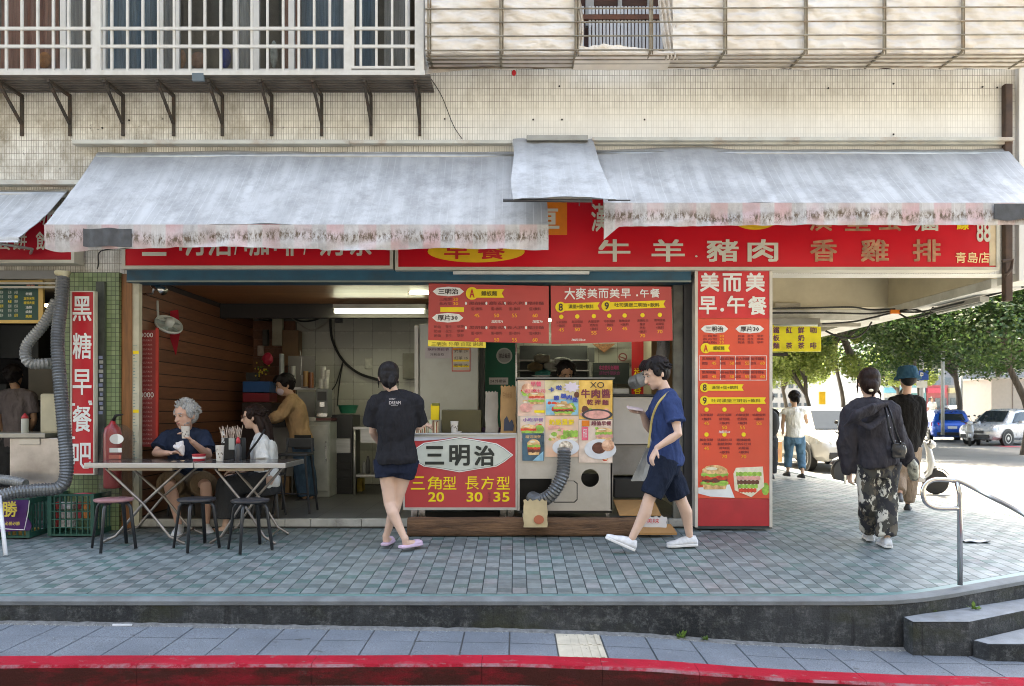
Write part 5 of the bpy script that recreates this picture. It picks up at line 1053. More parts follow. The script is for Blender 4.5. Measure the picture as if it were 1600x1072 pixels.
remesh(MB().sph(P(1404, 703, 6.93), .075, .035, .055, 14, 10).box(PX(1393, 6.93), PX(1413, 6.93), 6.91, 6.95, PZ(716, 6.93), PZ(692, 6.93)), 'bag_body', bk_, .008, 2, .006, 12, hbg)
for dx in (0, 9): MB().tube(smoothpath([P(1381 + dx * .5, 633, 6.99), P(1386 + dx * .8, 650, 6.90), P(1390 + dx * 1.1, 675, 6.88), P(1396 + dx * 1.3, 694, 6.9)], 5), .010, 8, ratio=.35).build('strap', bk_, hbg, smooth=True)
for x, y in ((1399, 689), (1407, 690), (1412, 697), (1388, 650), (1391, 668)): MB().sph(P(x, y, 6.875), .005).build('stud', M('chrome', (.6, .6, .6), .25, metal=1), hbg, smooth=True)
tag(remesh(MB().tube([P(1424, 715, 7.2), P(1426, 728, 7.2), P(1428, 745, 7.2)], [.022, .05, .04], 10, round_=True), 'pouch', M('spotted_black', (.02, .02, .022), .5, col2=(.5, .5, .4), vs=25), .009, 1, .006, 14), 'small spotted black pouch dangling from the hoodie woman\'s hand', 'pouch')
# --- person in bucket hat
D = 9.35; q = lambda x, y, dd=0: P(x, y, D + dd)
t, T, Rm = person('person from behind in teal bucket hat, black sweater and beige trousers',
    dict(head=q(1417, 592, 0), sl=q(1396, 628, 0), sr=q(1436, 628, 0), el=q(1392, 660, .05), er=q(1440, 662, .02), wl=q(1398, 690, -.05), wr=q(1434, 695, 0), hl=q(1404, 698, 0), hr=q(1426, 698, 0), kl=q(1404, 745, .03), kr=q(1424, 745, .05), al=q(1406, 772, -.22), ar=q(1418, 789, .05), tl=q(1405, 800, -.3), tr=q(1419, 794, .3)),
    (0, 1, 0), sk_red, h_black, ('hat',), fh=(.05, 1, -.1), shirt=dict(mat=blacks, sleeve=1.9, ease=.026, lo=-.06, name='sweater'), bottom=dict(mat=beige, len=1.9, ease=.015, flare=.015, name='trousers'), shoes=dict(mat=dshoe), vox=.012, k=.95, showface=False)
MB().lathe(T(0, -.02, .045), [(.150, -.055), (.152, -.048), (.116, .0), (.110, .05), (.096, .092), (.06, .103), (.001, .104)], 20, rot=Rm).build('bucket_hat', cloth('teal_hat', (.03, .085, .14)), t, smooth=True)
# --- far woman in white top
D = 13.6; q = lambda x, y, dd=0: P(x, y, D + dd)
person('woman in white sleeveless top and cropped jeans walking away down the pavement',
    dict(head=q(1240, 621, 0), sl=q(1226, 643, 0), sr=q(1256, 643, 0), el=q(1223, 661, .05), er=q(1261, 660, .05), wl=q(1223, 678, .0), wr=q(1260, 652, .25), hl=q(1234, 682, 0), hr=q(1249, 682, 0), kl=q(1232, 712, .05), kr=q(1252, 712, .05), al=q(1231, 738, 0), ar=q(1254, 741, -.15)),
    (0, 1, 0), sk_mid, h_black, ('pony', 'sides'), fh=(-.2, 1, 0), shirt=dict(mat=whitet, sleeve=0, ease=.02, lo=-.02, name='top'), bottom=dict(mat=jean2, len=1.72, ease=.012, flare=.006, name='jeans'), shoes=dict(mat=dshoe), vox=.014, k=.88, female=True, showface=False)
D = 13.2; q = lambda x, y, dd=0: P(x, y, D + dd)
t, T, Rm = person('person with a black backpack mostly hidden behind the tall menu sign',
    dict(head=q(1199, 622, 0), sl=q(1186, 645, 0), sr=q(1211, 645, 0), el=q(1184, 663, 0), er=q(1212, 663, 0), wl=q(1186, 680, 0), wr=q(1212, 682, 0), hl=q(1192, 685, 0), hr=q(1206, 685, 0), kl=q(1192, 715, 0), kr=q(1206, 715, 0), al=q(1192, 742, 0), ar=q(1206, 742, 0)),
    (0, 1, 0), sk_mid, h_black, ('sides',), shirt=dict(mat=blacks, sleeve=.6), bottom=dict(mat=char, len=1.9, name='trousers'), shoes=dict(mat=dshoe), vox=.016, k=.9, showface=False)
remesh(MB().sph(P(1206, 662, 13.0), .13, .1, .22, 12, 10), 'backpack', M('black_nylon', (.012, .012, .014), .7), .015, 2, parent=t)
# ================================================================ SHOP INTERIOR
ZF = .543; XL, XR, YB = -3.76, 1.78, 11.5; ZC = 2.99
flm = tilemat('shop_floor_tile', (.085, .085, .085), (.12, .12, .118), (.03, .03, .03), .4, .4, .004, .4, .5, (.03, .03, .03), swap=False)
fl_ = struct(MB().box(-3.9, 1.78, 8.0, YB, .3, ZF).build('shop_floor', flm))
st_w = M('threshold_white', (.42, .42, .40), .5, dirt=.6, vs=9, dcol=(.12, .11, .1))
for a_, c_ in zip(range(205, 1085, 40), range(245, 1125, 40)): MB().box(PX(a_, 7.93) + .002, PX(min(c_, 1086), 7.93) - .002, 7.93, 8.0, .47, ZF + .002).build('edging_tile', st_w, fl_, bevel=.003)
MB().box(-3.9, 1.78, 7.94, 8.0, .3, .47).build('step_riser', M('dark_riser', (.05, .05, .05), .9), fl_)
# ceiling and left wall in boards
wood, n, l, b = nodes('orange_wood'); g = n.new('ShaderNodeObjectInfo'); v = coords(n, l, (1, 8, 8))
c = mix(n, l, rng(n, l, noi(n, l, v, 3, 6, .6), .3, .7), (.30, .125, .05), (.44, .20, .085)); c = mix(n, l, rng(n, l, g.outputs['Random'], 0, 1, 0, .35), c, (.08, .030, .015)); l.new(c, b.inputs['Base Color']); b.inputs['Roughness'].default_value = .4
wood2, n, l, b = nodes('dark_wood_wall'); g = n.new('ShaderNodeObjectInfo'); v = coords(n, l, (8, 1, 8))
c = mix(n, l, rng(n, l, noi(n, l, v, 3, 6, .6), .3, .7), (.15, .058, .030), (.25, .10, .052)); c = mix(n, l, rng(n, l, g.outputs['Random'], 0, 1, 0, .4), c, (.05, .018, .010)); l.new(c, b.inputs['Base Color']); b.inputs['Roughness'].default_value = .5
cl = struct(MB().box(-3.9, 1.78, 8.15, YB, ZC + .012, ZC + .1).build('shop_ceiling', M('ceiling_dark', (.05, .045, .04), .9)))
pm = MB().box(-3.74, -.9, 0, .118, -.012, .01).mesh('plank', wood)
for i in range(17):
    o = bpy.data.objects.new('plank', pm); COL.objects.link(o); o.location = (0, 8.16 + i * .12, ZC); attach(o, cl)
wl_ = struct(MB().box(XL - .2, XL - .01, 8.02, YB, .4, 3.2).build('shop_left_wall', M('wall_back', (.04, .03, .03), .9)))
pm = MB().box(-.011, .0, 8.05, YB - .01, 0, .121).mesh('plank', wood2)
for i in range(18):
    o = bpy.data.objects.new('plank', pm); COL.objects.link(o); o.location = (XL + .003 + random.uniform(-.002, .002), 0, .56 + i * .132); attach(o, wl_)
bw = struct(MB().box(XL, 1.78, YB, YB + .15, .4, 3.2).build('shop_back_wall', M('wall_grout', (.13, .12, .11), .9)))
pm = MB().box(XL, PX(462, YB), -.02, 0, 0, .128).mesh('plank', wood2)
for i in range(18):
    o = bpy.data.objects.new('plank', pm); COL.objects.link(o); o.location = (0, YB - .001, .56 + i * .13); attach(o, bw)
wtm = [M('wall_tile_a', (.46, .45, .40), .25, var=.05, dirt=.3, vs=3, dcol=(.16, .14, .11)), M('wall_tile_b', (.40, .39, .35), .25, var=.05, dirt=.3, vs=3, dcol=(.16, .14, .11))]
tm = [MB().box(.0025, .2685, -.012, 0, .0025, .2415).mesh('wall_tile', m_) for m_ in wtm]
for i in range(19):
    for j in range(10):
        x = PX(464, YB) + i * .271
        if x + .27 > 1.78 or (-.75 < x < -.3 and j < 6): continue
        o = bpy.data.objects.new('wall_tile', tm[random.random() < .4]); COL.objects.link(o); o.location = (x, YB - .001, .56 + j * .244); attach(o, bw)
MB().box(XL, 1.78, 10.18, 10.3, 2.80, ZC + .012).build('ceiling_beam', M('dark_beam', (.035, .03, .028), .7), cl)
# tube lamps
tub = M('lamp_glow', (1, 1, .95), emit=(.92, 1, .86), es=3.5)
def tubelamp(x0, x1, y, D, label, mat=tub, lit=True):
    t = thing('tube_lamp', label, 'lamp', P((x0 + x1) / 2, y, D)); MB().tube([P(x0, y, D), P(x1, y, D)], .020, 10).build('tube', mat, t, smooth=True)
    MB().pbox(x0 - 3, y - 12, x1 + 3, y - 5, D - .1, .17).build('batten', M('lamp_batten', (.55, .55, .5), .4), t); 
    for x in (x0 - 2, x1 + 1): MB().pbox(x, y - 5, x + 2.5, y + 3, D - .015, .03).build('socket', M('lamp_socket', (.5, .5, .5)), t)
    return t
tubelamp(523, 662, 487, 10.0, 'bright fluorescent tube under the beam at the back of the dining side')
tubelamp(640, 672, 457, 9.2, 'short lit tube peeping out left of the hanging menu boards')
tubelamp(850, 1000, 500, 10.4, 'unseen fluorescent tube added behind the hanging boards to brighten the kitchen', )  # out of view, added as fill light for the interior
# wall props
t = thing('wall_fan', 'white wall fan tilted down above the red number board', 'fan', P(262, 508, 8.5)); rm_ = Matrix.Rotation(R(63), 3, 'X') @ Matrix.Identity(3); rm_ = Matrix.Rotation(R(35), 3, 'Y') @ Matrix.Rotation(R(28), 3, 'X')
fc = P(263, 509, 8.4)
MB().lathe(fc, [(.14, .0), (.145, .012), (.14, .03), (.135, .03), (.137, .012)], 28, rot=rm_).build('cage_ring', M('fan_white', (.55, .58, .55), .4), t, smooth=True)
fb = MB()
for i in range(5):
    a = i * 1.257; fb.add([fc + rm_ @ Vector((.03 * math.cos(a), .03 * math.sin(a), .015)), fc + rm_ @ Vector((.12 * math.cos(a - .3), .12 * math.sin(a - .3), .025)), fc + rm_ @ Vector((.13 * math.cos(a + .3), .13 * math.sin(a + .3), .008)), fc + rm_ @ Vector((.03 * math.cos(a + .8), .03 * math.sin(a + .8), .01))], [(0, 1, 2, 3)])
for i in range(18):
    a = i * math.pi / 9; fb.tube([fc + rm_ @ Vector((.03 * math.cos(a), .03 * math.sin(a), -.012)), fc + rm_ @ Vector((.138 * math.cos(a), .138 * math.sin(a), .008))], .002, 4)
fb.build('blade', M('fan_blade', (.3, .36, .34), .3), t)
MB().lathe(fc, [(.001, -.02), (.03, -.018), (.04, .0), (.05, .06), (.035, .09)], 14, rot=rm_).build('motor', M('fan_white', ()), t, smooth=True)
MB().tube([fc + rm_ @ Vector((0, 0, .07)), P(247, 500, 8.4), P(245, 470, 8.4)], .018, 8).build('bracket', M('fan_white', ()), t, smooth=True)
t = thing('spot_lamp', 'chrome spot lamp clamped at the top left of the dining opening', 'lamp', P(240, 452, 8.05)); chr_ = M('chrome', (.6, .6, .6), .25, metal=1)
MB().tube([P(222, 460, 8.1), P(238, 459, 8.1), P(241, 448, 8.05)], .012, 8).build('arm', chr_, t, smooth=True); MB().tube([P(238, 446, 8.05), P(249, 451, 8.0), P(256, 455, 7.97)], [.022, .035, .045], 12).build('lamp_head', chr_, t, smooth=True)
t = thing('number_board', 'narrow red board of small pale characters hung inside the left edge of the opening', 'notice board', P(230, 690, 8.06)); 
MB().pbox(217, 516, 243, 698, 8.06, .02).build('panel', M('nb_red', (.26, .03, .03), .6, var=.2), t)
for i in range(24): txt('一二三四五'[i % 5] * 1 + '日月火水', 220, 530 + i * 7, 238, 533.5 + i * 7, 8.055, M('nb_pink', (.5, .3, .28)), t, res=1)
txt('0000', 219, 520, 239, 527, 8.055, lwht, t); txt('0000', 219, 613, 240, 621, 8.055, lwht, t)
tag(MB().pbox(243, 512, 246.5, 698, 8.05, .03).build('red_strip', M('strip_red', (.45, .03, .02))), 'thin red strip along the number board', 'trim')
for (xa, xb, y1, lb) in ((246, 262, 552, 'left'), (264, 281, 555, 'right')):
    tag(MB().pprism([(xa + 2, 486), (xb - 3, 484), (xb, 520), ((xa + xb) / 2 + 2, y1), (xa + 2, 530)], 8.7, .01).build('red_pennant', M('pennant', (.42, .01, .03), .8)), 'red pennant hanging behind the wall fan, the %s of two' % lb, 'pennant')
tag(MB().pbox(246, 640, 285, 700, 9.3, .3).build('blue_box', M('navy_box', (.02, .05, .18), .6), bevel=.01), 'dark blue box against the wood wall behind the grey-haired man', 'box')
tag(MB().pbox(247, 592, 252, 640, 8.6, .02).build('rolled_sheet', M('cream_roll', (.4, .4, .33)), bevel=.003), 'pale rolled sheet standing beside the red strip', 'roll')
t = thing('height_post', 'cream painted post with height marks at the left edge of the shop opening', 'post', P(212, 830, 7.88)); MB().pbox(207, 428, 217, 742 + 80, 7.88, .07).build('post', M('post_cream', (.55, .53, .42), .6, dirt=.5, vs=7, dcol=(.25, .2, .12)), t)
for y, m_ in ((548, lyel), (640, lyel)): MB().pbox(207.5, y, 216.5, y + 5, 7.876, .003).build('yellow_mark', m_, t)
for i in range(40): MB().pbox(208, 540 + i * 5, 211 + (i % 5 == 0) * 3, 540.8 + i * 5, 7.877, .003).build('height_mark', M('mark_teal', (.1, .25, .25)), t)
MB().box(PX(190, 7.86), PX(205.5, 7.86), 7.86, 7.98, .44, PZ(428, 7.86)).build('wood_post', M('orange_post', (.24, .10, .035), .5, var=.3, vs=8, stretch=(5, 5, .5)), bld)
t = thing('label_strip', 'dark strip with a column of little pale labels beside the green pillar', 'strip', P(157, 650, 7.8)); MB().pbox(150, 440, 163, 742, 7.79, .03).build('strip', M('dark_strip', (.06, .07, .06), .6, var=.4, vs=9), t)
for i in range(13): MB().pbox(154 + (i % 3), 556 + i * 7.2, 160 + (i % 2), 561 + i * 7.2, 7.785, .004).build('label', M(('lab_blue', 'lab_white')[i % 2], ((.3, .34, .5), (.5, .5, .46))[i % 2]), t)
# fire extinguisher in clear bag
t = thing('fire_extinguisher', 'red fire extinguisher with white labels wrapped in clear plastic by the green pillar', 'fire extinguisher', P(177, 830, 7.7))
exr = M('ext_red', (.33, .012, .018), .35, coat=.5); ec = P(176, 760, 7.68)
MB().lathe(ec, [(.01, -.02), (.075, -.015), (.082, .0), (.082, .50), (.07, .56), (.03, .60), (.02, .63), (.001, .64)], 20).build('cylinder', exr, t, smooth=True)
MB().pprism(ell(182, 686, 11, 8, 18), 7.592, .004).build('label', lwht, t); MB().pbox(171, 700, 190, 707, 7.592, .004).build('label', lwht, t); MB().pbox(170, 711, 189, 717, 7.592, .004).build('label', M('ext_label2', (.5, .12, .08)), t)
MB().tube([ec + Vector((0, 0, .62)), ec + Vector((.03, 0, .68)), ec + Vector((.10, 0, .69))], [.02, .015, .008], 8).build('handle', M('black_plastic', (.02, .02, .02), .4, spec=.2), t, smooth=True)
plas, n, l, b = nodes('clear_plastic'); b.inputs['Base Color'].default_value = (.16, .14, .12, 1); b.inputs['Roughness'].default_value = .12; b.inputs['Alpha'].default_value = .22; bumpn(n, l, b, noi(n, l, coords(n, l), 18, 6, .7), 1, .03)
remesh(MB().tube([P(182, 775, 7.7), P(183, 720, 7.7), P(184, 675, 7.7), P(183, 662, 7.7)], [.15, .165, .14, .06], 18, ratio=.8), 'plastic_cover', plas, .02, 2, .02, 8, t)
# ================================================================ DINING SIDE
inox = M('brushed_steel', (.50, .50, .50), .34, metal=.85, var=.12, vs=6, stretch=(.4, 6, 6), dirt=.25, dcol=(.2, .18, .16)); legm = M('leg_steel', (.34, .31, .29), .4, metal=.8, var=.25, vs=9, dirt=.4, dcol=(.16, .09, .06))
def table(x0, x1, y0, y1, zt, label):
    t = thing('folding_table', label, 'table', ((x0 + x1) / 2, (y0 + y1) / 2, walkz((y0 + y1) / 2)), 'folding steel tables')
    MB().box(x0 + .012, x1 - .012, y0 + .012, y1 - .012, zt - .03, zt + .001).build('tabletop', M('table_skin', (.10, .085, .078), .16, metal=.3, var=.15, vs=5, dirt=.3, dcol=(.2, .16, .14)), t)
    mb = MB(); mb.box(x0, x1, y0, y0 + .012, zt - .045, zt); mb.box(x0, x1, y1 - .012, y1, zt - .045, zt); mb.box(x0, x0 + .012, y0 + .0125, y1 - .0125, zt - .045, zt); mb.box(x1 - .012, x1, y0 + .0125, y1 - .0125, zt - .045, zt); mb.build('rim', inox, t, bevel=.003)
    MB().box(x0 + .2, x1 - .2, y0 + .03, y1 - .03, zt - .07, zt - .046).build('under_frame', M('under_frame', (.35, .28, .2)), t)
    for yy in (y0 + .10, y1 - .10):
        for sx, nm in ((1, 0), (-1, 0)):
            xa, xb = (x0 + .10, x1 - .16) if sx > 0 else (x1 - .12, x0 + .16); off = .016 * sx
            z0 = walkz(yy); pts = [(xb, yy + off, zt - .06), (xb + (xa - xb) * .48, yy + off, z0 + .36), (xb + (xa - xb) * .82, yy + off, z0 + .07), (xa, yy + off, z0 + .012)]
            MB().tube(pts, .0125, 8, round_=True).build('leg', legm, t, smooth=True)
    for xx in (x0 + .16, x1 - .2): MB().tube([(xx, y0 + .1, walkz(y0) + .05), (xx, y1 - .1, walkz(y1) + .05)], .010, 6).build('stretcher', legm, t, smooth=True)
    return t
table(PX(131, 7.12), PX(302, 7.12), 7.12, 7.74, 1.155, 'left folding table with dull steel top, nobody before it but a pink stool')
table(PX(303.5, 7.12), PX(446, 7.12), 7.12, 7.74, 1.153, 'right folding table with dull steel top where the two diners sit')
blks = M('stool_black', (.022, .023, .026), .4, var=.2, vs=9); pinkt = M('stool_red_top', (.30, .15, .16), .3, var=.2, vs=6); dtop = M('stool_dark_top', (.035, .035, .04), .3)
def stool(x, D, label, top, h=.445, rot=0):
    c = Vector((PX(x, D), D, walkz(D))); t = thing('stool', label, 'stool', c, 'round stools before the tables')
    MB().lathe(c + Vector((0, 0, h)), [(.02, -.028), (.15, -.026), (.162, -.016), (.162, -.004), (.155, 0), (.001, .002)], 26).build('seat', top, t, auto=40)
    for i in range(4):
        a = rot + R(45 + 90 * i); d = Vector((math.cos(a), math.sin(a), 0)); zz = (walkz(c.y + d.y * .2) - walkz(c.y))
        MB().tube([c + d * .05 + Vector((0, 0, h - .035)), c + d * .125 + Vector((0, 0, h - .04)), c + d * .15 + Vector((0, 0, h - .075)), c + d * .20 + Vector((0, 0, .008 + zz))], [.017, .017, .017, .015], 8, ratio=.75).build('leg', blks, t, smooth=True)
    return t
stool(178, 7.02, 'black legged stool with pinkish red seat before the left table', pinkt, rot=.72)
stool(307, 7.04, 'black stool right in front of the grey-haired man\'s legs', dtop, rot=.80)
stool(391, 6.98, 'black stool before the seated woman, rightmost of the row', dtop, rot=.68)
def cstool(x, D, label):
    c = Vector((PX(x, D), D, walkz(D) if D < 7.9 else ZF)); t = thing('stool', label, 'stool', c, 'stools under the diners'); MB().lathe(c + Vector((0, 0, .45)), [(.02, -.028), (.15, -.026), (.162, -.01), (.001, 0)], 20).build('seat', dtop, t)
    for i in range(4):
        a = R(45 + 90 * i); d = Vector((math.cos(a), math.sin(a), 0)); MB().tube([c + d * .12 + Vector((0, 0, .43)), c + d * .19 + Vector((0, 0, .004))], .015, 6).build('leg', blks, t)
cstool(291, 8.26, 'dark stool the grey-haired man sits on'); cstool(420, 8.1, 'dark stool the woman in white sits on')
# high black chair
c = Vector((PX(462, 8.5), 8.5, ZF)); t = thing('high_chair', 'tall black metal bar chair behind the right table', 'bar chair', c)
MB().box(c.x - .16, c.x + .16, 8.36, 8.66, 1.14, 1.17).build('seat', blks, t, bevel=.01)
for sx in (-1, 1):
    for sy in (-1, 1): MB().tube([(c.x + sx * .13, 8.5 + sy * .12, 1.15), (c.x + sx * .19, 8.5 + sy * .17, ZF)], .013, 6).build('leg', blks, t)
    MB().tube([(c.x + sx * .14, 8.64, 1.15), (c.x + sx * .13, 8.68, 1.32)], .012, 6).build('back_post', blks, t)
MB().box(c.x - .15, c.x + .15, 8.67, 8.69, 1.22, 1.32).build('backrest', blks, t, bevel=.005)
for z in (.75,): MB().tube([(c.x - .16, 8.36, z), (c.x + .16, 8.36, z)], .008, 6).build('footrest', blks, t)
cupm = M('paper_cup', (.68, .66, .62), .5, var=.05, col2=(.55, .5, .45), vs=30); redl = M('lid_red', (.45, .03, .04), .4)
def cup(x, y, D, h, label, r=.036, mat=cupm, cat='cup', pat=True):
    c = P(x, y, D); o = MB().lathe(c, [(r * .74, 0), (r * .76, .003), (r * .97, h - .004), (r, h), (r * .93, h), (r * .9, h - .01), (.001, h - .012)], 18).build('paper_cup', mat, smooth=False, auto=40)
    tag(o, label, cat)
    if pat:
        m2 = MB(); random.seed(int(x))
        for i in range(7):
            a = R(-150 + i * 20); z = h * random.uniform(.2, .8); rr = r * (.77 + .2 * z / h) + .0008; m2.obox(c + Vector((rr * math.cos(a), rr * math.sin(a), z)), Vector((-math.sin(a), math.cos(a), 0)) * .004, Vector((math.cos(a), math.sin(a), 0)) * .0006, Vector((0, 0, .007)))
        m2.build('print', M('cup_print', (.12, .09, .08)), o)['kind'] = 'stuff'
    return o
cup(290, 685, 7.60, .115, 'paper cup held to the mouth of the grey-haired man', r=.042); cup(343.5, 720.5, 7.38, .145, 'tall patterned paper cup on the right table', r=.04)
mb = MB().lathe(P(311, 720, 7.45), [(.05, 0), (.052, .003), (.06, .055), (.001, .056)], 20); o = tag(mb.build('snack_bowl', M('bowl_red', (.42, .03, .05), .4), auto=40), 'small red tub with a band of white print on the right table', 'tub'); MB().lathe(P(311, 720, 7.45) + Vector((0, 0, .022)), [(.0575, 0), (.0605, .018)], 20).build('label_band', lwht, o); MB().lathe(P(311, 720, 7.45) + Vector((0, 0, .055)), [(.063, 0), (.063, .008), (.001, .009)], 20).build('lid', redl, o)
remesh(MB().sph(P(283, 699, 7.5), .03, .02, .04).tube([P(272, 697, 7.55), P(283, 700, 7.5), P(287, 712, 7.5)], [.02, .035, .01], 8).obox(P(281, 694, 7.52), (.035, 0, .01), (0, .012, 0), (0, 0, .025)), 'x', M('napkin', (.62, .58, .58), .8), .006, 1, .006, 25); tag(COL.objects[-1], 'crumpled white sandwich wrapper in the grey-haired man\'s fingers', 'wrapper'); COL.objects[-1].name = 'sandwich_wrapper'
remesh(MB().sph(P(272, 722, 7.35), .05, .035, .010).sph(P(285, 721.5, 7.4), .04, .03, .012), 'bread', M('bread_crumb', (.50, .33, .19), .8, var=.3, vs=40), .006, 1, .003, 30); tag(COL.objects[-1], 'pieces of toast lying on the steel table before the man', 'toast'); COL.objects[-1].name = 'toast'
tag(MB().lathe(P(352, 720, 7.6), [(.001, 0), (.06, .002), (.085, .012), (.08, .012), (.001, .006)], 20).build('white_plate', cupm, smooth=True), 'white plate beside the tall paper cup', 'plate')
t = thing('sauce_bottle', 'dark grey sauce bottle with red cap on the right table', 'bottle', P(372, 720, 7.5)); MB().lathe(P(372, 720, 7.5), [(.028, 0), (.03, .005), (.03, .13), (.018, .16), (.016, .165)], 16).build('bottle', M('dark_bottle', (.05, .05, .055), .3), t, smooth=True); MB().lathe(P(372, 720, 7.5) + Vector((0, 0, .163)), [(.02, 0), (.02, .03), (.008, .06), (.001, .061)], 14).build('cap', redl, t, smooth=True)
t = thing('cutlery_caddy', 'black caddy of wrapped straws and chopsticks between the two diners', 'cutlery holder', P(356, 712, 7.7)); MB().box(PX(345, 7.6), PX(378, 7.6), 7.6, 7.72, 1.156, 1.36).build('box', M('black_plastic', ()), t, bevel=.006)
m2 = MB(); random.seed(2)
for i in range(30): x = random.uniform(348, 375); m2.tube([P(x, 695, 7.66), P(x + random.uniform(-6, 6), 664 + random.uniform(0, 8), 7.66 + random.uniform(-.05, .05))], .003, 5)
m2.build('chopsticks', M('wood_sticks', (.50, .40, .34), .7, var=.4, vs=80), t); txt('筷', 346, 674, 351, 682, 7.597, lwht, t); txt('匙', 346, 684, 351, 692, 7.597, lwht, t)
MB().box(PX(357, 7.59), PX(366, 7.59), 7.595, 7.61, 1.25, 1.36).build('clear_panel', M('pale_tag', (.35, .36, .33)), t)
# ================================================================ BACK OF DINING SIDE
def boxthing(nm, label, cat, x0, y0, x1, y1, D, dep, mat, bevel=.006):
    return tag(MB().pbox(x0, y0, x1, y1, D, dep).build(nm, mat, bevel=bevel), label, cat)
whm = M('fridge_white', (.50, .52, .48), .4, var=.05, vs=3, dirt=.35, dcol=(.30, .27, .2)); blkm = M('appliance_black', (.018, .018, .02), .4)
t = thing('low_cabinet', 'pale metal cabinet with a sealed door beside the masked worker', 'cabinet', P(497, 778, 9.9)); D = 9.9
MB().box(PX(474, D), PX(515, D), D, D + .6, ZF, PZ(659, D)).build('body', M('cab_grey', (.36, .38, .36), .4, dirt=.4), t, bevel=.01); MB().box(PX(476, D), PX(513, D), D - .02, D - .001, ZF + .08, PZ(664, D)).build('door', M('cab_grey2', (.42, .44, .42), .35, dirt=.3), t, bevel=.008); MB().box(PX(509, D), PX(511, D), D - .035, D - .02, PZ(720, D), PZ(690, D)).build('handle', chr_, t)
t = thing('black_cabinet', 'black cabinet with steel drawer front standing at the back', 'cabinet', P(534, 765, 10.3)); D = 10.3
MB().box(PX(517, D), PX(551, D), D, D + .5, ZF, PZ(648, D)).build('body', blkm, t, bevel=.006); MB().box(PX(519, D), PX(548, D), D - .02, D - .001, PZ(708, D), PZ(685, D)).build('drawer', inox, t, bevel=.004)
for y in (722, 736, 750): MB().box(PX(520, D), PX(548, D), D - .012, D - .001, PZ(y + 11, D), PZ(y, D)).build('drawer', blkm, t, bevel=.004)
MB().box(PX(486, 10.1), PX(521, 10.1), 10.0, 10.4, PZ(657, 10.1), PZ(653, 10.1)).build('worktop', M('worktop', (.12, .04, .04), .4), None); tag(COL.objects[-1], 'thin dark worktop under the drink machine', 'worktop')
t = thing('drink_machine', 'silver and black drink machine under stacks of paper cups', 'drink machine', P(503, 652, 10.1)); D = 10.05
MB().pbox(494, 608, 512, 652, D, .25).build('body', M('dm_grey', (.16, .17, .17), .35), t, bevel=.006); MB().pbox(496, 612, 510, 626, D - .012, .01).build('display', blkm, t); MB().pbox(499, 628, 507, 636, D - .03, .03).build('spout', chr_, t, bevel=.004); MB().pbox(495, 646, 511, 651, D - .06, .06).build('drip_tray', chr_, t)
for x, y0, y1 in ((505, 573, 592), (511, 578, 592), (502, 592, 607), (510, 592, 607)): tag(MB().tube([P(x, y1, 10.15), P(x, y0, 10.15)], [.028, .036], 14).build('cup_stack', M('stack_white', (.5, .49, .45), .6, var=.15, vs=60, stretch=(.2, .2, 1.5))), 'stack of white cups on the drink machine ending near height %d' % y0 if False else ('stack of white cups beside the grey tiles, %s' % {505: 'upper left of four', 511: 'upper right of four', 502: 'lower left of four', 510: 'lower right of four'}[x]), 'cups', 'cup stacks')
t = thing('basin', 'green plastic basin on the black cabinet', 'basin', P(544, 645, 10.4)); MB().lathe(P(544, 646, 10.4), [(.09, 0), (.095, .002), (.13, .10), (.138, .105), (.13, .108), (.09, .02), (.001, .018)], 22).build('bowl', M('green_plastic', (.02, .22, .12), .4), t, auto=40)
t = thing('steel_table', 'stainless work table with sink behind the standing woman', 'work table', P(590, 745, 10.2)); D = 10.2
MB().box(PX(552, D), PX(650, D), D, D + .6, PZ(671, D), PZ(667, D)).build('tabletop', inox, t); MB().box(PX(563, D), PX(600, D), D + .02, D + .4, PZ(692, D), PZ(671, D) - .002).build('sink', inox, t)
for x in (554, 646): MB().tube([P(x, 670, D + .02), (PX(x, D + .02), D + .02, ZF)], .018, 8).build('leg', inox, t, smooth=True)
MB().box(PX(554, D), PX(648, D), D + .02, D + .5, PZ(745, D), PZ(742, D)).build('lower_shelf', inox, t)
for i, (x, h, c_) in enumerate(((569, 22, (.3, .3, .3)), (575, 30, (.1, .1, .1)), (584, 26, (.25, .24, .22)), (592, 18, (.06, .06, .07)))): tag(MB().lathe(P(x, 742, 10.4), [(.03, 0), (.03, h * .0055), (.02, h * .007), (.012, h * .0082)], 12).build('shelf_bottle', M('sb%d' % i, c_, .4), smooth=True), ('pale grey', 'tall black', 'beige', 'short dark')[i] + ' bottle on the lower shelf of the steel table', 'bottle', 'bottles under the steel table')
boxthing('wall_box', 'cream electrical box high on the post at the back left', 'electrical box', 425, 481, 440, 540, 11.2, .12, M('box_cream', (.32, .29, .22), .6, dirt=.4)); boxthing('wood_cabinet', 'brown wall cabinet beside the cream electrical box', 'cabinet', 441, 516, 466, 572, 11.2, .2, M('brown_cab', (.16, .09, .045), .6)); 
boxthing('blue_tub', 'blue storage tub stacked on a red one by the worker', 'storage tub', 379, 596, 421, 613, 10.6, .35, M('tub_blue', (.015, .10, .32), .45)); boxthing('red_tub', 'red storage tub under the blue one by the worker', 'storage tub', 379, 614, 421, 628, 10.6, .35, M('tub_red', (.28, .015, .03), .45))
boxthing('shelf_unit', 'dark shelf unit carrying the blue and red tubs', 'shelf', 378, 629, 424, 790, 10.6, .4, M('shelf_dark', (.05, .03, .03), .6))
mb = MB(); random.seed(9)
for i in range(40): mb.sph(P(random.gauss(409, 4), random.gauss(577, 6), 10.6 + random.uniform(-.05, .05)), .012, mi=random.randrange(3), nu=6, nv=4)
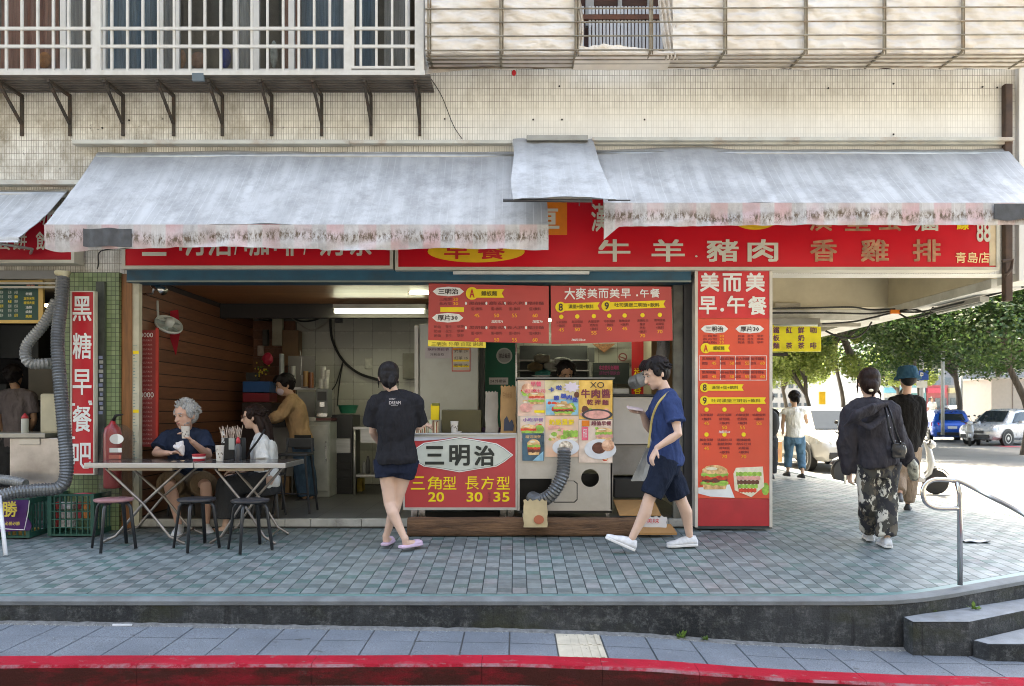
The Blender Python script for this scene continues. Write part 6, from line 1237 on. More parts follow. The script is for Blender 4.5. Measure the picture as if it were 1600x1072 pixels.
COL.objects[-1]; fb_ = tag(mb.build('flower_bunch', [M('fl_y', (.6, .45, .05)), M('fl_g', (.10, .2, .04)), M('fl_k', (.06, .03, .02))]), 'bunch of little yellow flowers above the blue tub', 'flowers')
fb_['kind'] = 'stuff'
tag(remesh(MB().sph(P(418, 561, 10.6), .07, .04, .09), 'red_bag', M('bag_red', (.40, .02, .05), .4), .012, 1, .015, 12), 'red plastic bag hanging above the flowers', 'bag'); 
for i, (x, y0, y1, c_, nm) in enumerate(((440, 553, 590, (.28, .3, .3), 'steel canister hanging left of the worker'), (458, 572, 592, (.4, .4, .38), 'upturned clear tumbler beside the worker\'s head'), (478, 580, 604, (.35, .2, .07), 'amber syrup jar on the rack beside the worker'), (486, 582, 606, (.2, .07, .03), 'brown syrup jar on the rack nearest the drink machine'))): tag(MB().tube([P(x, y1, 10.3), P(x, y0, 10.3)], [.035, .032], 14).build('jar', M('jar%d' % i, c_, .25)), nm, 'jar')
boxthing('rack', 'metal wall rack behind the masked worker holding jars', 'rack', 452, 605, 493, 609, 10.35, .2, inox, .002); boxthing('splash_sheet', 'grey steel splash panel behind the jars', 'panel', 450, 556, 492, 606, 10.6, .02, M('panel_grey', (.16, .15, .14), .4), .002)
boxthing('control_box', 'pale machine with white side behind the worker\'s shoulder', 'machine', 466, 612, 492, 656, 10.3, .3, M('mach_pale', (.3, .31, .3), .4))
boxthing('worker_table', 'grey work bench the masked worker leans on', 'work bench', 425, 668, 458, 775, 10.2, .5, M('bench_grey', (.22, .22, .22), .5)); boxthing('steamer', 'small black pot on the grey work bench', 'pot', 424, 655, 446, 668, 10.2, .25, blkm)
ck = M('black_cable', (.02, .02, .02), .6)
for i, (pts, lb) in enumerate((([(516, 494), (519, 530), (535, 562), (560, 583), (592, 594), (612, 600)], 'thick black cable sagging across the grey wall tiles'), ([(450, 492), (470, 502), (492, 500), (508, 492)], 'grey cable looping under the back beam'), ([(536, 565), (530, 600), (527, 635)], 'black cable dropping to the green basin'), ([(535, 568), (525, 600), (514, 614)], 'black cable running down to the drink machine'), ([(440, 486), (460, 500), (485, 516), (508, 506), (520, 492)], 'pale cable from the electrical box to the lamp'))):
    tag(MB().tube(smoothpath([P(x, y, 11.42) for x, y in pts], 6), (.02, .012, .009, .009, .01)[i], 6).build('cable', ck if i != 4 else M('pale_cable', (.3, .28, .24))), lb, 'cable')
boxthing('meter_box', 'grey wall box with cables right of the standing woman\'s head', 'wall box', 629, 552, 650, 592, 11.3, .1, M('box_grey', (.2, .19, .16), .6, dirt=.5)); boxthing('security_camera', 'little black camera under the back beam', 'camera', 523, 495, 534, 504, 10.5, .1, blkm)
for nm, lb, x0, y0, x1, y1, D_, c_ in (('steamer_tray', 'dented steel tray leaning on the back cabinet', 443, 590, 452, 607, 10.5, (.3, .3, .29)), ('tissue_box', 'white tissue box on the low pale cabinet', 478, 652, 492, 658.5, 9.95, (.5, .5, .48)), ('carton', 'brown carton pushed under the work bench', 428, 745, 452, 774, 10.1, (.26, .16, .08)), ('oil_tin', 'yellow oil tin on the floor by the black cabinet', 554, 748, 566, 768, 10.6, (.42, .30, .05)), ('black_bucket', 'black bucket under the steel table', 600, 744, 622, 768, 10.4, (.02, .02, .02)), ('towel', 'grey towel hanging over the rack edge', 470, 586, 477, 606, 10.3, (.3, .28, .27)), ('wall_sheet', 'pale paper sheet taped to the grey tiles', 570, 560, 582, 576, 11.46, (.5, .49, .44)), ('shelf_crate', 'dark crate above the blue storage tub', 384, 582, 400, 595, 10.7, (.05, .05, .05)), ('wall_switch', 'small switch box on the wood wall corner', 410, 515, 418, 540, 11.4, (.08, .07, .06)), ('speaker', 'small black speaker high at the wood wall corner', 404, 478, 420, 500, 11.2, (.02, .02, .022)), ('calendar', 'small pale calendar on the wood wall by the worker', 402, 540, 412, 556, 11.42, (.45, .35, .3))):
    boxthing(nm, lb, nm.replace('_', ' '), x0, y0, x1, y1, D_, .03 if nm in ('wall_sheet', 'towel', 'calendar') else .18, M('prop_' + nm, c_, .6, var=.25, vs=14, dirt=.3), .006)
tag(MB().tube([P(470, 586, 10.28), P(471, 560, 10.28), P(469, 548, 10.28)], .004, 5).build('hook_rail', inox), 'thin hook rail above the worker', 'hook')
# ================================================================ KITCHEN SIDE
t = thing('refrigerator', 'tall pale refrigerator with price sheets behind the sandwich counter', 'refrigerator', P(697, 800, 8.9)); D = 8.9
MB().box(PX(655, D), PX(747, D), D, D + .7, ZF, PZ(506, D)).build('body', whm, t, bevel=.012); MB().box(PX(648, D), PX(654, D), D - .03, D + .65, ZF, PZ(509, D)).build('door_edge', M('white_post', (.6, .6, .57), .4), t, bevel=.006)
D -= .004
for (x0, y0, x1, y1, c_) in ((664, 542, 705, 560, (.50, .46, .48)), (706, 541, 735, 580, (.55, .50, .42))): MB().pbox(x0, y0, x1, y1, D, .003).build('price_sheet', M('sheet%d' % x0, c_, .6), t)
for i, m_ in enumerate((lor, lyel, lyel)): MB().pbox(708, 553 + i * 9 - (i == 0) * 9, 733, 556 + i * 9 - (i == 0) * 9, D - .002, .002).build('sheet_band', m_, t)
for i, q in enumerate(('奶茶 20', '紅茶 15', '咖啡 35')): txt(q, 710, 546 + i * 11, 731, 551 + i * 11, D - .003, ldark, t)
txt('飲料價目表', 668, 544, 702, 548, D - .003, lpurp, t); txt('冷熱自取', 672, 552, 694, 556, D - .003, ldark, t)
mb = MB(); mb.pbox(706, 541, 735, 542, D - .003, .002); mb.pbox(706, 579, 735, 580.5, D - .003, .002); mb.pbox(706, 542, 707, 579, D - .003, .002); mb.pbox(734, 542, 735, 579, D - .003, .002); mb.build('red_border', lred, t)
boxthing('dark_post', 'dark post between refrigerator and green banner', 'post', 749, 536, 757, 690, 9.1, .1, M('post_dark', (.05, .055, .05), .5)); boxthing('steel_post', 'steel post between the green banner and the kitchen shelves', 'post', 805, 536, 808, 690, 9.3, .05, chr_, .002)
t = thing('green_banner', 'dark green hanging banner with a round white emblem', 'banner', P(780, 640, 9.2)); D = 9.2
MB().pbox(758, 534, 805, 690, D, .02).build('cloth', M('banner_green', (.006, .10, .055), .7), t); MB().pprism(ell(788, 556, 12.5, 12.5, 28), D - .003, .003).build('emblem', M('emblem_pale', (.42, .44, .40)), t); MB().pprism(ell(788, 556, 10.5, 10.5, 28), D - .005, .002).build('emblem_ring', M('emblem_grey', (.28, .30, .27)), t)
txt('禁止吸菸', 780, 552, 797, 560, D - .007, ldark, t, bold=.02); MB().pbox(764, 590, 794, 601, D - .003, .003).build('label', M('label_pale', (.5, .48, .46)), t); txt('24 外帶區', 766, 593, 791, 598, D - .005, ldark, t, bold=.02)
# sandwich counter
CD = 7.70
t = thing('sandwich_counter', 'sandwich counter on castors with red price front', 'counter', P(718, 838, CD + .2)); mb = MB()
MB().box(PX(632, CD), PX(807, CD), CD + .03, CD + .55, PZ(794, CD), PZ(680, CD)).build('cabinet', M('counter_body', (.3, .3, .3), .4), t)
MB().box(PX(629, CD), PX(808, CD), CD - .01, CD + .6, PZ(680, CD), PZ(677, CD)).build('countertop', inox, t, bevel=.004)
mb.pbox(630, 680, 808, 683, CD, .03); mb.pbox(630, 793, 808, 797, CD, .03); mb.pbox(630, 683, 632.5, 793, CD, .03); mb.pbox(805.5, 683, 808, 793, CD, .03); mb.build('sign_frame', M('chrome_frame', (.5, .5, .48), .35, metal=.5), t)
MB().pbox(632.5, 683, 805.5, 793, CD + .008, .015).build('sign_panel', M('counter_red', (.46, .045, .05), .35, var=.1, vs=2), t)
MB().pprism([(632.5, 680.5), (805.5, 680.5), (805.5, 684), (780, 686), (750, 686.5), (718, 682.5), (690, 686.5), (655, 689), (632.5, 689)], CD + .003, .004).build('pale_band', M('band_pale', (.50, .50, .55), .4), t)
def pq(g): return [(642, 711), (650, 700), (662, 692), (690, 688), (718, 683), (748, 688), (776, 693), (788, 700), (802, 711), (788, 722), (776, 729), (748, 733), (718, 738), (690, 733), (662, 729), (650, 722)]
MB().pprism(pq(0), CD + .003, .004).build('plaque', lwht, t); MB().pprism([(718 + (x - 718) * .975, 711 + (y - 711) * .94) for x, y in pq(0)], CD + .001, .002).build('plaque_line', M('plaque_line', (.05, .06, .04)), t); MB().pprism([(718 + (x - 718) * .967, 711 + (y - 711) * .92) for x, y in pq(0)], CD - .001, .002).build('plaque_face', M('plaque_face', (.55, .58, .52), .4), t)
for q, x0, y0, x1, y1 in (('三', 664, 697, 694, 726), ('明', 702, 695, 734, 728), ('治', 741, 696, 773, 728)): txt(q, x0, y0, x1, y1, CD - .004, M('ink', (.02, .025, .02), .5), t, bold=.03)
for q, x0, x1 in (('三', 642, 664), ('角', 668, 690), ('型', 692, 713), ('長', 727, 748), ('方', 752, 772), ('型', 776, 797)): txt(q, x0, 744.5, x1, 765, CD + .005, lyel, t, bold=.008)
for q, x0, x1 in (('20', 669, 694), ('30', 729, 754), ('35', 771, 796)): txt(q, x0, 769, x1, 784, CD + .005, lyel, t, bold=.02)
txt('加', 762, 769, 766.5, 776, CD + .005, lmar, t); txt('蛋', 762, 778, 766.5, 785, CD + .005, lmar, t)
for x in (648, 660, 786, 798):
    cw = Vector((PX(x, CD + .1), CD + .08 + (x % 4) * .1, .475)); wz = walkz(cw.y) + .043
    w_ = MB().tube([(cw.x - .015, cw.y, wz), (cw.x + .015, cw.y, wz)], .042, 14).build('castor', M('rubber', (.02, .02, .02), .7), t); MB().box(cw.x - .03, cw.x + .03, cw.y - .02, cw.y + .02, wz + .03, PZ(797, CD)).build('castor_fork', chr_, t)
# goods on the counter
def onc(x): return P(x, 677, CD + .12)
random.seed(4)
for i, x in enumerate((651, 657, 663, 669, 676.5, 682)):
    t = thing('sandwich', ('cream bread sandwich in clear film, %s of the row on the counter' % ('first', 'second', 'third', 'fourth', 'fifth', 'last')[i]), 'sandwich', onc(x), 'sandwiches on the counter')
    for k_ in range(3): MB().pprism([(x - 2.4 + k_ * 1.8, 676.5), (x - 2.4 + k_ * 1.8, 659 + (i % 2)), (x - 1.2 + k_ * 1.8, 657 + (i % 2)), (x - 1 + k_ * 1.8, 676.5)], CD + .10 + .004 * (i % 3), .12).build(('bread', 'filling', 'bread')[k_], (BC['bread'], M('filling', (.3, .1, .05), .6, var=.5, vs=60), M('toast_cream', (.55, .43, .27), .7))[k_], t)
for x in (672.5,): boxthing('egg_carton', 'clear egg salad pack between the sandwiches', 'pack', 669.5, 656, 674.5, 676.5, CD + .09, .1, M('egg_pack', (.42, .45, .32), .4), .004)
t = thing('drink_carton', 'bright yellow drink carton standing behind the sandwiches', 'carton', P(680, 660, 8.3)); MB().pbox(673, 632, 686, 656, 8.1, .08).build('carton', lyel, t, bevel=.003); MB().pbox(675, 630, 686, 634, 8.095, .07).build('carton_top', M('olive_top', (.2, .2, .03)), t)
boxthing('drink_stack', 'box that lifts the yellow carton above the counter', 'box', 672, 656, 690, 677, 8.1, .1, M('stack_box', (.35, .33, .28), .6)); boxthing('olive_box', 'wide olive green cool box behind the paper cup', 'cool box', 690, 640, 752, 676.8, 8.0, .28, M('olive', (.075, .062, .022), .5, var=.1), .012)
cup(710, 676.8, 7.86, .118, 'patterned paper cup standing before the olive box', r=.041)
tag(MB().lathe(P(714, 677, 7.9), [(.04, 0), (.05, .004), (.046, .018), (.001, .016)], 16).build('saucer', cupm, smooth=True), 'small dish beside the paper cup on the counter', 'dish')
def bag(nm, x0, y0, x1, y1, D, dep, mat, label, jag=2):
    mb = MB(); a, c_ = PX(x0, D), PX(x1, D); z0, z1 = PZ(y1, D), PZ(y0, D)
    def fn(u, v):
        x = a + (c_ - a) * u; fl = .5 + .5 * (1 - v); return (x + .01 * noise.noise(Vector((v * 4, u, x))), D - .006 * math.sin(u * math.pi) + (1 - fl) * dep * .4, z0 + (z1 - z0) * v + (.012 * math.sin(u * 25) * (v > .98)))
    mb.grid(fn, 10, 8); mb.grid(lambda u, v: (lambda p: (p[0], p[1] + dep * (.15 + .85 * (1 - v * .6)), p[2]))(fn(u, v)), 10, 8); mb.grid(lambda u, v: (lambda p, s_: (p[0], p[1] + (dep * (.15 + .85 * (1 - v * .6))) * u, p[2]))(fn(0, v), u), 4, 8); mb.grid(lambda u, v: (lambda p: (p[0], p[1] + (dep * (.15 + .85 * (1 - v * .6))) * u, p[2]))(fn(1, v)), 4, 8)
    return tag(mb.build(nm, mat, auto=30), label, 'paper bag')
kraft = M('kraft_paper', (.42, .25, .11), .8, var=.12, vs=6, bump=.2, bs=20)
bag('paper_bag', 758, 612, 778, 676.8, 7.95, .14, M('grey_paper', (.34, .31, .27), .8, var=.15, vs=6, bump=.4, bs=15), 'grey paper bag with rumpled top on the counter')
b_ = bag('kraft_bag', 782, 603, 806, 676.8, 7.85, .12, kraft, 'brown kraft paper bag with ink drawing on the counter'); MB().pprism([(787, 673), (788, 655), (792, 650), (796, 660), (800, 655), (803, 665), (802, 673)], 7.838, .003).build('ink_drawing', M('ink_blue', (.04, .05, .08)), b_); txt('手作早餐', 786, 612, 800, 622, 7.838, M('kraft_ink', (.3, .15, .05)), b_)
boxthing('purple_crate', 'dark purple tray behind the paper bags', 'tray', 752, 668, 784, 677, 8.15, .2, M('purple_dark', (.05, .01, .06), .5))
# griddle with posters
GDp = 7.66
t = thing('griddle_stand', 'steel griddle stand with a round hole and a duct inlet in its front', 'griddle', P(883, 800, GDp + .2)); steelw = M('pale_steel', (.50, .47, .43), .4, metal=.55, var=.08, vs=3, dirt=.35, dcol=(.28, .22, .15))
mb = MB()
mb.pbox(808.5, 594, 957, 712, GDp + .02, .03); mb.pbox(958 - 4, 712, 957, 797, GDp + .02, .5)
D = GDp + .02       # lower front with a rectangular and a round opening
hole = [P(922 + 14 * math.cos(a * math.pi / 12), 747 + 14 * math.sin(a * math.pi / 12), D) for a in range(24)]
rect = [P(x, y, D) for x, y in ((958, 747), (957, 798), (922, 798), (890, 798), (890, 747), (890, 712), (922, 712), (957, 712))]
vs = hole + rect; idx = [(0, 1, 2, 3), (3, 4, 5, 6)]
mb.add(vs, [tuple([24 + 0, 24 + 1, 24 + 2] + [6, 5, 4, 3, 2, 1, 0]), tuple([24 + 2, 24 + 3, 24 + 4] + [12, 11, 10, 9, 8, 7, 6]), tuple([24 + 4, 24 + 5, 24 + 6] + [18, 17, 16, 15, 14, 13, 12]), tuple([24 + 6, 24 + 7, 24 + 0] + [0, 23, 22, 21, 20, 19, 18])])
mb.pbox(862, 712, 890, 798, D, .004); mb.pbox(812, 712, 862, 748, D, .004); mb.pbox(838, 785, 862, 798, D, .004); mb.pbox(808.5, 712, 812, 798, D, .3)
mb.build('steel_front', steelw, t); MB().pbox(812, 740, 956, 800, D + .35, .02).build('inner_back', blkm, t); MB().box(PX(806, D), PX(960, D), D - .03 + .001, D + .62, PZ(592, D), PZ(590, D)).build('griddle_top', M('top_dark', (.2, .2, .2), .4, metal=.6), t)
MB().pprism([(866, 752), (896, 752), (901, 756), (901, 780), (897, 784), (866, 784)], D - .004, .003).build('access_door', steelw, t, bevel=.002); MB().pprism([(865, 751), (897, 751), (902.5, 755), (902.5, 781), (898, 785.5), (865, 785.5)], D - .0015, .0012).build('door_gap', M('gap_dark', (.03, .03, .03)), t)
MB().box(PX(810, D), PX(957, D), D + .04, D + .6, PZ(803, D), PZ(798.5, D)).build('bottom_rail', M('gap_dark', ()), t)
for x in (816, 948): MB().box(PX(x, D), PX(x + 5, D), D + .05, D + .09, walkz(D), PZ(803, D)).build('foot', chr_, t)
dm_ = M('duct_grey', (.14, .145, .15), .34, metal=.4, var=.2, vs=8); dmd = M('duct_dark', (.26, .265, .27), .4, metal=.2, var=.2, vs=8)
duct('flexible_duct', [P(882, 704, 7.56), P(881, 722, 7.54), P(878, 745, 7.50), P(862, 772, 7.50), P(845, 782, 7.58), P(832, 778, 7.75)], .066, 'grey corrugated duct curving out of the griddle front', dm_)
tag(MB().tube([P(881, 700, 7.585), P(881, 730, 7.56)], .062, 18).build('duct_collar', M('collar', (.45, .45, .44), .3, metal=.7), smooth=True), 'smooth silver collar at the top of the griddle duct', 'duct')
PD_ = GDp + .012
def poster(x0, y0, x1, y1, D, cols, label):
    t = thing('poster', label, 'poster', P((x0 + x1) / 2, y1, D), 'food posters on the griddle'); MB().grid(lambda u, v: (PX(x0 + (x1 - x0) * u, D), D + .002 * math.sin(u * 7 + v * 5), PZ(y1 + (y0 - y1) * v, D)), 8, 10, thick=(0, .002, 0)).build('sheet', M('post%d%d' % (x0, y0), cols[0], .3, var=.2, col2=cols[1], vs=7), t); return t
salmon = M('pic_salmon', (.75, .30, .16), .4, var=.35, vs=22, col2=(.85, .5, .35)); cyan = M('pic_cyan', (.25, .5, .65), .4, var=.3, vs=12); pblue = M('pic_blue', (.04, .08, .4), .4); pviol = M('pic_violet', (.25, .1, .4), .4); pnk = M('pic_pink', (.8, .12, .2), .4)
t = poster(809, 594, 851, 650, PD_, ((.62, .55, .45), (.7, .45, .35)), 'poster with salmon sandwich and pink lettering, upper left on the griddle'); D = PD_ - .006
MB().pprism(ell(824, 607, 9, 8), D, .003).build('food_picture', salmon, t); burger(t, 838, 622, 24, 20, D, ('tom', 'ham', 'lett')); MB().pprism(ell(822, 637, 10, 7), D, .003).build('food_picture', BC['ham'], t); txt('早餐', 829, 596, 846, 604, D - .003, pnk, t, bold=.03); txt('起司吐司', 820, 608, 852, 614, D - .004, pnk, t, bold=.03); MB().pbox(835, 641, 851, 645, D, .002).build('price_strip', lyel, t)
t = poster(851.5, 594, 904, 649, PD_ - .001, ((.65, .55, .25), (.75, .65, .45)), 'poster with a burger under blue lettering on yellow, upper middle on the griddle'); D = PD_ - .007
MB().pprism([(893 + (14 if i % 2 else 9) * math.cos(i * math.pi / 9), 605 + (9 if i % 2 else 6) * math.sin(i * math.pi / 9)) for i in range(18)], D, .003).build('burst', M('burst', (.7, .62, .72)), t)
for q, x, y in (('卡', 861, 608), ('啦', 873, 605), ('雞', 869, 621), ('腿', 880, 618), ('肉', 889, 620), ('堡', 898, 624)): txt(q, x - 4, y - 3, x + 5, y + 4.5, D - .004, pblue, t, bold=.04)
MB().pbox(853, 624, 903, 648, D + .004, .002).build('sky_panel', cyan, t); burger(t, 880, 640, 30, 20, D); MB().pprism(ell(901, 617, 4, 5), D, .003).build('food_picture', BC['patty'], t)
t = poster(904.5, 594, 957, 655, PD_ - .002, ((.80, .42, .06), (.85, .55, .15)), 'orange poster headed XO beef noodles with a bowl, upper right on the griddle'); D = PD_ - .008
txt('XO', 922, 597, 944, 606, D, ldark, t); 
for q, x in (('牛', 915), ('肉', 931), ('醬', 947)): txt(q, x - 7, 608, x + 7, 622, D, M('pic_brown', (.22, .04, .06)), t, bold=.035)
for q, x in (('乾', 922), ('拌', 934), ('麵', 946)): txt(q, x - 5, 624, x + 5, 633, D, M('pic_brown', ()), t, bold=.03)
MB().pprism(ell(933, 648, 24, 9), D, .003).build('bowl_picture', M('pic_bowl', (.05, .05, .055), .3), t); MB().pprism(ell(933, 648, 20, 6.5), D - .002, .002).build('noodle_picture', BC['ham'], t)
t = poster(813, 650.5, 851, 690, PD_ - .003, ((.6, .6, .62), (.65, .5, .4)), 'small poster of salmon bun with violet title, middle left on the griddle'); D = PD_ - .009
txt('小吃早餐', 817, 653, 849, 659, D, pviol, t, bold=.02); burger(t, 826, 672, 24, 18, D, ('tom', 'lett')); MB().pprism(ell(843, 671, 7, 7), D, .003).build('food_picture', BC['lett'], t)
t = poster(852, 650, 904, 714, PD_ - .004, ((.72, .6, .5), (.75, .45, .3)), 'poster with yellow title and a white plate of food, lower middle on the griddle'); D = PD_ - .010
for i, q in enumerate('奶酪蛋餅'): txt(q, 858 + i * 10, 655, 867 + i * 10, 664, D, lyel, t, bold=.03)
MB().pprism([(856, 666), (872, 665), (876, 669), (857, 672)], D, .003).build('food_picture', BC['ham'], t); MB().pprism(ell(884, 699, 21, 13), D, .003).build('plate_picture', BC['plate'], t); MB().pprism(ell(884, 698, 11, 9), D - .002, .002).build('food_picture', M('pic_food', (.40, .27, .2), .5, var=.5, vs=35, col2=(.7, .6, .5)), t); MB().pprism(wavy(880, 903, 672, 682, 7, 1.5), D, .003).build('food_picture', BC['lett'], t)
t = poster(904.5, 656, 957, 723, PD_ - .005, ((.65, .5, .4), (.8, .65, .55)), 'poster with burgers and red banner, lower right on the griddle'); D = PD_ - .011
MB().pbox(909, 667, 919, 688, D, .003).build('red_banner', pnk, t); txt('新品', 911, 670, 917, 684, D - .003, lwht, t); MB().pbox(909, 657, 921, 666, D, .003).build('orange_tag', orange, t); txt('超值早餐', 924, 658, 955, 665, D, M('pic_brown', ()), t, bold=.03); burger(t, 944, 678, 26, 20, D, ('lett', 'ham')); MB().pprism(ell(938, 702, 25, 16), D, .003).build('plate_picture', BC['plate'], t); MB().pprism(ell(936, 700, 11, 9), D - .002, .002).build('food_picture', BC['patty'], t); MB().pprism(ell(950, 696, 10, 9), D - .003, .002).build('food_picture', salmon, t)
t = poster(816, 677, 850, 720, PD_ - .012, ((.03, .07, .10), (.06, .14, .2)), 'dark blue poster of a tall burger overlapping the others at lower left'); D = PD_ - .018
burger(t, 834, 699, 20, 26, D, ('lett', 'tom', 'patty')); txt('精選漢堡', 821, 680, 845, 685, D, BC['bun'], t, bold=.02); MB().pprism([(832, 720), (849, 705), (849, 720)], D + .001, .002).build('blue_corner', cyan, t)
for o_, r_, nm_ in ((0, (811, 605, 850, 648), ('tom', 'ham', 'bread', 'lett', 'bun')), (1, (853, 626, 903, 648), ('bun', 'lett', 'tom')), (2, (906, 634, 956, 653), ('ham', 'patty', 'bun', 'lett')), (3, (814, 661, 850, 689), ('ham', 'bun', 'lett', 'tom')), (4, (854, 668, 903, 690), ('ham', 'bread', 'lett', 'bun')), (5, (921, 667, 956, 722), ('bun', 'ham', 'tom', 'lett', 'plate'))):
    p_ = [o for o in COL.objects if o.name.startswith('poster') and o.get('category') == 'poster'][o_]; collage(p_, *r_, PD_ - .0035 - .001 * o_, 16, nm_, o_)
# behind the griddle
boxthing('kitchen_shelf', 'dark steel kitchen shelf with trays behind the cook', 'shelf', 812, 540, 918, 594, 10.9, .4, M('kshelf', (.045, .048, .05), .4, metal=.3))
for y in (562, 578): boxthing('shelf_board', 'steel board of the kitchen shelf, %s' % ('upper' if y < 570 else 'lower'), 'shelf board', 810, y, 920, y + 2, 10.7, .25, inox, .001)
for i, (x, y, c_, lb) in enumerate(((847, 560, (.25, .22, .17), 'bundle of plastic wrapped goods'), (862, 572, (.30, .30, .27), 'pale bag of flour'), (848, 585, (.05, .28, .25), 'teal tray'), (878, 565, (.5, .5, .48), 'white folded cloth'), (836, 574, (.22, .16, .08), 'brown paper parcel'))): tag(remesh(MB().sph(P(x, y, 9.9), .10, .08, .06).obox(P(x, y, 9.9), (.09, 0, 0), (0, .07, 0), (0, 0, .035)), 'kitchen_goods', M('kg%d' % i, c_, .6, var=.4, vs=14), .012, 1, .012, 14), lb + ' piled on the rack behind the cook', 'goods', 'goods on the rack behind the cook')
boxthing('goods_rack', 'steel rack in front of the cook holding the piled goods', 'rack', 830, 590, 872, 592, 9.8, .3, inox, .001)
tag(MB().lathe(P(846, 590, 8.2), [(.03, 0), (.10, .018), (.105, .02), (.001, .012)], 20).build('white_plate', cupm, smooth=True), 'white dish on the edge of the griddle top', 'plate')
boxthing('intercom', 'dark grey wall phone on the post right of the cook', 'wall phone', 919, 543, 929, 566, 10.8, .06, M('ic', (.05, .05, .05))); tag(MB().tube([P(922, 566, 10.8), P(921, 592, 10.8)], .03, 8).build('grey_post', M('ic2', (.2, .2, .2))), 'grey pipe under the wall phone', 'pipe')
t = thing('gold_ornament', 'gold diamond shaped paper ornament on the kitchen tiles', 'ornament', P(943, 550, 11.35)); MB().pprism([(925, 537), (962, 537), (944, 551)], 11.3, .02).build('diamond', M('gold_orn', (.35, .14, .05), .5, var=.5, vs=40), t)
t = thing('no_smoking_sign', 'round no-smoking sign on the kitchen tiles', 'sign', P(973, 566, 11.4)); D = 11.3; MB().pprism(ell(973, 558, 7, 6.5), D, .004).build('disc', M('ns_red', (.25, .05, .05)), t); MB().pprism(ell(973, 558, 5, 4.6), D - .003, .002).build('face', M('ns_face', (.45, .42, .38)), t); MB().pprism([(967, 556), (979, 560), (979, 562), (967, 558)], D - .005, .002).build('bar', M('ns_red', ()), t)
t = thing('slate_notice', 'black notice with pink writing leaning on the kitchen tiles', 'notice', P(955, 600, 11.2)); MB().pbox(926, 567, 983, 600, 11.2, .02).build('panel', M('slate', (.02, .028, .03), .5), t); txt('本店使用台灣豬', 936, 571, 967, 578, 11.195, M('pinkt', (.35, .03, .14)), t, bold=.03); txt('請勿外帶飲食', 936, 580, 969, 586, 11.195, M('pinkt2', (.22, .03, .14)), t, bold=.02)
t = thing('spring_couplet', 'tall red paper couplet with gold splashes by the kitchen post', 'couplet', P(1001, 620, 11.1)); MB().pbox(987, 533, 1016, 625, 11.1, .01).build('paper', M('couplet_red', (.50, .01, .02), .5), t); txt('福', 990, 575, 1002, 592, 11.09, lyel, t); txt('春', 990, 600, 1002, 616, 11.09, lyel, t)
duct('flexible_duct', [P(1036, 520, 8.4), P(1036, 550, 8.3), P(1026, 578, 8.1), P(1004, 592, 7.95), P(990, 598, 8.1)], .07, 'grey corrugated duct dropping beside the walking man\'s head', dmd)
boxthing('board_panel', 'plain plywood board behind the upper duct', 'board', 1018, 532, 1052, 640, 8.9, .02, M('ply', (.30, .19, .10), .7)); 
t = thing('white_counter', 'white fronted counter behind the walking man', 'counter', P(1000, 800, 8.2)); D = 8.2; MB().box(PX(958, D), PX(1050, D), D, D + .5, PZ(694, D), PZ(620, D)).build('front', M('white_front', (.60, .57, .54), .5, var=.04, dirt=.15), t, bevel=.004); MB().box(PX(956, D), PX(1050, D), D - .02, D + .5, PZ(619, D), PZ(616, D)).build('top', blkm, t); MB().box(PX(958, D), PX(1050, D), D + .03, D + .5, PZ(742, D), PZ(695, D)).build('lower_panel', M('grey_steel_panel', (.27, .26, .25), .4, metal=.4, dirt=.4, vs=5), t)
boxthing('white_tray', 'white tray and papers on top of the white counter', 'tray', 958, 607, 983, 615.5, 8.3, .2, M('tray_white', (.55, .55, .53))); boxthing('burner', 'black iron burner on the floor under the white counter', 'burner', 960, 748, 1040, 778, 8.1, .4, M('iron', (.02, .02, .02), .6)); 
boxthing('side_wall_panel', 'worn metal panel strip between the shop and the tall menu sign', 'panel', 1052, 442, 1068, 826, 7.98, .05, M('worn_panel', (.14, .14, .12), .6, var=.4, vs=8, dirt=.5)); boxthing('dark_jamb', 'dark door jamb left of the tall menu sign', 'door jamb', 1068.5, 430, 1085, 826, 7.93, .12, M('jamb', (.022, .022, .026), .5))
# floor bits
t = thing('wood_sleeper', 'thick weathered timber sleeper lying along the counter foot', 'timber', P(848, 838, 7.5)); sw_, n, l, b = nodes('old_timber'); v = coords(n, l, (.6, 6, 6)); c = mix(n, l, rng(n, l, noi(n, l, v, 4, 9, .75), .32, .68), (.045, .025, .016), (.26, .14, .075)); l.new(c, b.inputs['Base Color']); b.inputs['Roughness'].default_value = .85; bumpn(n, l, b, noi(n, l, v, 7, 9, .75), .9, .03)
def slf(u, v):
    x = PX(636 + 362 * u, 7.5); a = v * 2 * math.pi; cx_, cz_ = math.cos(a), math.sin(a); q_ = lambda c_: math.copysign(abs(c_) ** .45, c_); return (x, 7.58 + q_(cx_) * .08 + .006 * noise.noise(Vector((x * 4, a, 0))), walkz(7.58) + .088 + q_(cz_) * .085 + .007 * noise.noise(Vector((x * 5, a, 9))))
mb = MB().grid(slf, 90, 24); mb.add([slf(0, i / 24) for i in range(24)], [tuple(range(24))]); mb.add([slf(1, i / 24) for i in range(24)], [tuple(range(24))]); mb.build('beam', sw_, t, auto=50)
card = M('cardboard', (.36, .19, .07), .85, var=.15, vs=5)
tag(MB().prism([(PX(968, 7.55), 7.55, PZ(806, 7.55)), (PX(1033, 7.7), 7.7, PZ(806, 7.7)), (PX(1022, 7.95), 7.95, PZ(782, 7.95)), (PX(958, 7.95), 7.95, PZ(782, 7.95))], (0, 0, .008)).build('cardboard_sheet', card), 'brown cardboard sheet leaning behind the walking man\'s legs', 'cardboard')
tag(MB().prism([P(996, 836, 7.45), P(1058, 836, 7.5), P(1048, 822, 7.62), P(1004, 822, 7.62)], (0, 0, .02)).build('cardboard_flap', card), 'flat cardboard piece on the tiles between the walking man\'s feet', 'cardboard')
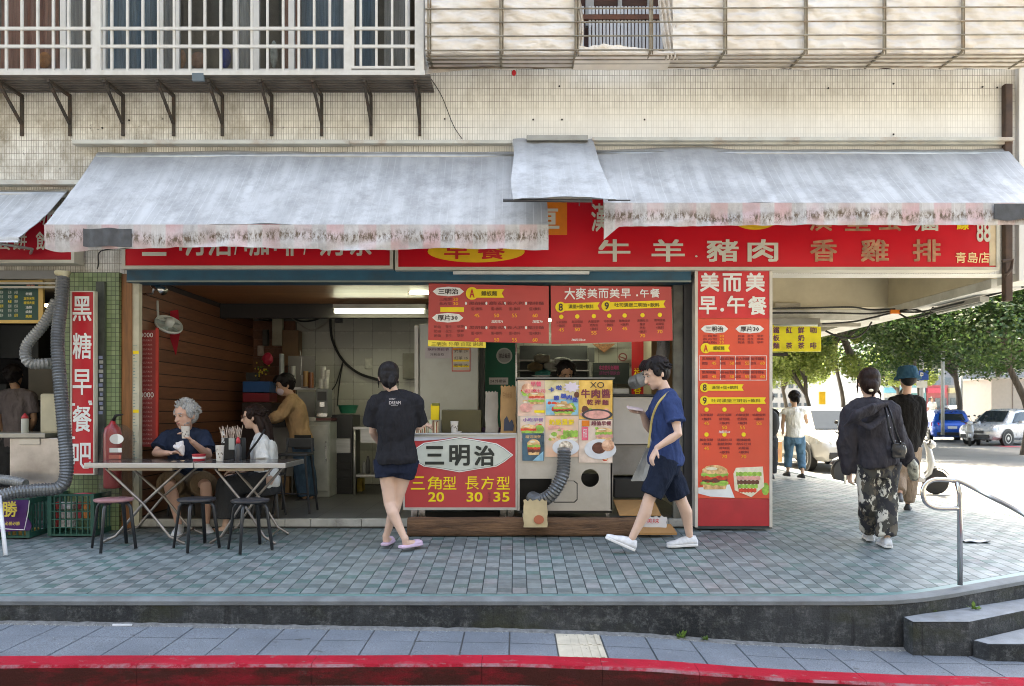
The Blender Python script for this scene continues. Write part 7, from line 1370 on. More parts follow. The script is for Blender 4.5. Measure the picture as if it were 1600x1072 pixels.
b_ = bag('floor_bag', 1003, 808, 1042, 826, 7.56, .06, M('bag_white', (.62, .60, .60), .7), 'white printed paper bag slumped on the sleeper'); txt('美味', 1010, 810, 1030, 818, 7.545, lred, b_)
t = bag('hanging_bag', 818, 782, 855, 824, 7.42, .06, M('bag_pale_kraft', (.50, .40, .24), .8, var=.2), 'pale kraft bag with green and red print hanging at the griddle foot'); MB().pprism(ell(842, 812, 8, 7), 7.405, .003).build('print', M('bag_print', (.4, .12, .06)), t)
boxthing('kitchen_undercabinet', 'dark crate under the sandwich counter', 'crate', 655, 800, 780, 812, 8.05, .3, M('crate_dark', (.03, .03, .03)))
# ================================================================ NEIGHBOUR STALL (far left)
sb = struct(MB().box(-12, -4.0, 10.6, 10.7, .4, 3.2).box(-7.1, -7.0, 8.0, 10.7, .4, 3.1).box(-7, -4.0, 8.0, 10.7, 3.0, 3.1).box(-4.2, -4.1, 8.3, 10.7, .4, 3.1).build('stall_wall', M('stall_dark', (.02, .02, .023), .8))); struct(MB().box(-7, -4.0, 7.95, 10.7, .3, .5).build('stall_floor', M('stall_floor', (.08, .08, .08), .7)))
MB().box(-7, PX(106, 7.85), 7.8, 7.95, PZ(437, 7.85), PZ(424, 7.85)).build('stall_lintel', M('lintel_grey', (.2, .2, .2), .5), bld)
for (x0, x1, y, lb) in ((0, 92, 441, 'upper'), (0, 90, 447, 'lower')): tag(MB().pbox(x0 - 60, y, x1, y + 3, 7.78, .03).build('conduit', M('conduit', (.4, .38, .33), .5)), 'pale %s conduit pipe under the far left sign' % lb, 'pipe')
t = thing('chalk_menu', 'green chalk menu board in a yellow wooden frame at far left', 'menu board', P(30, 504, 7.85)); D = 7.85
mb = MB(); mb.pbox(-60, 438, 67, 442, D, .03); mb.pbox(-60, 500, 67, 505, D, .03); mb.pbox(60, 442, 67, 500, D, .03); mb.build('frame', M('frame_yellow', (.52, .34, .10), .5), t); MB().pbox(-60, 442, 60, 500, D + .012, .01).build('board', M('chalk_green', (.010, .055, .045), .6), t)
for j, x in enumerate((2, 15, 25)):
    for i in range(7): txt('蛋餅蔥餅奶茶紅茶起司火腿玉米'[(i * 2 + j * 4) % 12:][:2], x - 2.5, 447 + i * 7.2, x + 3, 452 + i * 7.2, D + .008, lyel if (i + j) % 4 == 0 else M('chalk', (.5, .52, .46)), t)
txt('早安', 41, 442.5, 54, 451, D + .008, M('chalk_pink', (.7, .3, .2)), t, bold=.03)
for i, (q, m_) in enumerate((('飯糰', 'w'), ('豆漿米漿', 'y'), ('饅頭夾蛋', 'y'), ('油條', 'w'), ('燒餅', 'w'), ('蔬菜', 'y'))): txt(q, 40 - (len(q) == 4) * 3, 457 + i * 7, 50 + (len(q) == 4) * 4, 461.5 + i * 7, D + .008, lyel if m_ == 'y' else lwht, t)
duct('flexible_duct', [P(98, 434, 7.55), P(96, 470, 7.5), P(90, 530, 7.46), P(94, 600, 7.42), P(101, 680, 7.38), P(104, 738, 7.34), P(92, 762, 7.3), P(55, 766, 7.26), P(20, 770, 7.2), P(-30, 785, 7.1)], .062, 'long grey corrugated duct running down beside the vertical sign and turning left', dm_)
duct('flexible_duct', [P(88, 470, 7.9), P(70, 505, 7.85), P(42, 540, 7.8), P(45, 566, 7.8), P(75, 568, 7.9), P(82, 568, 8.1)], .055, 'shorter grey duct looping behind the long one', dmd)
duct('flexible_duct', [P(-30, 748, 7.9), P(10, 750, 7.85), P(40, 756, 7.8)], .05, 'stub of dark duct along the bottom left edge', dmd)
t = thing('ceiling_bracket', 'cream elbow fitting above the long duct', 'pipe fitting', P(98, 430, 7.6)); MB().tube([P(90, 426, 7.6), P(104, 428, 7.6), P(99, 440, 7.58)], [.03, .04, .03], 10, round_=True).build('elbow', M('cream_pl', (.55, .5, .33)), t, smooth=True)
t = thing('steel_counter', 'stained steel counter with drawer at far left', 'counter', P(40, 790, 8.2)); D = 8.1
MB().box(PX(-60, D), PX(73, D), D - .03, D + .6, PZ(684, D), PZ(677, D)).build('countertop', M('old_top', (.38, .36, .32), .4, metal=.3), t, bevel=.005); MB().box(PX(15, D), PX(95, D), D, D + .5, PZ(762, D), PZ(684, D) - .002).build('body', M('steel_blotchy', (.48, .44, .42), .33, metal=.6, var=.25, vs=3, dirt=.4), t, bevel=.008); MB().pbox(30, 685, 62, 695, D - .012, .01).build('drawer', steelw, t, bevel=.003); MB().box(PX(-60, D), PX(96, D), D + .05, D + .5, walkz(D), PZ(762, D) - .002).build('base', blkm, t)
t = thing('squeeze_bottle', 'white squeeze bottle with red cap on the far left counter', 'bottle', P(38, 677, 8.2)); MB().lathe(P(39, 677, 8.15), [(.033, 0), (.035, .005), (.035, .14), (.03, .15)], 16).build('bottle', M('sq_white', (.45, .46, .42)), t, smooth=True); MB().lathe(P(39, 677, 8.15) + Vector((0, 0, .15)), [(.032, 0), (.03, .02), (.008, .05), (.001, .055)], 14).build('cap', redl, t, smooth=True)
boxthing('cream_bin', 'cream tapered tub behind the long duct', 'tub', 62, 615, 90, 677, 8.25, .2, M('bin_cream', (.52, .48, .36), .5), .02); boxthing('wall_panel', 'pale grey panel on the stall\'s back wall', 'panel', 44, 562, 88, 625, 9.8, .05, M('pan_grey', (.2, .19, .17)))
for (x0, y0, x1, y1, lb) in ((0, 508, 60, 560, 'dark hood'), (-40, 600, 10, 622, 'grey appliance')): boxthing('stall_hood', 'dim %s at the back of the far left stall' % lb, 'appliance', x0, y0, x1, y1, 9.9, .3, M('hood%d' % x0, (.05, .055, .06), .5, metal=.3))
tag(MB().pbox(69, 475, 78, 479, 9.0, .05).build('warm_lamp', M('warm_lamp', (1, .8, .5), emit=(1, .75, .4), es=6)), 'small warm lamp behind the long duct', 'lamp')
# crates on the ground
crm = M('crate_green', (.012, .075, .055), .5, var=.15, vs=7)
def crate(x0, x1, y0, D, dep, label):
    a, c_ = PX(x0, D), PX(x1, D); z0 = walkz(D + dep / 2) + .004; z1 = PZ(y0, D); t = thing('crate', label, 'crate', ((a + c_) / 2, D + dep / 2, z0), 'green plastic crates'); mb = MB()
    for y in (D, D + dep - .012):
        for i in range(9): xx = a + (c_ - a - .012) * i / 8; mb.box(xx, xx + .012, y, y + .012, z0, z1)
        for i in range(6): zz = z0 + (z1 - z0 - .02) * i / 5; mb.box(a, c_, y - .001, y + .011, zz, zz + (.02 if i in (0, 5) else .009))
    for x in (a, c_ - .012):
        mb.box(x - .001, x + .013, D, D + dep, z0, z0 + .05); mb.box(x - .001, x + .013, D, D + dep, z1 - .05, z1)
        for i in range(7): yy = D + (dep - .012) * i / 6; mb.box(x, x + .012, yy, yy + .012, z0, z1)
    for (xx, yy) in ((a, D), (c_ - .03, D)): mb.box(xx - .003, xx + .033, yy - .004, yy + .03, z0, z1 + .002)
    mb.box(a, c_, D, D + dep, z0, z0 + .012); mb.build('lattice', crm, t); return t
crate(75, 147, 772, 7.5, .36, 'green plastic crate of red and white packs under the vertical sign'); crate(-30, 46, 779, 7.42, .36, 'green plastic crate behind the purple bag at far left')
random.seed(8)
for i in range(13):
    x = 84 + (i % 5) * 12.5; y = 790 + (i // 5) * 14; c_ = ((.5, .05, .05), (.5, .5, .5), (.6, .2, .05), (.55, .52, .5), (.35, .03, .05))[(i * 3) % 5]
    tag(MB().pbox(x - 5, y - 5, x + 5, y + 6, 7.56 + random.random() * .1, .06).build('pack', M('pack%d' % ((i * 3) % 5), c_, .4, var=.4, vs=40), bevel=.004), '%s pack inside the crate under the vertical sign, %s row' % (('red', 'white', 'orange', 'pale', 'dark red')[(i * 3) % 5], ('top', 'middle', 'bottom')[i // 5]), 'pack', 'packs in the green crate')
tag(MB().lathe(P(132, 773, 7.6), [(.001, .0), (.09, .002), (.10, .01), (.001, .02)], 20).build('tub_cover', M('lid_pinkred', (.45, .06, .09), .4), smooth=True), 'red lid resting on the right crate', 'lid')
t = thing('purple_bag', 'purple cloth bag with a big gold character over the left crate', 'bag', P(15, 825, 7.38)); MB().grid(lambda u, v: (PX(-30 + (76 - 5 * v + 3 * math.sin(v * 9)) * u, 7.38), 7.38 - .02 * math.sin(u * 6), PZ(829 - 48 * v + 4 * (1 - u), 7.38)), 24, 14, thick=(0, .008, 0)).build('cloth', M('purple_cloth', (.07, .012, .12), .7, var=.15), t, smooth=True)
txt('勝', 3, 783, 27, 808, 7.355, M('gold_letter', (.65, .5, .08)), t, bold=.02); txt('必勝必勝', 8, 815, 31, 821, 7.355, M('gold_letter', ()), t, bold=.02); MB().tube([P(0, 826, 7.37), P(38, 828, 7.37), P(44, 800, 7.37), P(46, 782, 7.37)], .004, 5).build('white_trim', lwht, t)
boxthing('yellow_bottles', 'yellow crate of small bottles under the purple bag', 'crate', 12, 829, 44, 840, 7.5, .2, M('ycrate', (.42, .26, .06), .5, var=.4, vs=30))
tag(MB().tube([P(-1, 775, 7.0), P(9, 868, 6.72)], .017, 10).build('white_table_leg', M('white_leg', (.62, .63, .66), .4), smooth=True), 'white tubular table leg at the far left edge', 'table leg')
# ================================================================ CORNER: handrail, arcade fittings
t = thing('handrail', 'stainless steel handrail with a looped end at the walkway corner steps', 'handrail', P(1498, 915, 5.78)); inx = M('polished_steel', (.55, .54, .53), .22, metal=1, var=.06, vs=4)
Dh = 5.80
loop = [P(1491, 751, Dh), P(1465, 749, Dh), P(1452, 752, Dh), P(1444, 760, Dh), P(1442, 771, Dh), P(1446, 784, Dh), P(1455, 791, Dh), P(1468, 794, Dh), P(1498, 794, Dh)]
MB().tube(smoothpath(loop, 5), .0175, 12).build('end_loop', inx, t, smooth=True)
MB().tube(smoothpath([P(1488, 751, Dh), P(1500, 752, Dh - .01), P(1540, 772, Dh - .12), P(1620, 816, Dh - .5), P(1720, 900, Dh - .8)], 5), .019, 12).build('rail', inx, t, smooth=True)
MB().tube([P(1495, 752, Dh), P(1500, 772, Dh), P(1500, 914, Dh)], .0185, 12).build('post', inx, t, smooth=True)
tag(MB().grid(lambda u, v: (PX(1504 + 40 * u, 7.3) , 7.25 + .12 * v, walkz(7.3) + .012 + .006 * math.sin(u * 9 + v * 4)), 12, 4, thick=(0, 0, -.003)).build('paper_scrap', M('scrap', (.6, .62, .66), .8)), 'crumpled pale paper scrap lying on the tiles behind the handrail', 'litter')
tag(MB().box(-2.75, -2.62, 5.46, 5.475, lowz(-2.7), lowz(-2.7) + .012).build('paper_scrap', M('scrap', ())), 'small white scrap against the walkway wall at the left', 'litter')
leafm = M('weed_leaf', (.09, .16, .02), .6, var=.4, vs=40)
def weed(x, y, z, r, label, n=26):
    mb = MB(); random.seed(int(x * 100))
    for i in range(n):
        a = random.uniform(0, 6.28); e = random.uniform(.2, 1.2); L_ = r * random.uniform(.4, 1); d = Vector((math.cos(a) * math.cos(e), math.sin(a) * math.cos(e) * .5, math.sin(e))); p = Vector((x, y, z)) + d * L_ * .5; s = d.cross(Vector((0, 0, 1))).normalized() * L_ * .3
        mb.add([p, p + d * L_ * .5 + s, p + d * L_, p + d * L_ * .5 - s], [(0, 1, 2, 3)])
    return tag(mb.build('weed', leafm), label, 'weed', 'weeds in the kerb cracks')
weed(PX(1522, 5.68), 5.68, .205, .05, 'bright green weed tuft on the first step, larger of two'); weed(PX(1555, 5.9), 5.9, .205, .035, 'bright green weed tuft on the first step, smaller of two'); weed(PX(1556, 5.4), 5.5, .085, .04, 'weed tuft at the foot of the upper step'); weed(PX(1066, 5.47), 5.475, lowz(1.1), .05, 'dull weed tuft at the walkway wall right of the tactile paver'); weed(PX(1102, 5.47), 5.475, lowz(1.25), .035, 'smaller dull weed tuft further right along the walkway wall'); weed(PX(1473, 5.5), 5.62, .205, .02, 'tiny weed in the joint behind the first step')
wb = MATS['white_beam']
def lampfix(x0, x1, y, D, label, r=0): 
    t = thing('batten_lamp', label, 'lamp', P((x0 + x1) / 2, y, D)); MB().pbox(x0, y - 9, x1, y, D, .12).build('housing', M('lamp_housing', (.32, .31, .29), .5, var=.15), t, bevel=.006); MB().tube([P(x0 + 3, y + 2, D + .05), P(x1 - 3, y + 2, D + .05)], .018, 8).build('tube', M('tube_off', (.6, .62, .58), .3), t, smooth=True)
lampfix(1207, 1282, 506, 10.7, 'grey unlit batten lamp above the yellow noodle sign'); 
t = thing('batten_lamp', 'unlit batten lamp fixed under the edge beam at upper right', 'lamp', (5.05, 9, 2.8)); a_, b_ = Vector((5.12, 8.75, PZ(480, 10.6) - .15)), Vector((5.12, 9.7, PZ(480, 10.6) - .15)); MB().obox((a_ + b_) / 2, (.05, 0, 0), (0, .5, 0), (0, 0, .028)).build('housing', M('lamp_housing', ()), t); MB().tube([a_ + Vector((0, 0, -.04)), b_ + Vector((0, 0, -.04))], .016, 8).build('tube', M('tube_off', ()), t, smooth=True)
tag(MB().pbox(1280, 505, 1345, 510, 10.5, .05).build('conduit', M('conduit', ())), 'pale conduit right of the yellow noodle sign', 'pipe')
t = thing('noodle_sign', 'yellow hanging sign with purple characters for noodles, tea and coffee', 'sign', P(1244, 548, 10.9)); D = 10.9
MB().pbox(1206, 507, 1283, 549, D, .08).build('panel', M('sign_yellow2', (.86, .76, .03), .5, var=.1), t)
for x, qs in ((1213, '鐵板麵'), (1233, '紅 茶'), (1252, '鮮奶茶'), (1271, '咖 啡')):
    for i, q in enumerate(qs):
        if q != ' ': txt(q, x - 5, 511 + i * 12, x + 5, 521 + i * 12, D - .003, lpurp, t, bold=.02)
boxthing('dark_sign_edge', 'dark fittings hanging below the yellow noodle sign', 'fittings', 1206, 551, 1231, 556, 10.9, .05, M('hole', ()), 0)
boxthing('meter_box', 'dark open box on the cream beam at the inner corner', 'junction box', 1400, 450, 1416, 482, 10.5, .08, M('box_dark', (.05, .04, .035))); boxthing('junction_box', 'small dark box on the inner face of the side beam', 'junction box', 1451, 449, 1464, 462, 9.9, .08, M('box_dark', ()))
boxthing('cable_tray', 'grey cover plate on the far cream beam', 'cover plate', 1211, 473, 1251, 480, 10.55, .04, M('tray_cover', (.38, .34, .28)))
for pts, lb in (([(1207, 482, 10.5), (1270, 481, 10.5), (1330, 480, 10.5), (1360, 484, 10.5), (1400, 483, 10.4)], 'cable running along the top of the white beam'), ([(1207, 489, 10.5), (1290, 489, 10.5), (1360, 490, 10.5), (1395, 486, 10.4)], 'second cable sagging along the white beam'), ([(1285, 506, 10.4), (1330, 503, 10.4), (1365, 496, 10.3), (1400, 488, 10.2), (1440, 487, 9.8), (1490, 476, 9.2), (1560, 458, 8.6), (1610, 445, 8.2)], 'black cable bundle following the edge beam'), ([(1290, 517, 10.2), (1310, 526, 10.2), (1335, 528, 10.2), (1352, 518, 10.2), (1362, 503, 10.2)], 'cable looping down near the yellow noodle sign'), ([(1405, 490, 10.2), (1420, 497, 10.1), (1440, 494, 9.9), (1470, 484, 9.6), (1500, 476, 9.3)], 'loose cable tangle under the beam corner'), ([(1400, 486, 10.2), (1430, 484, 10), (1450, 490, 9.8), (1458, 480, 9.8)], 'short cable tangle by the orange tag')):
    tag(MB().tube(smoothpath([P(*p) for p in pts], 6), .012, 6).build('cable', ck), lb, 'cable')
tag(MB().pbox(1392, 484, 1407, 490, 10.15, .03).build('orange_tag', orange), 'orange tag on the cables at the beam corner', 'tag')
tag(MB().tube(smoothpath([P(203, 388, 7.6), P(158, 392, 7.6), P(154, 412, 7.6), P(152, 420, 7.65)], 5), .006, 5).build('cable', ck), 'black cable dangling below the left end of the main awning', 'cable')
t = thing('pipe_clamp', 'rusty clamp on the downpipe at the right end of the long sign', 'clamp', P(1575, 415, 7.7)); MB().tube([P(1566, 408, 7.7), P(1582, 406, 7.7), P(1580, 420, 7.7), P(1572, 430, 7.7)], .016, 8).build('clamp', MATS['rust_pipe'], t)
# thin post at the kerb, planter, coloured display on the far pavement
def gz(y): return .1
boxthing('kerb_post', 'thin steel marker post at the walkway edge left of the hoodie woman', 'post', 1319.5, 728, 1322.5, 756, 11.8, .03, inx, 0)
# ================================================================ VEHICLES
tyre = M('tyre', (.02, .02, .02), .8); rimm = M('rim', (.45, .45, .46), .3, metal=.8); wglass = M('car_glass', (.02, .026, .03), .06, var=.05); blkp = M('black_trim', (.018, .018, .02), .5); redlamp = M('tail_lamp', (.5, .01, .03), .15); hlamp = M('head_lamp', (.55, .57, .58), .12)
def car(label, loc, rot, paint, L_=4.3, W=1.78, H=1.55, hatch=True, group='cars parked along the side street', plate=None):
    """Origin on the ground at the middle; +x is forward."""
    t = thing('parked_car', label, 'car', (0, 0, 0), group); w2 = W / 2
    # stations along the length: x, half width at belt, z bottom, belt height, roof height, roof half width
    st = [(-.50, .80, .42, .80, .80, .7), (-.485, .90, .30, .92, .95, .72), (-.46, .95, .27, .98, 1.05 if hatch else 1.0, .74), (-.40, .98, .25, 1.0, 1.36 / 1.55 * H if hatch else 1.02, .72), (-.30, 1, .24, 1.0, H * .975, .72), (-.10, 1, .24, .98, H, .73), (.06, 1, .24, .97, H * .985, .72), (.14, 1, .24, .96, H * .93, .70), (.27, .99, .24, .95, 1.02, .74), (.34, .98, .25, .93, .97, .76), (.43, .95, .26, .86, .90, .74), (.475, .88, .28, .76, .78, .66), (.50, .74, .34, .62, .64, .55)]
    mb = MB(); vs = []; n = 14
    for x, hw, zb, zl, zr, rw in st:
        x *= L_; hw *= w2; rw *= w2
        half = [(0, zb), (hw * .82, zb), (hw * .97, zb + .12), (hw, (zb + zl) / 2 + .05), (hw * .985, zl - .04), (hw * .93, zl), (rw + (hw * .93 - rw) * .12 if zr > zl + .15 else hw * .8, zr - (.07 if zr > zl + .15 else .01)), (rw * .8, zr - .01), (0, zr)]
        ring = half + [(-a, b_) for a, b_ in half[-2:0:-1]]; vs += [(x, a, b_) for a, b_ in ring]; n = len(ring)
    k = len(st); mb.add(vs, [(i * n + j, i * n + (j + 1) % n, (i + 1) * n + (j + 1) % n, (i + 1) * n + j) for i in range(k - 1) for j in range(n)] + [tuple(range(n)), tuple((k - 1) * n + j for j in range(n))])
    mb.build('body', paint, t, auto=32)
    # glass, laid just proud of the greenhouse sides
    S = lambda x: next((Vector(a).lerp(Vector(b_), (x - a[0]) / (b_[0] - a[0])) for a, b_ in zip([s_[:1] + (s_[1], s_[3]) for s_ in st], [s_[:1] + (s_[1], s_[3]) for s_ in st[1:]]) if a[0] <= x <= b_[0]))
    def ring(x, f_):    # point on the greenhouse side at height fraction
        a = [s_ for s_ in st if s_[0] <= x][-1]; b_ = [s_ for s_ in st if s_[0] >= x][0]; u = 0 if a is b_ else (x - a[0]) / (b_[0] - a[0]); q = [a[i] + (b_[i] - a[i]) * u for i in range(6)]
        lo = (q[1] * w2 * .93, q[3]); rw = q[5] * w2; hi = (rw + (lo[0] - rw) * .12, q[4] - .07); return lo[0] + (hi[0] - lo[0]) * f_ + .006, lo[1] + (hi[1] - lo[1]) * f_
    for sgn in (-1, 1):
        for xa, xb, xc, xd in ((-.37, -.27, -.33, -.27), (-.255, -.045, -.255, -.045), (-.03, .20, -.03, .115)):
            pts = [];
            for x, f_ in ((xa, .12), ((xa + xb) / 2, .12), (xb, .12), (xd, .88), ((xc + xd) / 2, .88), (xc, .88)):
                y, z = ring(x, f_); pts.append(Vector((x * L_, sgn * y, z)))
            MB().prism(pts, (0, -sgn * .02, 0)).build('side_window', wglass, t)
        MB().obox((.13 * L_, sgn * (w2 + .07), 1.02), (.06, 0, 0), (0, .09, 0), (0, 0, .06)).build('wing_mirror', paint, t, bevel=.02)
        MB().prism([Vector((.425 * L_, sgn * w2 * .95, .70)), Vector((.49 * L_, sgn * w2 * .62, .60)), Vector((.487 * L_, sgn * w2 * .62, .74)), Vector((.425 * L_, sgn * w2 * .93, .84))], (.02, sgn * .015, .005)).build('headlight', hlamp, t, bevel=.01)
        MB().prism([Vector((-.455 * L_, sgn * w2 * .97, .78)), Vector((-.497 * L_, sgn * w2 * .60, .80)), Vector((-.49 * L_, sgn * w2 * .60, .93)), Vector((-.45 * L_, sgn * w2 * .95, .97))], (-.02, sgn * .012, 0)).build('tail_light', redlamp, t, bevel=.01)
        for xx in (-.30, .30):
            MB().lathe((xx * L_, sgn * (w2 - .09), .33), [(.2, -.1), (.31, -.1), (.33, -.07), (.33, .07), (.31, .1), (.2, .1)], 22, rot=Matrix.Rotation(R(90), 3, 'X')).build('wheel', tyre, t, auto=40)
            wr = MB().lathe((xx * L_, sgn * (w2 + .012), .33), [(.05, -.02), (.21, -.02), (.21, .0), (.18, .0), (.16, -.01), (.04, .002), (.001, .003)], 18, rot=Matrix.Rotation(R(-90 * sgn), 3, 'X')).build('rim', rimm, t)
            MB().lathe((xx * L_, sgn * (w2 - .004), .36), [(.34, -.01), (.385, -.01), (.385, .012), (.34, .012)], 22, rot=Matrix.Rotation(R(90), 3, 'X')).build('wheel_arch', blkp, t)
    MB().prism([(.267 * L_, -.66 * w2, 1.035), (.267 * L_, .66 * w2, 1.035), (.148 * L_, .56 * w2, H * .925), (.148 * L_, -.56 * w2, H * .925)], (.02, 0, .014)).build('windscreen', wglass, t)
    if hatch: MB().prism([(-.462 * L_, -.62 * w2, 1.06), (-.462 * L_, .62 * w2, 1.06), (-.400 * L_, .54 * w2, H * .855), (-.400 * L_, -.54 * w2, H * .855)], (-.03, 0, .01)).build('rear_window', wglass, t)
    for xx, s_ in ((.497, 1), (-.497, -1)): MB().box(xx * L_ - .03, xx * L_ + .03, -w2 * .72, w2 * .72, .34, .50).build('bumper', blkp, t, bevel=.02)
    MB().box(.495 * L_, .505 * L_ + .01, -w2 * .45, w2 * .45, .54, .66).build('grille', blkp, t)
    MB().box(-.505 * L_, -.497 * L_, -.19, .19, .66, .78).build('number_plate', lwht, t)
    for kd in [o for o in COL.objects if o.parent == t]:
        kd.matrix_parent_inverse = Matrix.Identity(4)
    t.matrix_basis = Matrix.Translation(loc) @ Matrix.Rotation(rot, 4, 'Z'); t.location = loc; t.rotation_euler = (0, 0, rot)
    return t
def paint(nm, c, metal=.3): return M(nm, c, .28, metal=metal, var=.03, coat=.8)
car('white crossover with round headlight parked behind the hoodie woman', (8.1, 21.3, .1), R(-88), paint('paint_white', (.46, .46, .45), 0), L_=4.2, W=1.78, H=1.62)
def at(x, D): return PX(x, D)
car('bright blue hatchback seen from behind beyond the bucket hat person', (at(1492, 38), 39, .08), R(72), paint('paint_blue', (.008, .10, .52)), L_=4.1, H=1.58)
car('pale violet blue car ahead of the bright blue hatchback', (at(1452, 41), 44, .08), R(66), paint('paint_lilac', (.20, .22, .45)), L_=4.3, H=1.5)
car('silver crossover in side view at the right edge', (at(1608, 33.5), 35.0, .08), R(206), paint('paint_silver', (.50, .51, .54), .4), L_=4.4, H=1.6)
car('dark green car half hidden behind the scooters', (at(1530, 50), 51, .08), R(190), paint('paint_dkgreen', (.01, .06, .055)), L_=4.4, H=1.5)
car('white car parked far down the street behind the blue hatchback', (at(1487, 62), 62, .08), R(80), paint('paint_white', ()), L_=4.5, H=1.9)
car('white van-like car behind the far woman', (at(1225, 33), 33, .1), R(-88), paint('paint_white', ()), L_=4.4, H=1.6)
def scooter(label, loc, rot, paint_, scale=1.0):
    t = thing('scooter', label, 'scooter', (0, 0, 0), 'parked motor scooters')
    for x in (-.62, .62): MB().lathe((x, 0, .24), [(.13, -.05), (.22, -.05), (.24, -.02), (.24, .02), (.22, .05), (.13, .05)], 18, rot=Matrix.Rotation(R(90), 3, 'X')).build('wheel', tyre, t, auto=40); MB().lathe((x, 0, .24), [(.02, -.03), (.13, -.035), (.13, .035), (.02, .03)], 14, rot=Matrix.Rotation(R(90), 3, 'X')).build('rim', rimm, t)
    remesh(MB().tube([(.44, 0, 1.0), (.50, 0, .86), (.54, 0, .62), (.50, 0, .42), (.38, 0, .30)], [.06, .12, .16, .13, .10], 12, ratio=.45, side=(0, 1, 0), round_=True).box(-.12, .42, -.13, .13, .24, .33).tube([(-.08, 0, .40), (-.25, 0, .56), (-.55, 0, .64), (-.86, 0, .72)], [.12, .15, .13, .05], 12, side=(0, 1, 0), ratio=.75, round_=True), 'body', paint_, .016, 2, parent=t)
    remesh(MB().tube([(.02, 0, .76), (-.3, 0, .77), (-.72, 0, .83)], [.08, .13, .10], 10, ratio=.38, side=(0, 1, 0), round_=True), 'seat', blkp, .016, 2, parent=t)
    MB().box(-.1, .36, -.12, .12, .331, .337).build('floor_mat', blkp, t)
    MB().tube([(.46, -.33, 1.06), (.48, -.15, 1.0), (.48, .15, 1.0), (.46, .33, 1.06)], .022, 8).build('handlebar', blkp, t, smooth=True); MB().sph((.54, 0, .98), .07, .12, .09).build('headlight_housing', paint_, t, smooth=True); MB().sph((.60, 0, .97), .03, .07, .055).build('headlight', hlamp, t, smooth=True)
    for s_ in (-1, 1): m_ = MB().tube([(.48, s_ * .2, 1.02), (.44, s_ * .30, 1.22)], .008, 6); m_.sph((.44, s_ * .33, 1.26), .015, .06, .04); m_.build('mirror', blkp, t, smooth=True)
    MB().tube([(.60, 0, .55), (.64, 0, .24)], .04, 8).build('fork', blkp, t); MB().tube([(.62 + .27 * math.cos(a_), 0, .26 + .27 * math.sin(a_)) for a_ in (.5, 1, 1.5, 2, 2.5)], .06, 8, ratio=.3, side=(0, 1, 0)).build('mudguard', paint_, t, smooth=True); MB().tube([(-.35, -.16, .28), (-.85, -.18, .34)], .05, 10).build('exhaust', rimm, t, smooth=True)
    for kd in [o for o in COL.objects if o.parent == t]: kd.matrix_parent_inverse = Matrix.Identity(4)
    t.location = loc; t.rotation_euler = (0, 0, rot); t.matrix_basis = Matrix.Translation(loc) @ Matrix.Rotation(rot, 4, 'Z') @ Matrix.Scale(scale, 4); t.scale = (scale,) * 3
    return t
wp = paint('scooter_white', (.36, .37, .38), 0)
s1 = scooter('white scooter parked behind the bucket hat person with its front wheel showing', (at(1416, 14.4), 14.6, .1), R(-16), wp, .92)
s2 = scooter('black and white scooter near the silver crossover', (at(1537, 33), 34, .08), R(240), wp)
def sc_at(lb, x, D, rot): return dup(s2, (at(x, D), D, .08), lb, rotz=rot)
sc_at('white scooter left of the one by the silver crossover', 1524, 35, R(250)); sc_at('scooter behind the pair next to the silver crossover', 1545, 38, R(235)); sc_at('farthest scooter of the cluster by the pale wall', 1528, 40, R(262)); 
bkp = paint('scooter_dark', (.03, .035, .05)); s3 = scooter('dark scooter lying low between the crossover and the hoodie woman', (at(1350, 17.0), 17.0, .1), R(200), bkp)
dup(s3, (at(1232, 24), 24, .1), 'dark scooter behind the far woman\'s legs', rotz=R(-80))
# ================================================================ STREET FURNITURE
t = thing('parking_sign', 'blue parking sign with a white plate below on a pale pole', 'sign', P(1441, 680, 30)); MB().tube([P(1440, 692, 30), P(1440, 500, 30)], .07, 10).build('pole', M('pole_pale', (.5, .5, .52)), t, smooth=True); MB().pbox(1436, 579, 1451, 594, 29.85, .04).build('blue_panel', M('sign_blue', (.01, .08, .40)), t); txt('P', 1438, 582, 1443, 591, 29.83, lwht, t, bold=.04); MB().pbox(1433, 595.5, 1449, 606, 29.85, .04).build('white_panel', lwht, t)
for x, D, h, lb in ((1473, 36, 480, 'grey pole beside the blue parking sign'), (1502, 45, 575, 'thin pale pole behind the blue hatchback'), (1345, 60, 520, 'tall grey lamp pole above the hoodie woman')): tag(MB().tube([P(x, 680, D), P(x, h, D)], .075, 10).build('street_pole', M('pole_grey', (.38, .4, .4)), smooth=True), lb, 'pole')
t = thing('traffic_light', 'grey mast with teal round signal heads beyond the beam', 'traffic light', P(1341, 660, 55)); MB().tube([P(1352, 690, 55), P(1352, 512, 55), P(1325, 512, 55)], .1, 8).build('mast', M('pole_grey', ()), t); 
for x in (1341, 1366 - 33): MB().tube([P(x, 517, 54.8), P(x, 517, 55.1)], .30, 14).build('signal_head', M('signal_teal', (.05, .35, .35), emit=(.1, .8, .7), es=.5), t)
t = thing('street_sign', 'green street name sign over the road beyond the beam', 'sign', P(1405, 660, 50)); MB().pbox(1394, 513, 1414, 528, 50, .1).build('panel', M('sign_green', (.01, .25, .16)), t); MB().tube([P(1404, 528, 50.1), P(1404, 690, 50.1)], .08, 8).build('pole', M('pole_grey', ()), t)
t = thing('traffic_cone', 'orange cone on the pavement behind the blue hatchback', 'traffic cone', P(1506, 660, 48)); MB().lathe((PX(1506, 48), 48, .1), [(.3, 0), (.3, .05), (.2, .06), (.06, 1.1), (.001, 1.12)], 14).build('cone', M('cone_orange', (.7, .18, .02)), t, smooth=True)
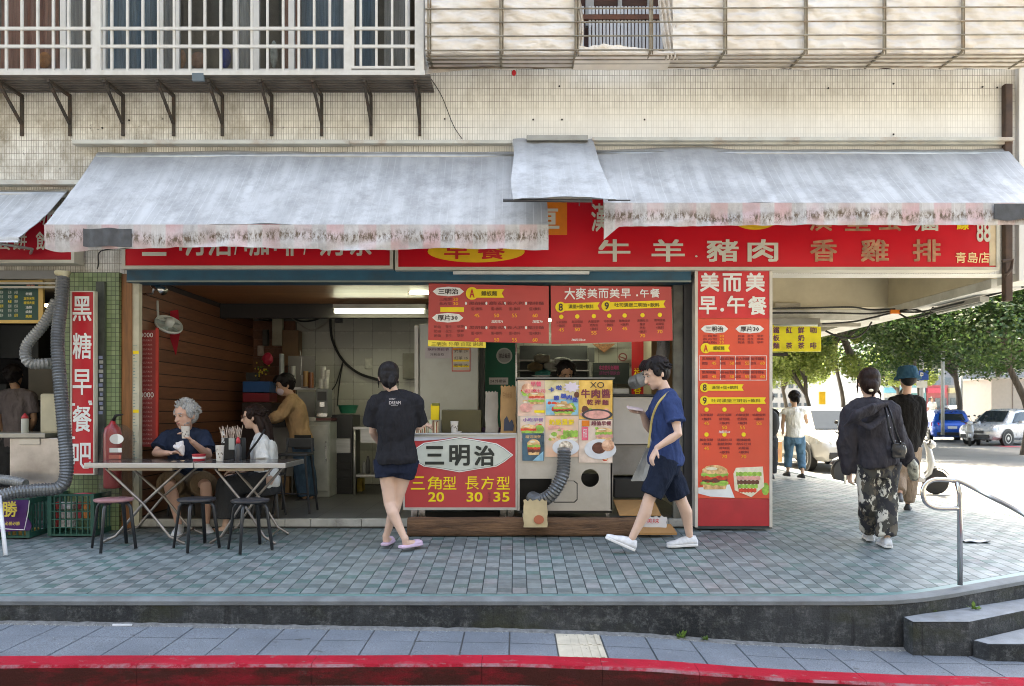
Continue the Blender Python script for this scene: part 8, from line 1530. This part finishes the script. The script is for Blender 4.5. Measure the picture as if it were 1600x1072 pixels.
t = thing('yellow_hydrant_board', 'yellow sandwich board far down the pavement above the white crossover', 'sign board', P(1284, 650, 40)); MB().pbox(1280, 612, 1290, 632, 40, .1).build('panel', yel, t)
tag(MB().pbox(1206, 690, 1222, 722, 17, .6).build('display_stand', M('display_multi', (.6, .05, .25), .6, var=.3, col2=(.7, .5, .1), vs=2.2)), 'pink and yellow display stand beside the tall menu sign far behind', 'display stand')
q = lambda x, y, D=46: P(x, y, D)
person('person in white standing far off between the poles', dict(head=q(1456, 624), sl=q(1452, 630), sr=q(1461, 630), el=q(1450, 639), er=q(1463, 639), wl=q(1452, 647), wr=q(1461, 647), hl=q(1454, 650), hr=q(1459, 650), kl=q(1454, 664), kr=q(1459, 664), al=q(1454, 679), ar=q(1459, 679)), (0, -1, 0), sk_mid, h_black, ('sides',), shirt=dict(mat=whitet, sleeve=.6), bottom=dict(mat=char, len=1.9, name='trousers'), shoes=dict(mat=dshoe), vox=.03, showface=False)
# pale kiosk wall and buildings
t = thing('pale_wall', 'pale beige utility kiosk behind the silver crossover', 'kiosk', P(1575, 640, 44)); MB().pbox(1549, 592, 1640, 660, 44, 3).build('body', M('kiosk_beige', (.50, .43, .38), .7, var=.05), t); 
for x in (1582, 1612): MB().pbox(x, 592, x + 1, 650, 43.97, .05).build('joint', M('kiosk_joint', (.25, .2, .18)), t)
MB().pbox(1547, 590, 1642, 592.5, 43.9, 3.2).build('cap', M('kiosk_cap', (.55, .5, .45)), t)
def tower(label, x0, x1, ytop, D, dep, wall, floors, win, wcols, band=None):
    t = thing('apartment_block', label, 'building', P((x0 + x1) / 2, 650, D)); a, c_ = PX(x0, D), PX(x1, D); zt = PZ(ytop, D); MB().box(a, c_, D, D + dep, -.5, zt).build('wall', wall, t); h = zt / floors; wv = MB(); bd_ = MB()
    for f_ in range(floors):
        z = h * f_
        if band: bd_.box(a - .05, c_ + .05, D - .7, D, z + h * .02, z + h * .36)
        for k_ in range(wcols):
            xx = a + (c_ - a) * (k_ + .18) / wcols; MB().box(xx, xx + (c_ - a) * .64 / wcols, D - .04, D + .05, z + h * .42, z + h * .86).build('window', win, t)
    if band: bd_.build('balcony_band', band, t)
    return t
wd_ = M('far_window', (.09, .11, .12), .25); 
tower('grey block with banded balconies above the hoodie woman', 1356, 1392, 470, 70, 14, M('tow_grey', (.30, .30, .29)), 14, wd_, 2, M('tow_band', (.42, .42, .41)))
tower('pale slim block beside the banded block', 1330, 1354, 440, 95, 14, M('tow_pale', (.50, .50, .49)), 16, wd_, 3)
tower('broad pale block at the end of the street behind the trees', 1205, 1328, 480, 120, 20, M('tow_cream', (.42, .40, .37)), 12, wd_, 10)
tower('dark block behind the right trees', 1420, 1700, 430, 85, 20, M('tow_dark', (.16, .16, .17)), 9, wd_, 12)
tower('mid grey block between the banded block and the dark block', 1388, 1432, 500, 110, 15, M('tow_mid', (.36, .36, .36)), 14, wd_, 4)
for i in range(5):     # low shop fronts at street level
    x0 = 1380 + i * 34; D = 62; t = thing('street_shop', ('white', 'teal', 'red', 'grey', 'brown')[i] + ' fronted shop far across the street', 'shop', P(x0 + 16, 660, D)); MB().pbox(x0, 602, x0 + 33, 668, D, 4).build('wall', M('sf%d' % i, ((.4, .4, .4), (.10, .25, .28), (.30, .08, .09), (.2, .2, .2), (.16, .11, .08))[i]), t); MB().pbox(x0 + 2, 606, x0 + 31, 614, D - .3, .3).build('fascia', M('sg%d' % i, ((.1, .3, .4), (.5, .5, .5), (.4, .05, .08), (.4, .35, .2), (.1, .2, .15))[i]), t)
    for k_ in range(3): MB().pbox(x0 + 3 + k_ * 10, 622, x0 + 11 + k_ * 10, 664, D - .05, .1).build('window', wd_, t)
for i in range(3): boxthing('planter', 'low pale wall along the far pavement, %s' % ('near the white crossover', 'middle stretch', 'far stretch')[i], 'low wall', 1206 + i * 50, 640 - i, 1254 + i * 50, 664 - i * 2, 48 + i * 6, .6, M('lowwall', (.35, .34, .33)), 0)
# ---- far pavement along the other side
struct(MB().add([(x, y, .13 + 0 * y) for x, y in ((13, 46), (60, 46), (60, 75), (13, 75))] + [(13, 46, 0), (60, 46, 0)], [(0, 1, 2, 3), (4, 5, 1, 0)]).build('far_pavement', M('far_pave', (.30, .29, .28), .8)))
# red line marks on the road by the silver crossover
mk = MB(); mk.add([(at(1563, 33), 32.4, .108), (at(1592, 33), 32.4, .108), (at(1592, 33), 33.6, .108), (at(1563, 33), 33.6, .108)], [(0, 1, 2, 3)]); struct(mk.build('red_road_marking', M('mark_red', (.45, .06, .07), .7)))
for i in range(4): struct(MB().box(at(1400, 20) + i * 6.5, at(1400, 20) + i * 6.5 + 4, 24.0, 24.15, .101, .106).build('road_line', M('mark_white', (.6, .6, .58), .7)))
# ================================================================ TREES
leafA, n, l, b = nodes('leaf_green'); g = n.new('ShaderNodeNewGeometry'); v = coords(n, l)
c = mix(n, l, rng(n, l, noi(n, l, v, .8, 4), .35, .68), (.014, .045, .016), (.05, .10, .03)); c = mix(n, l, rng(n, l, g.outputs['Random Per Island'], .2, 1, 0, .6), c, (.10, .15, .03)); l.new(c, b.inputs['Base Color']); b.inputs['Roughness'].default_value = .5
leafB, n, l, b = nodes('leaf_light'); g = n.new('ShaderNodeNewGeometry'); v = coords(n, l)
c = mix(n, l, rng(n, l, noi(n, l, v, .8, 4), .35, .68), (.16, .24, .05), (.36, .42, .12)); c = mix(n, l, rng(n, l, g.outputs['Random Per Island'], .2, 1, 0, .6), c, (.46, .50, .18)); l.new(c, b.inputs['Base Color']); b.inputs['Roughness'].default_value = .5  # paler leaves: sunlight and haze are put into this colour
for m_ in (leafA, leafB):
    n, l = m_.node_tree.nodes, m_.node_tree.links; b = n['Principled BSDF']; tr = n.new('ShaderNodeBsdfTranslucent'); ms = n.new('ShaderNodeMixShader'); ms.inputs[0].default_value = .45 if m_ is leafA else .62; o_ = n['Material Output']
    l.new(b.inputs['Base Color'].links[0].from_socket, tr.inputs[0]); l.new(b.outputs[0], ms.inputs[1]); l.new(tr.outputs[0], ms.inputs[2]); l.new(ms.outputs[0], o_.inputs[0])
bark = M('bark', (.085, .07, .058), .9, var=.4, vs=6, stretch=(3, 3, .5), bump=.8, bs=12)
def tree(label, x, D, h, crown_r, crown_z, nleaf, leaf, mat, seed=1, tr=.22, flat=.7, cx=0, cy=0, ncl=26):
    random.seed(seed); X = PX(x, D); t = thing('street_tree', label, 'tree', (X, D, .1), 'street trees'); mb = MB()
    top = Vector((X + cx * .5, D + cy * .5, crown_z)); pts = smoothpath([(X, D, 0), (X + .15, D, crown_z * .35), (X - .1 + cx * .3, D, crown_z * .7), tuple(top)], 4); mb.tube(pts, [tr * .62 * (1 - .55 * i / (len(pts) - 1)) for i in range(len(pts))], 10)
    cl = []
    for i in range(ncl):
        a = random.uniform(0, 6.28); e = random.uniform(-.35, 1.2); r_ = crown_r * random.uniform(.45, .95); p = Vector((X + cx + math.cos(a) * math.cos(e) * r_, D + cy + math.sin(a) * math.cos(e) * r_, crown_z + math.sin(e) * r_ * flat)); cl.append((p, crown_r * random.uniform(.20, .38)))
        if i < 9: s_ = pts[int(len(pts) * random.uniform(.55, .95))]; mid = s_.lerp(p, .5) + Vector((0, 0, crown_r * .1)); mb.tube([s_, mid, p], [tr * .35, tr * .2, tr * .06], 6)
    mb.build('trunk', bark, t, smooth=True); lf = MB()
    for i in range(nleaf):
        p, r_ = cl[random.randrange(len(cl))]; d = Vector((random.gauss(0, 1), random.gauss(0, 1), random.gauss(0, 1))).normalized(); q_ = p + d * r_ * random.uniform(.5, 1.12) ** .6 * Vector((1, 1, .8)).length / 1.6
        a = Vector((random.gauss(0, 1), random.gauss(0, 1), random.gauss(0, .5))).normalized() * leaf; b_ = a.cross(d + Vector((.01, .02, .3))).normalized() * leaf * .55
        lf.v += [tuple(q_ - a), tuple(q_ + b_), tuple(q_ + a), tuple(q_ - b_)]; k_ = len(lf.v) - 4; lf.f.append((k_, k_ + 1, k_ + 2, k_ + 3)); lf.m.append(0)
    me = bpy.data.meshes.new('crown'); me.from_pydata(lf.v, [], lf.f); me.materials.append(mat); o = bpy.data.objects.new('crown', me); COL.objects.link(o); attach(o, t); return t
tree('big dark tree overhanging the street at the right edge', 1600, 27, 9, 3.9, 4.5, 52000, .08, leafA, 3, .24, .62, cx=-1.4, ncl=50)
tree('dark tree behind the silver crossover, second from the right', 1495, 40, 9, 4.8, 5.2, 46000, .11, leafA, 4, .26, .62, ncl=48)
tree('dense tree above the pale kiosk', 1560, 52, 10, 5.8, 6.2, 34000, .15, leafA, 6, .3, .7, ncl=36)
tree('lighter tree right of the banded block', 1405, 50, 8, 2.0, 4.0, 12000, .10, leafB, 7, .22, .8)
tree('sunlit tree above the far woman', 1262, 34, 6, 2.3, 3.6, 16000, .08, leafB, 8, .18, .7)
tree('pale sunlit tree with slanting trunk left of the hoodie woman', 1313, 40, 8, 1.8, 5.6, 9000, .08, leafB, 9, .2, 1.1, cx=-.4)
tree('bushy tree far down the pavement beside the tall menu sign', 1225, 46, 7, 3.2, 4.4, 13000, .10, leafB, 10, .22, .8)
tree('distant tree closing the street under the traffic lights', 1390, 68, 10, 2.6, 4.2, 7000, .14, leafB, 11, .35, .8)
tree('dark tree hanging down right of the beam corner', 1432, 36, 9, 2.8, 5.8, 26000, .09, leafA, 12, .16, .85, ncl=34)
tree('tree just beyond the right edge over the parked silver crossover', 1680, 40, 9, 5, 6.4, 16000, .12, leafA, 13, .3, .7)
# unseen copies of the big tree, added behind the camera to block low sky
big = [o for o in COL.objects if o.name.startswith('street_tree') and 'overhanging' in o['label']][0]
for i, (x, y) in enumerate(((-11, -6.5), (-3.5, -7.5), (4, -7), (11.5, -7.5))):
    dup(big, (x, y, -.1), ('unseen street tree added behind the photographer to block sky, %s' % ('far left', 'left of centre', 'right of centre', 'far right', 'second row left', 'second row middle', 'second row right')[i]), rotz=i * 1.1, scale=(1.5, 1.5, 1.5))
t = thing('opposite_sky_blocker', 'unseen dark building added across the street to block low sky light', 'building', (0, -13, 0)); MB().box(-60, 60, -24, -13, -.2, 21).build('wall', M('sky_blocker_wall', (.07, .07, .07), .8), t)  # unseen dark block, added to keep low sky light off the shop
ow = MB().box(-.8, .8, -.03, .03, 0, 1.3).mesh('window', wd_)
for i in range(24):
    for j in range(6): o = bpy.data.objects.new('window', ow); COL.objects.link(o); o.location = (-46 + i * 4, -12.98, 3.5 + j * 3); attach(o, t)
bpy.data.scenes.remove(SCRATCH)
